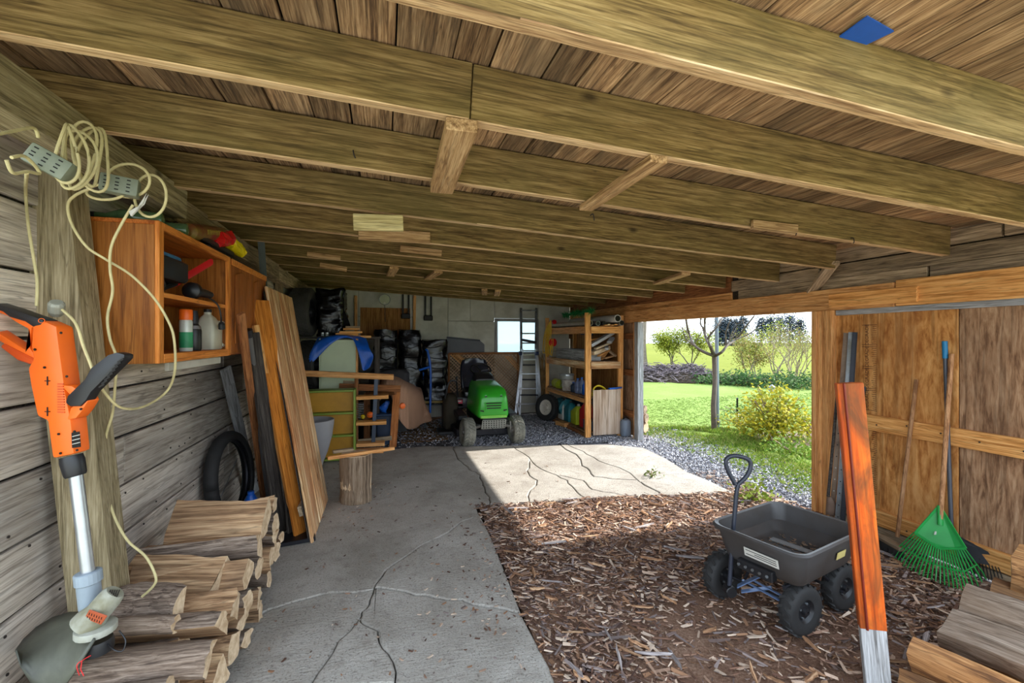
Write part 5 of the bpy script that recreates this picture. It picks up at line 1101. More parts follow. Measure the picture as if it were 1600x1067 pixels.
def drape(name, cols, mat, parent, seed, solid=.004, fold=.03, sub=1, nv=10):
    """cloth from columns of points, smoothed and folded"""
    cols = [sm_path(c, 4) for c in cols]; rows = []
    for j in range(len(cols[0])):
        rows.append(sm_path([c[j] for c in cols], 3))
    for j, r in enumerate(rows):
        for k, p in enumerate(r): p += V((noise.noise(V((k * .55, j * .12, seed))), noise.noise(V((k * .6, j * .15, seed + 5))), .4 * noise.noise(V((k * .5, j * .3, seed + 9))))) * fold
    mb = MB(); mb.grid(rows); return ob(name, mb, mat, parent, smooth=True, solid=solid, sub=sub)
Q = lambda x, y, Y: P(x, y, Y=Y)
drape('sheet', [[Q(496, 528, 7.0), Q(486, 545, 6.8), Q(482, 560, 6.75), Q(480, 572, 6.75)], [Q(508, 526, 7.0), Q(505, 529, 6.85), Q(498, 545, 6.8), Q(490, 565, 6.78)], [Q(528, 523, 7.0), Q(528, 524, 6.86), Q(527, 527, 6.84), Q(526, 531, 6.84)], [Q(548, 524, 7.0), Q(550, 527, 6.86), Q(553, 530, 6.84), Q(556, 534, 6.84)], [Q(560, 525, 7.0), Q(562, 540, 6.82), Q(564, 560, 6.78), Q(565, 578, 6.76)], [Q(572, 528, 7.0), Q(578, 545, 6.8), Q(584, 556, 6.78), Q(577, 574, 6.76)]], m_tarp, tp, 4)
for k, (x0, x1, y, w, m, lab) in enumerate(((524, 560, 522, .05, w_pine, 'raw pine scrap on the blue tarp, lowest of the small stack'), (530, 566, 519, .05, w_pine, 'pine scrap in the middle of the small stack on the tarp'), (545, 580, 526, .06, w_stud, 'pine scrap jutting out to the right under the small stack'), (536, 562, 514, .04, w_pine, 'pine scrap topmost of the small stack on the tarp'), (540, 562, 511, .04, w_old, 'grey-brown scrap laid over the pine scraps'))):
    z = P((x0 + x1) / 2, y, Y=7.0).z; a, b_ = P(x0, y, Y=7.0 + .02 * k), P(x1, y, Y=7.02 + .02 * k); a.z = b_.z = z; tag(bar('wood_scrap', a, b_, w, .03, m), lab, 'wood scrap')
jar_c = Q(505, 524, 6.98)
for k, (x, lab) in enumerate(((504, 'small glass jar with metal lid at the left end of the tarp top'), (511, 'second small glass jar on the tarp beside the wood scraps'))):
    c = Q(x, 525, 6.99); bottle('small_jar', lab, 'jar', c, [(.02, 0), (.022, .004), (.022, .035)], plain('jar_glass', hexc(150, 160, 160), .15) if k == 0 else bpy.data.materials['jar_glass'], ([(.021, .035), (.021, .05)], alu), n=12)
# big tyres up on the stand
big_prof = [(.20, -.11), (.26, -.135), (.31, -.14), (.335, -.125), (.345, -.09), (.348, 0), (.345, .09), (.335, .125), (.31, .14), (.26, .135), (.20, .11)]
def bigtyre(c, ax, label, m=black_rub):
    t = T('car_tyre', label, 'tyre', c - V((0, 0, .35))); wheel('tyre', c, ax, big_prof, .2, dark_met, t, lugs=40, lug=(.035, .06, .008), R0=.347, wid=.11, rows=3, tyre_m=m); return t
m_dusty = plain('dusty_tyre_rubber', hexc(74, 72, 70), .7, var=.4, bmp=.3)
c1 = Q(475, 488, 7.2); c1.z = 1.61 + .356
bigtyre(c1, (1, -.1, 0), 'big road tyre upright on the stand beside the left wall', m_dusty)
c3 = Q(487, 575, 7.1); c3.z = .85 + .356; bigtyre(c3, (1, -.25, 0), 'big tyre on the lower deck of the stand, seen under the tarp')
m_bag = plain('black_film', hexc(12, 12, 15), .2, var=.4, scale=4, bmp=1.0, bscale=16, spec=.4)
def wrapped(name, label, cat, c, sx_, sy_, sz_, seed, amp=.05, mat=None, taper=0, group=None):
    t = T(name, label, cat, V(c)); mb = MB(); n = 44; secs = []
    for i in range(27):
        tt = min(1, i / 25); z = sz_ * tt; s = (1 - taper * tt) * (1 - (.04 if i in (0, 25) else 0)) * (.1 if i == 26 else 1); sec = []
        for k in range(n):
            a = 2 * PI * k / n; ca, sa = math.cos(a), math.sin(a); e_ = .38
            x = sx_ / 2 * s * math.copysign(abs(ca) ** e_, ca); y = sy_ / 2 * s * math.copysign(abs(sa) ** e_, sa); p = V((x, y, z))
            w_ = noise.noise(p * 5 + V((seed, 0, 0))); w2 = abs(noise.noise(V((p.x * 7, p.y * 7, p.z * 14)) + V((0, seed, 0)))); sec.append(V(c) + V((x, y, z)) + V((x, y, 0)).normalized() * amp * .7 * (w_ - 1.1 * w2) + V((0, 0, amp * .5 * w_)))
        secs.append(sec)
    mb.loft(secs); ob('film_wrap', mb, mat or m_bag, t, smooth=True); return t
t = wrapped('bagged_spare', 'tyre wrapped in loose black plastic beside the bare big tyre', 'wrapped tyre', (Q(522, 520, 7.4).x - .03, 7.4, 1.615), .42, .55, .70, 3, .07)
mb = MB(); q = Q(540, 500, 7.2); mb.loft([[Q(532, 470, 7.2), Q(536, 480, 7.15), Q(528, 500, 7.2)], [Q(538, 485, 7.3), Q(543, 495, 7.15), Q(533, 512, 7.2)], [Q(546, 506, 7.3), Q(548, 510, 7.2), Q(538, 514, 7.2)]]); ob('loose_flap', mb, m_bag, t, smooth=True)
for k in range(3): mb = MB(); mb.tube(sm_path([Q(519 + 2 * k, 466 + k * 9, 7.1), Q(526, 470 + k * 8, 7.08), Q(536, 468 + k * 9, 7.12)], 4), .006, 6); ob('film_crease', mb, m_bag, t, smooth=True)
# black plastic wrapped stacks in front of the back wall
for k, (x0, x1, yt, Y, lab) in enumerate(((584, 621, 516, 8.5, 'tall furniture wrapped in black plastic, nearest the particle board panel'), (623, 658, 515, 8.6, 'tall furniture wrapped in black plastic, middle one of the wrapped row'), (659, 698, 531, 8.35, 'chair stack wrapped in black plastic beside the lattice panel'))):
    xa_, xb_ = P(x0, 560, Y=Y).x, P(x1, 560, Y=Y).x; zt = P((x0 + x1) / 2, yt, Y=Y).z; zb = .05 if k < 2 else .42
    t = wrapped('wrapped_furniture', lab, 'wrapped furniture', ((xa_ + xb_) / 2, Y, zb), xb_ - xa_, .5, zt - zb, 11 + 4 * k, .06)
    for j in range(4):
        yy = yt + 12 + j * 16; mb = MB(); mb.tube(sm_path([P(x0 + (x1 - x0) * s, yy + 7 * noise.noise(V((s * 3, j, k))), Y=Y - .27) for s in (.05, .3, .55, .8, .97)], 4), .007, 6); ob('film_crease', mb, m_bag, t, smooth=True)
    if k == 2:
        for x in (664, 692):
            for y in (8.15, 8.5): bar('chair_leg', (P(x, 600, Y=y).x, y, 0), (P(x, 600, Y=y).x, y, .5), .035, .035, black_pl, t, up=(0, 1, 0))
        bar('chair_rail', P(664, 622, Y=8.13), P(692, 622, Y=8.13), .03, .04, black_pl, t); bar('chair_rail', P(664, 632, Y=8.13), P(692, 632, Y=8.13), .02, .02, black_pl, t)
        ob('chair_seat', MB().box(P(662, 610, Y=8.1).x, P(695, 610, Y=8.1).x, 8.08, 8.55, .44, .48), wood('rush_seat', hexc(120, 96, 50), hexc(170, 144, 86), hexc(196, 172, 112)), t, bevel=.01)
ht = T('hand_truck', 'bright blue hand truck frame leaning against the wrapped chair stack', 'hand truck', P(672, 642, Y=8.0)); pts = [P(672, 645, Y=8.0), P(673, 600, Y=8.03), P(672, 570, Y=8.05), P(668, 548, Y=8.08)]
mb = MB(); mb.tube(sm_path(pts, 4), .02, 10); ob('frame_tube', mb, blue_pl, ht, smooth=True)
mb = MB(); mb.tube(sm_path([P(668, 548, Y=8.08), P(664, 546, Y=8.15), P(662, 560, Y=8.25), P(664, 645, Y=8.2)], 4), .02, 10); ob('frame_tube', mb, blue_pl, ht, smooth=True)
mb = MB(); mb.tube([P(672, 573, Y=8.04), P(655, 578, Y=8.04)], .02, 8); ob('cross_tube', mb, blue_pl, ht); mb = MB(); mb.box(-.14, .14, -.12, .0, 0, .012, Matrix.Translation(P(668, 646, Z=.004))); ob('toe_plate', mb, navy_pl, ht)
# cooler bag
cx0, cx1 = P(577, 590, Y=8.1).x, P(639, 590, Y=8.1).x; cz0, cz1 = P(600, 610, Y=8.1).z, P(600, 577, Y=8.1).z
cs = T('cooler_case', 'long dark grey padded case lying behind the brown blanket', 'case', ((cx0 + cx1) / 2, 8.1, .3)); mb = MB(); mb.loft([rr2((cx0 + cx1) / 2, 8.1, (cx1 - cx0) / 2 - .02, .2, .4, .08), rr2((cx0 + cx1) / 2, 8.1, (cx1 - cx0) / 2, .22, .45, .1), rr2((cx0 + cx1) / 2, 8.1, (cx1 - cx0) / 2, .22, cz1 - .06, .1), rr2((cx0 + cx1) / 2, 8.1, (cx1 - cx0) / 2 - .05, .17, cz1, .1)]); ob('case_body', mb, plain('charcoal_fabric', hexc(54, 52, 54), .8, var=.2, bmp=.2), cs, smooth=True)
mb = MB(); mb.tube(sm_path([V((cx0 + .2, 7.9, cz1 - .03)), V(((cx0 + cx1) / 2, 7.86, cz1 + .01)), V((cx1 - .2, 7.9, cz1 - .03))], 5), .012, 8); ob('carry_handle', mb, black_pl, cs); ob('stand_box', MB().box(cx0 + .05, cx1 - .05, 7.95, 8.25, 0, .42), black_pl, cs)
# ------------------------------------------------------------------ dark post rack and brown bench
rk = T('shelf_rack', 'narrow timber shelf rack with one dark blue post, stepping boards sticking out', 'rack', G(570, 700)); YR = 6.35
bar('top_rail', Q(470, 583, 6.3), Q(615, 589, 6.3), .05, .075, w_stud, rk); bar('dark_post', P(583, 697, Y=YR), P(588, 588, Y=YR), .05, .05, plain('navy_painted_steel', hexc(58, 68, 84), .45, .3), rk, up=(0, 1, 0))
for x, y in ((557, 617), (557, 657), (557, 690), (556, 701)): bar('shelf_board', P(x, y + 4, Y=6.34), P(x + 50 - (y - 617) * .08, y + 2, Y=6.34), .16, .045, w_stud if y > 680 else w_pine, rk)
bar('rear_post', P(556, 700, Y=6.6), P(557, 590, Y=6.6), .05, .05, w_brown, rk, up=(0, 1, 0))
bn = T('work_bench_frame', 'unfinished brown bench frame with one broad leg, the blanket hanging beside it', 'bench', G(616, 697))
bar('leg', G(614, 698), P(620, 612, Y=G(614, 698).y), .10, .04, wood('bench_leg_wood', hexc(130, 72, 34), hexc(172, 106, 58), hexc(190, 128, 78), var=.05), bn, up=(-.2, -1, 0)); bar('leg', (-.25, 7.3, 0), (-.25, 7.3, .75), .09, .04, w_brown, bn, up=(-.2, -1, 0))
bar('rail', P(530, 604, Y=6.75), P(626, 607, Y=6.68), .04, .09, w_brown, bn); bar('rail', P(536, 598, Y=6.9), P(560, 600, Y=6.9), .04, .07, w_old, bn); bar('rail', P(618, 612, Y=6.72), (-.25, 7.3, .72), .04, .08, w_brown, bn); bar('rail', P(556, 690, Y=6.8), P(612, 684, Y=6.75), .04, .06, w_old, bn)
mb = MB(); mb.lathe([(.03, 0), (.045, .01), (.04, .03), (.01, .04)], P(628, 634, Y=6.74), (.5, -1, 0), 14); ob('orange_ball', mb, orange_pl, bn, smooth=True)['label'] = 'round orange ball joined to the bench leg'  # loose ball made part of the bench so it does not float
# bin under the bench with loose bits
bin_ = T('storage_bin', 'dark blue plastic bin with ribbed rim on the gravel under the bench frame', 'bin', P(598, 686, Z=.0)); xa_, xb_ = P(586, 670, Y=7.0).x, P(612, 670, Y=7.0).x; zz = P(598, 650, Y=7.0).z; xm, hx = (xa_ + xb_) / 2, (xb_ - xa_) / 2
mb = MB(); mb.loft([rr2(xm, 7.15, hx - .03, .15, .01, .03), rr2(xm, 7.15, hx - .01, .17, zz - .06, .03), rr2(xm, 7.15, hx + .008, .185, zz - .06, .03), rr2(xm, 7.15, hx + .01, .19, zz, .03), rr2(xm, 7.15, hx - .01, .17, zz, .03), rr2(xm, 7.15, hx - .03, .15, .04, .03)]); ob('body', mb, navy_pl, bin_, smooth=True)
for k in range(9): x = xa_ + (xb_ - xa_) * (k + .5) / 9; ob('rim_rib', MB().box(x - .004, x + .004, 6.955, 6.968, zz - .055, zz - .005), navy_pl, bin_)
ob('lid', MB().box(xm - hx + .0, xm + hx, 6.97, 7.33, zz + .002, zz + .03), plain('slate_plastic', hexc(44, 70, 104), .5), bin_, bevel=.01)
for k, (x, y, r, m, lab) in enumerate(((578, 648, .045, orange_pl, 'orange ball hanging low between the rack boards'), (567, 651, .03, yel_pl, 'small tan ball on the rack board beside the orange ball'))):
    c = P(x, y, Y=6.55); t = T('toy_ball', lab, 'ball', c - V((0, 0, r))); mb = MB(); mb.sphere(c, r, 14); ob('ball', mb, m, t, smooth=True); mb = MB(); mb.tube([c + V((r * 1.005 * math.cos(a), r * 1.005 * math.sin(a), 0)) for a in [i * PI / 8 for i in range(16)]], .0025, 5, closed=True); ob('seam', mb, dark_met, t)
c = P(602, 634, Y=7.1); crumple('bag_body', c + V((-.06, 0, -.08)), c + V((.05, .02, .07)), .07, .03, blue_pl, T('blue_bag', 'crumpled shiny blue plastic bag on the lid of the dark bin', 'bag', c - V((0, 0, .08))), 21)
c = P(561, 640, Y=6.6); t = T('wire_coil', 'coil of grey blue wire on the rack board beside the green bookshelf', 'wire', c)
for k in range(7): mb = MB(); mb.tube([c + V((.06 * math.cos(a), .04 * math.sin(a), -.10 + .03 * k + .008 * math.sin(2 * a))) for a in [i * PI / 8 for i in range(16)]], .006, 6, closed=True); ob('loop', mb, grey_met, t)
bl = T('brown_blanket', 'brown ribbed blanket draped over a low chair beside the bench frame', 'blanket', G(640, 672))
def corduroy():
    m, t, b = mat_base('ribbed_blanket'); vec, oi = coords(t, (1, .3, 1), False); w_ = N(t, 'ShaderNodeTexWave'); w_.inputs['Scale'].default_value = 26; w_.inputs['Distortion'].default_value = 1.5; t.links.new(vec, w_.inputs['Vector'])
    t.links.new(ramp(t, w_.outputs['Fac'], [(.2, hexc(150, 108, 82)), (.8, hexc(206, 162, 132))]), b.inputs['Base Color']); b.inputs['Roughness'].default_value = .95; bump(t, w_.outputs['Fac'], b, .6, .01); return m
m_bl = corduroy()
drape('cloth', [[Q(592, 592, 7.5), Q(590, 604, 7.2), Q(588, 622, 7.15), Q(586, 640, 7.15)], [Q(602, 587, 7.6), Q(604, 596, 7.15), Q(606, 608, 7.1), Q(608, 616, 7.1)], [Q(614, 587, 7.7), Q(618, 598, 7.1), Q(622, 625, 7.05), Q(626, 662, 7.05)], [Q(628, 592, 7.8), Q(634, 606, 7.2), Q(638, 636, 7.1), Q(640, 671, 7.1)], [Q(644, 600, 7.9), Q(652, 616, 7.5), Q(656, 642, 7.4), Q(656, 666, 7.4)], [Q(655, 605, 8.0), Q(662, 616, 7.7), Q(668, 638, 7.6), Q(675, 656, 7.6)]], m_bl, bl, 14, fold=.085)
# ------------------------------------------------------------------ things hung on the back wall
for k, x in enumerate((634, 669)):
    t = T('ratchet_strap', ('black hanging strap loop with buckle, left one above the wrapped stacks', 'black hanging strap loop with buckle, right one on the bare grey sheet')[k], 'strap', Q(x, 496, 9.12)); xl, xr, zt, zb = P(x - 4.5, 480, Y=9.13).x, P(x + 4.5, 480, Y=9.13).x, P(x, 458 + k * 3, Y=9.13).z, P(x, 490 + k * 3, Y=9.13).z
    for x_ in (xl, xr): bar('webbing', (x_, 9.13, zb), (x_, 9.13, zt), .038, .012, screw_dk, t, up=(0, 1, 0))
    bar('webbing', (xl - .015, 9.13, zt), (xr + .015, 9.13, zt), .012, .03, black_pl, t); ob('buckle', MB().box(xl - .03, xr + .03, 9.09, 9.15, zb - .1, zb), screw_dk, t, bevel=.012)
t = T('round_lid', 'round pale lid hanging from the rafters on a string before the back wall', 'lid', Q(601, 468, 8.9)); c = Q(601, 468, 8.9); mb = MB(); mb.lathe([(.085, -.01), (.1, -.006), (.1, .006), (.085, .01)], c, (0, 1, .05), 24); ob('disc', mb, plain('pale_green_white', hexc(186, 190, 160), .6), t, smooth=True); mb = MB(); mb.tube([c + V((.1 * math.cos(a), -.008, .1 * math.sin(a))) for a in [i * PI / 12 for i in range(24)]], .007, 6, closed=True); ob('rim', mb, grey_met, t, smooth=True); mb = MB(); mb.tube([c + V((0, 0, -.1)), Q(602, 503, 8.9)], .006, 6); ob('string', mb, dark_met, t); mb = MB(); mb.lathe([(.02, 0), (.02, .012)], c + V((0, -.012, -.07)), (0, -1, 0), 10); ob('knob', mb, white_pl, t)  # darker ring painted in for the shading round the lid's edge
gp_ = T('slate_sheet', 'dark grey panel with a cut corner leaning on the back wall above the lattice', 'panel', Q(727, 552, 9.1)); mb = MB(); mb.prism([Q(x, y, 9.14) for x, y in ((696, 553), (698, 527), (750, 532), (757, 538), (757, 553))], (0, .02, 0)); ob('board', mb, plain('slate_board', hexc(104, 104, 108), .7, var=.1), gp_, bevel=.003); bar('top_edge', Q(698, 527, 9.13), Q(750, 532, 9.13), .02, .03, dark_met, gp_)
lt = T('lattice_panel', 'tan wooden lattice garden panel standing against the back wall behind the mower', 'lattice', Q(755, 648, 9.05)); m_lat = attr_mat('lattice_wood', .8, .2)
lx0, lx1, lz0, lz1 = P(701, 600, Y=9.05).x, P(809, 600, Y=9.05).x, .02, P(755, 552, Y=9.05).z
def clip_line(p, d):
    t0, t1 = -9, 9
    for a, lo, hi in ((0, lx0, lx1), (1, lz0, lz1)):
        u0, u1 = (lo - p[a]) / d[a], (hi - p[a]) / d[a]
        t0, t1 = max(t0, min(u0, u1)), min(t1, max(u0, u1))
    return t0, t1
for s in (-1, 1):
    vv, ff, tt = [], [], []
    for k in range(40):
        p = (lx0 + (lx1 + lz1 - lx0 - lz0) * (k / 40) - (lz1 - lz0 if s > 0 else 0), lz0); d = (.7071 * s, .7071); t0, t1 = clip_line(p, d)
        if t1 - t0 < .03: continue
        mb = MB(); mb.bar((p[0] + d[0] * t0, 9.05 + .008 * s, p[1] + d[1] * t0), (p[0] + d[0] * t1, 9.05 + .008 * s, p[1] + d[1] * t1), (.0225), .012, up=(0, 1, 0)); o_ = len(vv); vv += [q[:] for q in mb.v]; ff += [tuple(i + o_ for i in f) for f in mb.f]; c = R.choice([hexc(178, 150, 124), hexc(160, 132, 106), hexc(196, 164, 134), hexc(150, 120, 92)]); tt += [c] * 6
    tinted('crossed_slats', vv, ff, tt, m_lat, lt)
for a, b_ in (((lx0, lz0), (lx1, lz0)), ((lx0, lz1), (lx1, lz1)), ((lx0, lz0), (lx0, lz1)), ((lx1, lz0), (lx1, lz1))): bar('frame_strip', (a[0], 9.03, a[1]), (b_[0], 9.03, b_[1]), .04, .02, w_brown, lt, up=(0, 1, 0))
for k in range(7):
    t = .02 + k * .05; bar('loose_slat', (lx0 + .02 + t, 9.015, lz1 - .02), (lx0 + .3 + t, 9.015, lz1 - .26 + .0 * t), .02, .012, w_pine, lt, up=(0, 1, 0)) if k < 4 else bar('loose_slat', (lx1 - .5 + t, 9.015, lz1 - .06), (lx1 - .22 + t, 9.015, lz1 - .36), .02, .012, w_stud, lt, up=(0, 1, 0))
# ------------------------------------------------------------------ ride-on mower
MO = V((1.565, 6.66, 0))
mw = T('ride_on_mower', 'bright green ride-on mower with black seat facing the room at the slab edge', 'mower', MO)
def m3(x, y, z): return MO + V((x, y, z))
fr_prof = [(.10, -.07), (.135, -.085), (.165, -.09), (.185, -.08), (.196, -.05), (.199, 0), (.196, .05), (.185, .08), (.165, .09), (.135, .085), (.10, .07)]
m_turf = plain('dusty_turf_tyre', hexc(136, 134, 122), .85, var=.4, bmp=.2)
m_rim = plain('worn_rim_metal', hexc(150, 146, 140), .5, .4, var=.3)
for s in (-1, 1):
    wheel('front_wheel', m3(.375 * s, 0, .2), (1, .06, .04 * s), fr_prof, .1, m_rim, mw, lugs=24, lug=(.024, .036, .013), R0=.198, wid=.07, rows=3, tyre_m=m_turf)
rr_prof = [(.12, -.10), (.17, -.12), (.21, -.125), (.235, -.11), (.245, -.07), (.248, 0), (.245, .07), (.235, .11), (.21, .125), (.17, .12), (.12, .10)]
for s in (-1, 1): wheel('rear_wheel', m3(.40 * s, 1.24, .25), (1, 0, 0), rr_prof, .12, m_rim, mw, lugs=24, lug=(.03, .06, .012), R0=.246, wid=.1, rows=3)
def sect(y, w, zb, zt, e_=.36, n=28, cx=0, tw=1.0):
    out = []
    for k in range(n):
        a = 2 * PI * k / n; ca, sa = math.cos(a), math.sin(a)
        z = (zb + zt) / 2 + (zt - zb) / 2 * math.copysign(abs(sa) ** e_, sa); f = 1 + (tw - 1) * max(0, (z - zb) / (zt - zb))
        out.append(m3(cx + w / 2 * f * math.copysign(abs(ca) ** e_, ca), y, z))
    return out
mb = MB(); mb.loft([sect(-.10, .42, .43, .70, tw=.86), sect(-.085, .47, .40, .745, tw=.86), sect(-.05, .50, .39, .79, tw=.84), sect(.03, .53, .39, .845, tw=.82), sect(.2, .55, .39, .875, tw=.78), sect(.45, .56, .39, .905, tw=.76), sect(.68, .56, .40, .93, tw=.76), sect(.72, .54, .42, .92, tw=.76)])
hood = ob('hood', mb, green_p, mw, smooth=True)
m_gd = plain('dark_green_recess', hexc(26, 84, 28), .4)
mb = MB(); mb.prism([m3(x, -.105, z) for x, z in ((-.125, .52), (.125, .52), (.15, .645), (-.15, .645))], (0, .02, 0)); ob('grille_frame', mb, green_p, hood, bevel=.008)
for k in range(3): mb = MB(); z = .545 + k * .036; mb.prism([m3(x, -.112, zz) for x, zz in ((-.105 - k * .006, z), (.105 + k * .006, z), (.108 + k * .006, z + .016), (-.108 - k * .006, z + .016))], (0, .012, 0)); ob('grille_slot', mb, screw_dk, hood)
mb = MB(); mb.prism([m3(x, -.075 - (.0 if z < .72 else -.02), z) for x, z in ((-.19, .68), (.19, .68), (.19, .755), (-.19, .755))], (0, .03, 0)); ob('light_band', mb, m_gd, hood, bevel=.01)
for s in (-1, 1):
    mb = MB(); mb.lathe([(.018, 0), (.034, .003), (.036, .02)], m3(.115 * s, -.088, .716), (0, 1, 0), 16); ob('headlight', mb, green_p, hood, smooth=True); mb = MB(); mb.lathe([(.02, 0), (.02, .006)], m3(.115 * s, -.094, .716), (0, 1, 0), 14); ob('headlight_lens', mb, black_pl, hood)
    mb = MB(); mb.prism([m3(x * s, -.108, z) for x, z in ((.15, .50), (.205, .515), (.205, .53), (.15, .522))], (0, .02, 0)); ob('side_vent', mb, screw_dk, hood)
mb = MB(); mb.prism([m3(x, -.113, z) for x, z in ((-.2, .405), (.2, .405), (.2, .447), (-.2, .447))], (0, .03, 0)); st = ob('front_strip', mb, plain('pale_lime_strip', hexc(126, 200, 74), .4), hood, bevel=.006)
for k in range(8): mb = MB(); x = -.09 + k * .026; mb.bar(m3(x, -.115, .417), m3(x + .012, -.115, .435), .006, .003); ob('strip_lettering', mb, green_p, st)
mb = MB(); mb.loft([sect(.50, .34, .87, .93, tw=.8), sect(.56, .40, .86, .985, tw=.7), sect(.70, .42, .80, 1.03, tw=.7), sect(.78, .38, .78, 1.02, tw=.7)]); ob('dashboard', mb, black_pl, mw, smooth=True)
sw = m3(0, .86, 1.06); ax = V((0, -.5, .86)).normalized(); u = V((1, 0, 0)); w_ = ax.cross(u)
mb = MB(); mb.tube([sw + u * .17 * math.cos(a) + w_ * .17 * math.sin(a) for a in [i * PI / 14 for i in range(28)]], .016, 8, closed=True); wh = ob('steering_wheel', mb, black_pl, mw, smooth=True)
for a in (0, PI * .67, PI * 1.33): mb = MB(); mb.bar(sw - ax * .03, sw + u * .16 * math.cos(a) + w_ * .16 * math.sin(a), .03, .012); ob('spoke', mb, black_pl, wh)
mb = MB(); mb.tube([sw - ax * .25, sw - ax * .02], .022); ob('steering_column', mb, black_pl, mw)
m_vin = plain('glossy_black_vinyl', hexc(30, 32, 44), .22, var=.2)
mb = MB(); mb.loft([[m3(0, 1.02 + .38 * t, .62 + .05 * math.sin(PI * t)) + V((.25 * math.copysign(abs(math.cos(a)) ** .4, math.cos(a)), 0, .07 * math.copysign(abs(math.sin(a)) ** .5, math.sin(a)))) * s for a in [i * PI / 12 for i in range(24)]] for t, s in ((-.05, .7), (0, .95), (.5, 1), (.95, .95), (1, .7))]); seat = ob('seat_cushion', mb, m_vin, mw, smooth=True)
mb = MB(); mb.loft([[m3(0, 1.36 + .16 * t, .62 + .60 * t) + V((wd_ * math.copysign(abs(math.cos(a)) ** .45, math.cos(a)), .075 * math.copysign(abs(math.sin(a)) ** .6, math.sin(a)) - .06 * abs(math.cos(a)), 0)) for a in [i * PI / 12 for i in range(24)]] for t, wd_ in ((0, .20), (.1, .25), (.5, .265), (.8, .25), (.95, .21), (1, .12))]); ob('seat_back', mb, m_vin, mw, smooth=True)
mb = MB(); mb.loft([[m3(x * .98, y, z) for x, z in ((-.40, .42), (.40, .42), (.44, .52), (.40, .60), (-.40, .60), (-.44, .52))] for y in (.86, 1.0, 1.5, 1.6)]); ob('fender_deck', mb, plain('black_fender', hexc(36, 36, 42), .35), mw, bevel=.03, smooth=True)
for s in (-1, 1):
    mb = MB(); mb.prism([m3(.33 * s, y, z) for y, z in ((.25, .33), (.98, .33), (1.0, .43), (.25, .40))], (.14 * s, 0, 0)); fb = ob('foot_board', mb, black_pl, mw, bevel=.008)
    mb = MB(); mb.prism([m3(x, .86, z) for x, z in ((.30 * s, .44), (.44 * s, .44), (.43 * s, .60), (.30 * s, .60))], (0, .01, 0)); ob('fender_front', mb, black_pl, mw)
mb = MB(); mb.prism([m3(x, .845, z) for x, z in ((-.43, .50), (-.31, .50), (-.31, .56), (-.43, .56))], (0, .008, 0)); ob('decal', mb, plain('red_white_decal', hexc(206, 60, 84), .5), mw); mb = MB(); mb.prism([m3(x, .843, z) for x, z in ((-.42, .53), (-.33, .53), (-.33, .55), (-.42, .55))], (0, .004, 0)); ob('decal_print', mb, white_pl, mw)
for dx, top in ((-.36, (-.42, .78, .93)), (-.28, (-.27, .80, .90))):
    mb = MB(); mb.tube([m3(dx, .92, .56), m3(*top)], .007, 6); lv = ob('lever', mb, dark_met, mw); mb = MB(); mb.sphere(m3(*top), .022, 8, (1, 1, 1.6)); ob('lever_knob', mb, black_pl, lv)
mb = MB(); mb.prism([m3(x, -.13, z) for x, z in ((-.20, .255), (.17, .255), (.19, .385), (-.18, .385))], (0, .015, 0)); bpz = ob('bumper_plate', mb, plain('bumper_steel', hexc(130, 130, 122), .5, .5, var=.25), mw, bevel=.004)
for i in range(9):
    for j in range(4): mb = MB(); mb.lathe([(.010, 0), (.010, .004)], m3(-.16 + i * .039, -.132, .275 + j * .03), (0, -1, 0), 6); ob('plate_hole', mb, screw_dk, bpz)
mb = MB(); mb.tube([m3(-.34, 0, .235), m3(-.15, .02, .28), m3(.15, .02, .28), m3(.34, 0, .235)], .022, 8); ob('front_axle', mb, m_rim, mw)
for s in (-1, 1):
    mb = MB(); mb.tube([m3(.29 * s, 0, .20), m3(.285 * s, 0, .33)], .018, 8); ob('king_pin', mb, m_rim, mw); mb = MB(); mb.tube([m3(.28 * s, .03, .30), m3(.06 * s, .12, .27)], .011, 6); ob('tie_rod', mb, grey_met, mw)
mb = MB(); mb.tube(sm_path([m3(-.03, -.14, .265), m3(-.02, -.16, .235), m3(.02, -.16, .22), m3(.01, -.14, .20)], 3), .007, 6); ob('tow_hook', mb, dark_met, mw)
mb = MB(); mb.loft([[m3(x, y, z) for x, y in ((-.5, .30), (-.3, .22), (.3, .22), (.5, .30), (.52, .75), (.3, .98), (-.3, .98), (-.52, .75))] for z in (.08, .19)]); ob('cutting_deck', mb, dark_met, mw, bevel=.015)
ob('frame', MB().box(MO.x - .16, MO.x + .16, MO.y - .1, MO.y + 1.3, .24, .41), black_pl, mw)
gcx = m3(-.52, .95, 0); m_bagf = plain('olive_grass_bag', hexc(62, 54, 40), .85, var=.3, bmp=.3)
t = T('grass_collector', 'dark olive grass collector bag hanging beside the left flank of the mower', 'grass bag', gcx)
mb = MB(); mb.loft([[gcx + V((s_ * .13 * math.copysign(abs(math.cos(a)) ** .5, math.cos(a)) + .05 * z, s_ * .2 * math.sin(a), z)) for a in [i * PI / 10 for i in range(20)]] for z, s_ in ((.08, .55), (.12, .8), (.3, .95), (.5, 1.0), (.6, .8), (.66, .4))]); ob('bag', mb, m_bagf, t, smooth=True); mb = MB(); mb.tube(sm_path([gcx + V((-.08, -.14, .6)), gcx + V((-.02, -.16, .86)), gcx + V((.1, -.14, .86)), gcx + V((.12, -.12, .6))], 4), .012, 6); ob('bag_handle', mb, black_pl, t); mb = MB(); mb.loft([[gcx + V((x, y, z)) for x, y in ((-.2, -.25), (.2, -.28), (.25, .1), (-.2, .1))] for z in (.03, .08)]); ob('chute', mb, black_pl, t, bevel=.01)
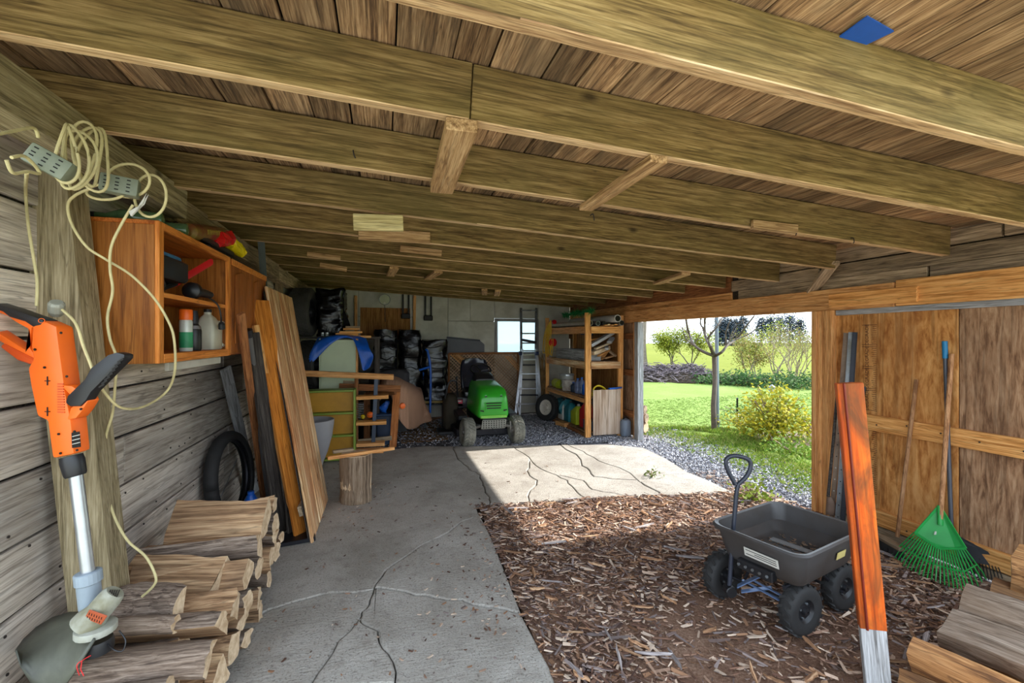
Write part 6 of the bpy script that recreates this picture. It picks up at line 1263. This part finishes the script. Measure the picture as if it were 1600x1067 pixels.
# ------------------------------------------------------------------ ladder
ld = T('multi_ladder', 'aluminium folding ladder with flared lower section leaning by the frosted window', 'ladder', G(825, 648))
def LQ(x, y, Y): return P(x, y, Y=Y)
for s, top, bot in ((0, (816, 556), (805, 650)), (1, (839, 556), (846, 650))):
    bar('outer_rail', LQ(*bot, 8.62), LQ(*top, 8.80), .055, .03, alu, ld, up=(0, 1, 0)); bar('inner_rail', LQ(812 if s == 0 else 839, 648, 8.72), LQ(816 if s == 0 else 838, 545, 8.82), .04, .025, alu, ld, up=(0, 1, 0))
    bar('upper_rail', LQ(814.5 if s == 0 else 837, 560, 8.84), LQ(814 if s == 0 else 838, 481, 9.10), .05, .022, grey_met, ld, up=(0, 1, 0)); mb = MB(); mb.lathe([(.04, -.03), (.04, .03)], LQ(813 if s == 0 else 839, 552, 8.8), (1, 0, 0), 14); ob('hinge_joint', mb, plain('hinge_blue_black', hexc(40, 52, 84), .4) if s == 0 else bpy.data.materials['hinge_blue_black'], ld)
    bar('foot_strut', LQ((808, 843)[s], 631, 8.62), LQ((812, 850)[s], 648, 8.55), .03, .02, alu, ld, up=(0, 1, 0))
for y, xl, xr, Y, m in ((631, 808, 845, 8.66, alu), (607, 810, 842, 8.70, alu), (584, 812, 841, 8.74, alu), (562, 814, 839, 8.80, alu), (570, 815, 838, 8.85, dark_met), (593, 813, 839, 8.80, dark_met), (617, 812, 840, 8.76, dark_met), (548, 815, 838, 8.88, grey_met), (536, 815, 838, 8.92, grey_met), (521, 815, 838, 8.96, grey_met), (503, 815, 838, 9.02, grey_met), (485, 815, 838, 9.07, grey_met)): bar('rung', LQ(xl, y, Y), LQ(xr, y, Y), .05, .028, m, ld)
bar('work_tray', LQ(816, 531, 8.9), LQ(837, 535, 8.9), .12, .05, dark_met, ld)
# ------------------------------------------------------------------ timber shelving along the right wall
su = T('timber_shelving', 'tall open pine shelving crammed with gear along the right wall by the opening', 'shelving', (3.45, 7.7, 0)); X0, X1, YN, YF = 3.16, 3.74, 6.74, 8.62
w_pz = w_pine
for x, y, zt, nm in ((X0, YN, 2.0, 'near_post'), (X1, YN, 1.96, 'near_post'), (X0, YF, 1.99, 'far_post'), (X1, YF, 1.9, 'far_post')): bar('post', (x, y, -.02), (x + (.02 if x == X1 else 0), y, zt), .085 if y == YN else .07, .045, w_pz, su, up=(0, 1, 0))
bar('post', (X0 + .05, YN + .02, -.02), (X0 + .05, YN + .02, 1.78), .04, .04, w_stud, su, up=(0, 1, 0))
SH = (1.775, 1.20, .62, .06)
for i, z in enumerate(SH):
    m = (w_pine, w_panel, w_stud, w_brown)[i]
    bar('side_rail', (X0 - .01, YN + .03, z - .055), (X0 - .01, YF, z - .055 + .0), .03, .12 if i < 2 else .07, m, su); bar('end_rail', (X0 + .05, YN - .02, z - .055), (X1, YN - .02, z - .055), .03, .11, m if i < 2 else w_brown, su) if i < 2 else None
    bar('back_rail', (X1 + .03, YN, z - .055), (X1 + .03, YF, z - .055), .03, .1, w_brown, su); ob('shelf_board', MB().box(X0, X1 + .02, YN + .03, YF - .02, z - .012, z + .006), w_ply2, su)
ob('end_panel', MB().box(X0 + .08, X1 - .01, YN - .05, YN - .035, .02, .75), wood('worn_white_ply', hexc(136, 112, 92), hexc(178, 158, 138), hexc(200, 184, 168), axis=2, grain=7, knots=False, var=.03, stain=hexc(160, 128, 104), stain_amt=.35), su, bevel=.003)
ob('back_panel', MB().box(X1 + .05, X1 + .06, YN, YF, .02, 1.9), w_osb, su)
# pipes, lumber and garland on top
for k, (x, dz, r, y0, y1, m, lab) in enumerate(((3.22, .045, .045, 6.76, 8.7, plain('tan_tube', hexc(176, 160, 140), .6), 'long tan cardboard tube along the outer edge of the shelving top'), (3.34, .04, .04, 6.72, 8.6, grey_met, 'grey steel pipe on the shelving top, second from the outer edge'), (3.44, .04, .035, 6.7, 8.4, dark_met, 'dark pipe with open end on the shelving top'), (3.60, .11, .06, 6.55, 8.4, plain('white_drain_pipe', hexc(206, 204, 200), .45), 'wide white drain pipe highest on the shelving top'), (3.70, .045, .045, 6.6, 8.4, grey_met, 'grey pipe at the wall side of the shelving top'))):
    t = T('long_pipe', lab, 'pipe', (x, y0, SH[0])); mb = MB(); c0, c1 = V((x, y0, SH[0] + dz + r * .3)), V((x - .02, y1, SH[0] + dz + r * .3)); mb.tube([c0, c1], r, 14); ob('tube', mb, m, t, smooth=True); mb = MB(); mb.lathe([(r * .8, -.003), (r * .8, .002)], c0, (0, 1, 0), 14); ob('open_end', mb, screw_dk, t)
for k in range(4): tag(bar('lumber_strip', (3.45 + .06 * k, 6.66, SH[0] + .02 + .012 * (k % 2)), (3.4 + .07 * k, 8.2, SH[0] + .02), .05, .02, (w_pine, w_panel, w_stud, w_pine)[k]), ('pale lumber strip on the shelving top beside the dark pipe', 'greyish lumber strip on the shelving top, second from dark pipe', 'brown lumber strip on the shelving top, third from the dark pipe', 'pine lumber strip on the shelving top next to the wall pipe')[k], 'lumber')
gl = T('green_garland', 'green artificial garland lying over the pipes on top of the shelving', 'garland', P(905, 492, X=3.25)); vv, ff, tt = [], [], []
g0, g1 = P(880, 493, X=3.2), P(927, 485, X=3.17)
mb = MB(); mb.tube([g0, g1], .012, 6); ob('stem', mb, plain('garland_stem', hexc(40, 84, 44), .7), gl)
for k in range(650):
    c = g0.lerp(g1, R.random()) ; d = V((R.gauss(0, 1), R.gauss(0, 1), R.gauss(0, 1))).normalized(); e_ = c + d * R.uniform(.05, .14); s = d.orthogonal().normalized() * .008; o_ = len(vv); vv += [(c - s)[:], (c + s)[:], e_[:]]; ff.append((o_, o_ + 1, o_ + 2)); tt.append(R.choice([hexc(44, 150, 84), hexc(30, 112, 60), hexc(70, 170, 100)]))
tinted('needles', vv, ff, tt, m_leaf, gl)
# second shelf: grey box, scrap lumber, blue cloth
z = SH[1] + .008; gbx = T('grey_crate', 'long low grey wooden crate on the second shelf of the shelving', 'crate', (3.3, 7.4, z))
for a, b_ in (((3.2, 6.95), (3.2, 8.2)), ((3.5, 6.95), (3.5, 8.2)), ((3.2, 6.95), (3.5, 6.95)), ((3.2, 8.2), (3.5, 8.2))): bar('crate_side', (a[0], a[1], z + .09), (b_[0], b_[1], z + .09), .02, .18, w_grey, gbx)
scr = [(922, 540, 985, 520, .09, .05, w_grey), (925, 552, 950, 543, .10, .06, w_end), (935, 556, 978, 547, .05, .03, w_pine), (940, 561, 962, 548, .05, .03, w_pine), (948, 545, 984, 538, .06, .04, w_grey), (952, 535, 982, 528, .08, .04, w_grey), (930, 545, 970, 535, .06, .03, w_end), (962, 556, 984, 548, .05, .03, w_end), (896, 540, 922, 529, .04, .02, w_pine), (910, 532, 948, 527, .05, .02, w_pine), (944, 560, 985, 556, .06, .025, w_panel)]
names_ = ['largest grey offcut on top of the scrap heap', 'pale sawn block with square end before the scrap heap on the shelving', 'yellow pine stick in the middle of the scrap heap', 'short pine stick slanting at the bottom of the scrap heap', 'grey offcut at the right of the scrap heap', 'thick grey offcut topmost at the right of the scrap heap', 'whitish board across the middle of the scrap heap', 'pale short end at the right edge of the scrap heap', 'thin pine lath rising out of the grey crate', 'thin lath lying behind the tall near post', 'flat weathered board under the scrap heap']
for k, (x0, y0, x1, y1, w, h, m) in enumerate(scr):
    a, b_ = P(x0, y0, Y=6.78 + .05 * (k % 4)), P(x1, y1, Y=6.95 + .06 * (k % 5)); a.z = max(a.z, z + .015); b_.z = max(b_.z, z + .015); a.x = max(a.x, 3.2); b_.x = min(b_.x, 3.72); tag(bar('lumber_offcut', a, b_, w, h, m), names_[k], 'offcut')
cl_ = T('blue_cloth', 'dark blue crumpled cloth hanging under the shelving top above the grey crate', 'cloth', P(914, 518, X=3.3)); crumple('cloth_bundle', P(905, 516, X=3.3), P(926, 522, X=3.4), .06, .05, navy_pl, cl_, 31)
rd = T('red_reel', 'red hand reel hanging on the far post of the shelving with the yellow rope', 'reel', P(864, 535, X=3.1)); mb = MB(); mb.lathe([(.06, -.04), (.075, -.03), (.03, -.02), (.03, .02), (.075, .03), (.06, .04)], P(864, 535, X=3.12), (.4, -1, 0), 16); ob('drum', mb, red_pl, rd, smooth=True); mb = MB(); mb.lathe([(.035, -.03), (.045, .0), (.035, .03)], P(866, 503, X=3.12), (.4, -1, 0), 14); ob('small_drum', mb, red_pl, rd, smooth=True)
yr = T('yellow_rope', 'hank of yellow rope hanging from the far post of the shelving', 'rope', P(855, 525, X=3.10))
for k in range(9):
    x = 850 + k * 1.3; mb = MB(); mb.tube(sm_path([P(861, 500, X=3.09), P(x + 1, 520, X=3.08 + .004 * k), P(x - 2 + R.uniform(-1, 1), 542 + R.uniform(-4, 8), X=3.07), P(x + 2, 551 + R.uniform(-6, 6), X=3.08), P(x + 4, 530, X=3.09)], 4), .007, 5); ob('strand', mb, plain('yellow_rope_fibre', hexc(222, 178, 44), .8) if k == 0 else bpy.data.materials['yellow_rope_fibre'], yr)
# third shelf
z = SH[2] + .008
def YX(px, py, x=3.24): q = P(px, py, X=x); return V((x, q.y, z))
c = YX(870, 606); t = T('yellow_bag', 'lime yellow cloth bag slumped at the far end of the third shelf', 'bag', c); crumple('bag_body', c + V((0, -.22, .07)), c + V((.05, .25, .07)), .09, .09, lime_pl, t, 41, amp=.25)
c = YX(886, 600, 3.3); bk = bottle('plastic_pail', 'off-white pail with grey rim, back one of the two on the third shelf', 'pail', c + V((.1, .25, .0)), [(.1, 0), (.12, .02), (.135, .26), (.14, .27), (.128, .27), (.1, .03)], white_pl, ([(.142, .24), (.142, .262)], alu)); 
c = YX(888, 607); bk2 = bottle('plaster_bucket', 'dirty white printed bucket in front of the pail on the third shelf', 'bucket', c, [(.095, 0), (.11, .01), (.125, .19), (.13, .2), (.118, .2), (.1, .03)], plain('dirty_white_plastic', hexc(196, 190, 180), .55, col2=hexc(130, 112, 100), scale=9)); mb = MB(); mb.tube(sm_path([c + V((-.12, -.03, .18)), c + V((-.15, -.02, .09)), c + V((-.13, .05, .07)), c + V((-.1, .11, .18))], 4), .004, 6); ob('bail', mb, grey_met, bk2)
for k, (px, hgt, r, m, lab) in enumerate(((903, .24, .06, plain('clear_blue_plastic', hexc(104, 116, 150), .3), 'clear bluish water bottle near the middle of the third shelf'), (909, .26, .055, bpy.data.materials['clear_blue_plastic'], 'clear bluish water bottle next to the near post, third shelf'), (896, .16, .05, navy_pl, 'dark navy jug low between the bucket and the water bottles'), (914, .22, .05, blue_pl, 'blue jug beside the near post on the third shelf'))):
    c = YX(px, 615, 3.26 + .03 * (k % 2)); bottle('water_bottle' if k < 2 else 'fluid_jug', lab, 'bottle' if k < 2 else 'jug', c, [(r * .9, 0), (r, .01), (r, hgt * .4), (r * .94, hgt * .42), (r, hgt * .45), (r, hgt * .72), (r * .4, hgt * .9), (r * .35, hgt)], m, ([(r * .4, hgt * .97), (r * .4, hgt * 1.08)], blue_pl))
c = V((3.36, 6.9, z)); yl = T('yellow_drill', 'yellow power tool with loop handle at the near end of the third shelf', 'power tool', c); mb = MB(); mb.loft([[c + V((.03 + .2 * t, -.02 + .02 * math.cos(a), .02 + .05 * t)) + V((0, math.cos(a) * .035, math.sin(a) * .035 + .03)) for a in [i * PI / 6 for i in range(12)]] for t in (-.5, 0, .5, .6)]); ob('body', mb, yel_pl, yl, smooth=True); mb = MB(); mb.tube(sm_path([c + V((-.05, -.04, .05)), c + V((-.02, -.04, .14)), c + V((.07, -.04, .17)), c + V((.18, -.04, .11)), c + V((.15, -.04, .05))], 4), .014, 8); ob('loop_handle', mb, yel_pl, yl, smooth=True); mb = MB(); mb.lathe([(.02, 0), (.03, .03), (.02, .05)], c + V((.15, -.02, .08)), (1, 0, 0), 10); ob('chuck', mb, black_pl, yl)
c = V((3.66, 6.85, z + .13)); bt = tag(bar('blue_level', (3.52, 6.70, .765), (3.76, 6.72, .775), .05, .025, blue_pl), 'blue bar lying on the upper edge of the pale end panel', 'level')
# bottom shelf
z = SH[3] + .01
c = P(880, 650, X=3.22); c.z = z; t = T('teal_tarp_bundle', 'teal folded tarp bundle at the far end of the bottom shelf', 'bundle', c); crumple('bundle', c + V((.08, -.1, .2)), c + V((.12, .5, .2)), .17, .15, teal_pl, t, 51, amp=.2)
for k, (y, m, lab, hgt) in enumerate(((7.97, white_pl, 'clear white jug standing before the teal bundle on the bottom shelf', .36), (7.74, teal_pl, 'teal jug behind the lime canister on the bottom shelf', .34), (7.46, lime_pl, 'lime yellow fluid canister with white cap on the bottom shelf', .32), (7.13, red_pl, 'bright red fuel canister beside the near post on the bottom shelf', .44))):
    c = V((3.27 + .02 * k, y, z)); t = T('fluid_canister', lab, 'canister', c); mb = MB(); hx, hy = .085, .115
    mb.loft([rr2(c.x, y, hx, hy, z), rr2(c.x, y, hx + .005, hy + .005, z + .01), rr2(c.x, y, hx + .005, hy + .005, z + hgt * .65), rr2(c.x, y - .03, hx * .6, hy * .5, z + hgt * .92), rr2(c.x, y - .04, .022, .022, z + hgt, .016)]); ob('body', mb, m, t, smooth=True); mb = MB(); mb.lathe([(.026, 0), (.026, .035)], (c.x, y - .04, z + hgt - .005), (0, 0, 1), 12); ob('cap', mb, white_pl if m is lime_pl else black_pl, t); mb = MB(); mb.tube(sm_path([V((c.x, y + .0, z + hgt * .86)), V((c.x, y + .05, z + hgt * .9)), V((c.x, y + .08, z + hgt * .7))], 4), .012, 8); ob('handle', mb, m, t, smooth=True)
t = T('navy_tray', 'dark blue tray box low beside the near post on the bottom shelf', 'box', (3.3, 6.88, z)); ob('tray', MB().box(3.2, 3.5, 6.82, 7.0, z, z + .15), plain('petrol_blue_plastic', hexc(36, 76, 104), .45), t, bevel=.01); ob('tray_lip', MB().box(3.19, 3.51, 6.81, 7.01, z + .15, z + .165), navy_pl, t, bevel=.004)
t = T('storage_tote', 'dark blue lidded tote in the dim back of the bottom shelf', 'tote', (3.55, 7.8, z)); ob('tote_body', MB().box(3.45, 3.72, 7.3, 8.4, z, z + .36), navy_pl, t, bevel=.02); ob('tote_lid', MB().box(3.43, 3.73, 7.28, 8.42, z + .36, z + .40), plain('royal_blue_plastic', hexc(40, 70, 150), .45), t, bevel=.012)
sw_ = T('spare_wheel', 'small dark tyre on a cream rim leaning at the far foot of the shelving', 'wheel', G(857, 652)); c = P(855, 633, X=3.0); sp_prof = [(.145, -.05), (.18, -.07), (.22, -.075), (.245, -.06), (.25, 0), (.245, .06), (.22, .075), (.18, .07), (.145, .05)]
c.z = .262; wheel('tyre', c, (-.86, -.5, .15), sp_prof, .15, plain('cream_rim', hexc(206, 196, 180), .5), sw_, lugs=26, lug=(.03, .03, .006), R0=.249, wid=.05, rows=3)
bl_ = bar('wood_block', P(872, 660, Z=.04), P(886, 664, Z=.04), .12, .07, w_stud); tag(bl_, 'short orange-brown timber block on the gravel by the small spare wheel', 'block')
pc = T('grey_drum', 'blue-grey plastic drum standing between the shelving and the door post', 'drum', (3.80, 6.62, 0)); c = V((3.79, 6.64, 0)); mb = MB(); mb.lathe([(.075, 0), (.085, .02), (.085, .22), (.07, .26), (.02, .28)], c, (0, 0, 1), 18); ob('body', mb, plain('blue_grey_plastic', hexc(120, 132, 148), .5), pc, smooth=True); mb = MB(); mb.tube([c + V((.08, 0, .24)), c + V((0, -.02, .31)), c + V((-.08, 0, .24))], .007, 6); ob('bail', mb, dark_met, pc)
dp = T('straw_bundle', 'bundle of dry stalks standing in the corner between the ladder and the shelving', 'bundle', P(852, 640, Y=8.9)); vv = MB()
for k in range(60):
    a = P(R.uniform(843, 856), 642, Y=8.9); a.z = .0; b_ = P(R.gauss(847, 5), R.uniform(550, 600), Y=8.95); vv.tube([a, a.lerp(b_, .5) + V((R.gauss(0, .03), 0, 0)), b_], .006, 4)
ob('stalks', vv, plain('dry_stalk', hexc(156, 122, 78), .9, var=.4), dp, kind='stuff')
# ------------------------------------------------------------------ outside: logs, tree, pole, shrubs, brush pile
for k, (y, zz, r, lab) in enumerate(((6.72, .09, .09, 'lowest log end outside the opening behind the left post'), (6.70, .25, .08, 'middle log end outside the opening behind the left post'), (6.74, .39, .07, 'topmost log end outside the opening behind the left post'))):
    log((4.22, y, zz), (.55, -.83, 0), .5, r, 'round', lab, None, seed=80 + k, mats=(w_bark, w_split, w_old))
m_barkg = plain('grey_tree_bark', hexc(128, 116, 104), .9, var=.4, scale=14, bmp=.5); m_barkd = plain('dark_tree_bark', hexc(92, 82, 72), .9, var=.35, scale=14, bmp=.5); m_twig = plain('pale_twig', hexc(150, 134, 108), .9, var=.3)
def leafcloud(name, pts, cols, size, parent, per=6, spread=.1):
    vv, ff, tt = [], [], []
    for p in pts:
        for _ in range(per):
            c = p + V((R.gauss(0, 1), R.gauss(0, 1), R.gauss(0, 1))) * spread; d = V((R.gauss(0, 1), R.gauss(0, 1), R.gauss(0, 1))).normalized(); e_ = d.orthogonal().normalized() * size * R.uniform(.5, 1); d = d * size * R.uniform(.8, 1.5); o_ = len(vv)
            vv += [c[:], (c + d * .5 + e_ * .5)[:], (c + d)[:], (c + d * .5 - e_ * .5)[:]]; ff.append((o_, o_ + 1, o_ + 2, o_ + 3)); k = R.uniform(.75, 1.25); q = R.choice(cols); tt.append(tuple(x * k for x in q))
    return tinted(name, vv, ff, tt, m_leaf, parent)
def branchy(mb, p, d, L, r, depth, tips, gravity=0, split_=(2, 3), ang=.55, keep=.72, up=.12):
    n = 4; pts = [V(p)]; d = V(d).normalized()
    for i in range(n):
        d = (d + V((R.gauss(0, .12), R.gauss(0, .12), R.gauss(0, .08) + up * .3))).normalized(); pts.append(pts[-1] + d * L / n)
    mb.tube(pts, [r * (1 - .45 * i / n) for i in range(n + 1)], 6 if depth > 1 else 4)
    if depth <= 1: tips.extend(pts[1:])
    if depth == 0: return
    for k in range(R.randint(*split_)):
        q = pts[R.choice((2, 3, 4)) if k else 4]; s = d.orthogonal().normalized(); s = Matrix.Rotation(R.uniform(0, 2 * PI), 3, d) @ s
        branchy(mb, q, d * math.cos(ang) + s * math.sin(ang) * R.uniform(.7, 1.3) + V((0, 0, up)), L * keep * R.uniform(.8, 1.1), r * .55, depth - 1, tips, gravity, split_, ang, keep, up)
def tree(name, label, base, stems, L, r, depth, mat, leaf=None, ang=.55, up=.12, lean=.25, keep=.72, split_=(2, 3)):
    t = T(name, label, 'tree' if 'tree' in name else 'shrub', base); mb = MB(); tips = []
    for k in range(stems):
        a = 2 * PI * k / stems + R.random(); branchy(mb, V(base) + V((math.cos(a), math.sin(a), 0)) * .05 * (stems > 1), V((math.cos(a) * lean, math.sin(a) * lean, 1)), L, r, depth, tips, 0, split_, ang, keep, up)
    ob('branches', mb, mat, t, smooth=True)
    if leaf: cols, size, per, spread = leaf; leafcloud('leaves', tips, cols, size, t, per, spread)
    return t
yg = [hexc(140, 148, 36), hexc(124, 136, 34), hexc(150, 152, 50), hexc(108, 122, 34)]; og = [hexc(138, 126, 58), hexc(124, 124, 56), hexc(146, 118, 66), hexc(106, 116, 48)]
# bare tree with chosen limbs
bt_ = T('bare_tree', 'young bare tree with forked dark branches on the grass outside the opening', 'tree', G(1116, 666)); mb = MB(); tb = G(1116, 668); fk = P(1116, 556, D=8.3)
mb.tube([tb + V((0, 0, -.1)), tb.lerp(fk, .3) + V((-.02, 0, 0)), tb.lerp(fk, .65) + V((.015, 0, 0)), fk], [.05, .044, .04, .042], 10); tips = []
for pts, r in (([(1116, 556), (1098, 549), (1084, 538), (1077, 522), (1072, 500), (1068, 470)], .03), ([(1116, 556), (1110, 541), (1103, 528), (1101, 512), (1102, 480)], .036), ([(1104, 532), (1112, 520), (1122, 508), (1132, 490)], .02), ([(1117, 556), (1128, 550), (1136, 540), (1150, 530), (1164, 512), (1178, 494)], .028), ([(1135, 541), (1134, 520), (1142, 498)], .018), ([(1086, 540), (1072, 530), (1066, 512)], .014), ([(1150, 530), (1170, 522), (1188, 508)], .014), ([(1101, 515), (1094, 505), (1098, 492)], .016)):
    q = sm_path([P(x, y, D=8.3 + .25 * math.sin(i * 1.7 + r * 90)) if i else P(x, y, D=8.3) for i, (x, y) in enumerate(pts)], 3); n = len(q); mb.tube(q, [r * (1 - .6 * i / n) for i in range(n)], 7)
    for i in range(3, n, 3): branchy(mb, q[i], V((R.gauss(0, .6), R.gauss(0, .6), .8)), .35, r * .3, 1, tips, up=.1)
ob('branches', mb, m_barkd, bt_, smooth=True)
pl_ = T('support_pole', 'tall slim blue-grey steel pole standing right behind the bare tree', 'pole', G(1121, 662)); a = G(1121, 662); mb = MB(); mb.tube([a + V((0, 0, -.1)), P(1119, 420, D=(a - V((0, 0, EYE))).dot(FWD))], .034, 12); ob('shaft', mb, plain('pole_zinc', hexc(120, 132, 142), .5, .3), pl_, smooth=True); mb = MB(); mb.lathe([(.045, 0), (.045, .05), (.036, .08)], a, (0, 0, 1), 12); ob('foot_collar', mb, grey_met, pl_)
big = tree('field_tree', 'tall grey tree with sparse new leaves beyond the brush pile', P(1008, 575, Z=-.08), 1, 2.6, .17, 4, m_barkg, ([hexc(124, 134, 86), hexc(150, 152, 110)], .05, 1, .2), up=.1, lean=.05)
tree('leafy_tree', 'yellow-green leafy tree at the near left beyond the brush pile', P(1052, 574, Z=-.08), 3, .85, .04, 3, m_barkd, (yg, .085, 16, .2), lean=.35)
tree('leafy_tree', 'yellow-green leafy tree directly behind the bare young tree', P(1080, 575, Z=-.08), 3, .95, .04, 3, m_barkd, (yg, .085, 16, .2), lean=.35)
tree('leafy_tree', 'small tree with orange-tinged new leaves right of the bare tree', P(1168, 592, Z=-.08), 2, .75, .032, 3, m_barkg, (og, .06, 13, .17), lean=.4)
tree('leafy_tree', 'small green tree standing right of the orange-tinged one', P(1180, 590, Z=-.08), 2, .8, .03, 3, m_barkg, (yg, .06, 14, .17), lean=.4)
tree('multi_stem_shrub', 'large many stemmed shrub with thin new leaves at the right of the opening', P(1240, 601, Z=-.08), 9, .95, .028, 3, m_twig, (og, .035, 5, .14), lean=.55, ang=.4, up=.2)
tree('field_tree', 'thin leafing tree seen between the header beam and the many stemmed shrub', P(1212, 585, Z=-.08), 4, 1.0, .03, 3, m_barkg, (yg, .07, 5, .2), lean=.4)
def conifer(base, h, w, label):
    t = T('distant_conifer', label, 'tree', base); mb = MB(); mb.tube([V(base), V(base) + V((0, 0, h))], [.25, .06], 6); ob('trunk', mb, m_barkd, t); pts = []
    for k in range(260): u = R.random() ** .8; a = R.uniform(0, 6.3); rr = w * (1.02 - u) * math.sqrt(R.random()); pts.append(V(base) + V((math.cos(a) * rr, math.sin(a) * rr, .12 * h + u * .88 * h)))
    leafcloud('foliage', pts, [hexc(64, 76, 86), hexc(76, 88, 96), hexc(54, 66, 74)], .32, t, 6, .45)
for k, (x, h) in enumerate(((1124, 5.2), (1133, 6.2), (1142, 6.0), (1152, 5.6), (1161, 6.4), (1190, 6.2), (1204, 6.8), (1219, 6.4), (1234, 6.8), (1250, 5.8))):
    conifer(P(x, 540.5, Z=-.1) * 1, h * .85, 1.7, 'dark distant conifer on the field edge, number %s from the bare tree' % ('one two three four five six seven eight nine ten'.split()[k]))
# brush pile
bp = MB(); c0, c1 = P(960, 592, Z=-.05), P(1138, 594, Z=-.05)
for k in range(1500):
    t = R.random(); c = c0.lerp(c1, t); hgt = (.62 if t < .72 else .62 * (1 - (t - .72) / .28) + .03); off = R.gauss(0, .45); zz = max(.0, hgt * R.random() ** .7 * (1 - min(1, abs(off) / 1.5)))
    a = R.uniform(0, PI); L = R.uniform(.2, .8); d = V((math.cos(a), math.sin(a), R.gauss(0, .25))) * L; p = c + FWD * off + V((0, 0, zz)); bp.tube([p - d / 2, p + V((0, 0, R.gauss(0, .05))), p + d / 2], R.uniform(.006, .018), 3)
brush = ob('brush_pile', bp, plain('dead_brush', hexc(116, 104, 110), .9, var=.4, scale=9, col2=hexc(78, 68, 70)), kind='stuff'); tag(brush, 'long low pile of cut brush and twigs at the far edge of the lawn', 'brush pile')
mnd = MB(); rows = []
for i in range(13): t = i / 12; c = c0.lerp(c1, t); hgt = (.42 if t < .72 else .42 * (1 - (t - .72) / .28) + .02); rows.append([c + FWD * o_ + V((0, 0, hgt * math.cos(o_ / 1.0 * PI / 2) - .03)) for o_ in (-1, -.7, -.35, 0, .35, .7, 1)])
mnd.grid(rows); tag(ob('leaf_mould_mound', mnd, m_sub, smooth=True, kind='stuff'), 'dark rotting core of the brush pile showing between the twigs', 'mound')
def shrub(name, label, c, rx, rz, cols, n, size, stems=10, sm=m_twig, per=5, sp=.07, cat='shrub'):
    t = T(name, label, cat, c); mb = MB(); pts = []
    for k in range(stems):
        a = R.uniform(0, 6.3); e_ = R.uniform(.3, 1); top = V(c) + V((math.cos(a) * rx * e_, math.sin(a) * rx * e_, rz * R.uniform(.6, 1.05) * (1.15 - .4 * e_))); mb.tube(sm_path([V(c), V(c).lerp(top, .5) + V((0, 0, .1 * rz)), top], 3), [.008] * 7, 4)
    ob('stems', mb, sm, t)
    for k in range(n):
        a = R.uniform(0, 6.3); f = R.random() ** .45; ph = math.acos(R.uniform(0, 1)) ; q = V(c) + V((math.cos(a) * rx * f * math.sin(ph), math.sin(a) * rx * f * math.sin(ph), .12 * rz + rz * .9 * f * math.cos(ph)))
        if noise.noise(q * 5) > -.28: pts.append(q)
    leafcloud('leaves', pts, cols, size, t, per, sp); return t
yb_ = [hexc(168, 158, 30), hexc(182, 168, 38), hexc(146, 146, 36), hexc(122, 132, 38)]
shrub('golden_bush', 'rounded golden yellow-green bush in the flower bed outside the opening', G(1208, 684), .52, .82, yb_, 900, .05, 22)
shrub('low_bush', 'low yellow spreading plant left of the golden bush', G(1158, 668), .36, .22, yb_, 130, .035, 8); shrub('low_bush', 'low green plant behind the yellow spreading one', G(1160, 652), .42, .22, [hexc(72, 108, 48), hexc(96, 126, 58)], 130, .035, 8); shrub('dry_clump', 'dry pinkish brown clump of stems right of the golden bush', G(1262, 682), .22, .34, [hexc(150, 124, 104), hexc(128, 104, 88)], 60, .02, 34, cat='dry plant'); shrub('green_clump', 'fresh green weeds right before the golden bush', G(1236, 708), .40, .14, [hexc(92, 124, 34), hexc(120, 138, 44)], 120, .04, 6, cat='weeds'); shrub('slab_weed', 'small leafy weed on the gravel behind the cart handle', G(1178, 781), .16, .13, [hexc(124, 146, 44), hexc(146, 156, 66)], 42, .045, 5, cat='weed'); shrub('slab_weed', 'tiny weed growing in a crack of the sunlit slab', G(1018, 744), .09, .05, [hexc(104, 122, 56)], 16, .03, 3, per=3, sp=.03, cat='weed')
for k, (x, y, rx, rz) in enumerate(((1140, 600, .8, .42), (1160, 601, .8, .4), (1180, 603, .8, .42), (1200, 604, .9, .4), (1222, 606, .9, .45), (1250, 606, .9, .5), (1272, 606, .9, .5), (1110, 599, .7, .3))):
    shrub('undergrowth_bush', 'dark green undergrowth clump at the lawn edge, %s from the brush pile end' % 'second third fourth fifth sixth seventh eighth first'.split()[k], P(x, y, Z=-.07), rx, rz, [hexc(60, 92, 40), hexc(76, 108, 48), hexc(50, 80, 40)], 150, .08, 6, sp=.1)
fs = T('feeder_post', 'short dark post with a pale lamp head beside the golden bush', 'post', G(1152, 655)); a = G(1152, 655); mb = MB(); mb.tube([a, P(1152, 622, D=8.6)], .018, 8); ob('post', mb, dark_met, fs); mb = MB(); mb.lathe([(.03, 0), (.03, .1), (.012, .12)], a, (0, 0, 1), 10); ob('pale_base', mb, white_pl, fs)
fs2 = T('solar_lantern', 'small grey lantern on a stake beyond the golden bush', 'lantern', G(1206, 640)); a = G(1206, 640); dd = (a - V((0, 0, EYE))).dot(FWD); mb = MB(); mb.tube([a, P(1206, 612, D=dd)], .012, 6); ob('stake', mb, grey_met, fs2); mb = MB(); mb.lathe([(.02, 0), (.06, .01), (.055, .1), (.07, .11), (.01, .16)], P(1206, 612, D=dd), (0, 0, 1), 12); ob('lantern_head', mb, grey_met, fs2)
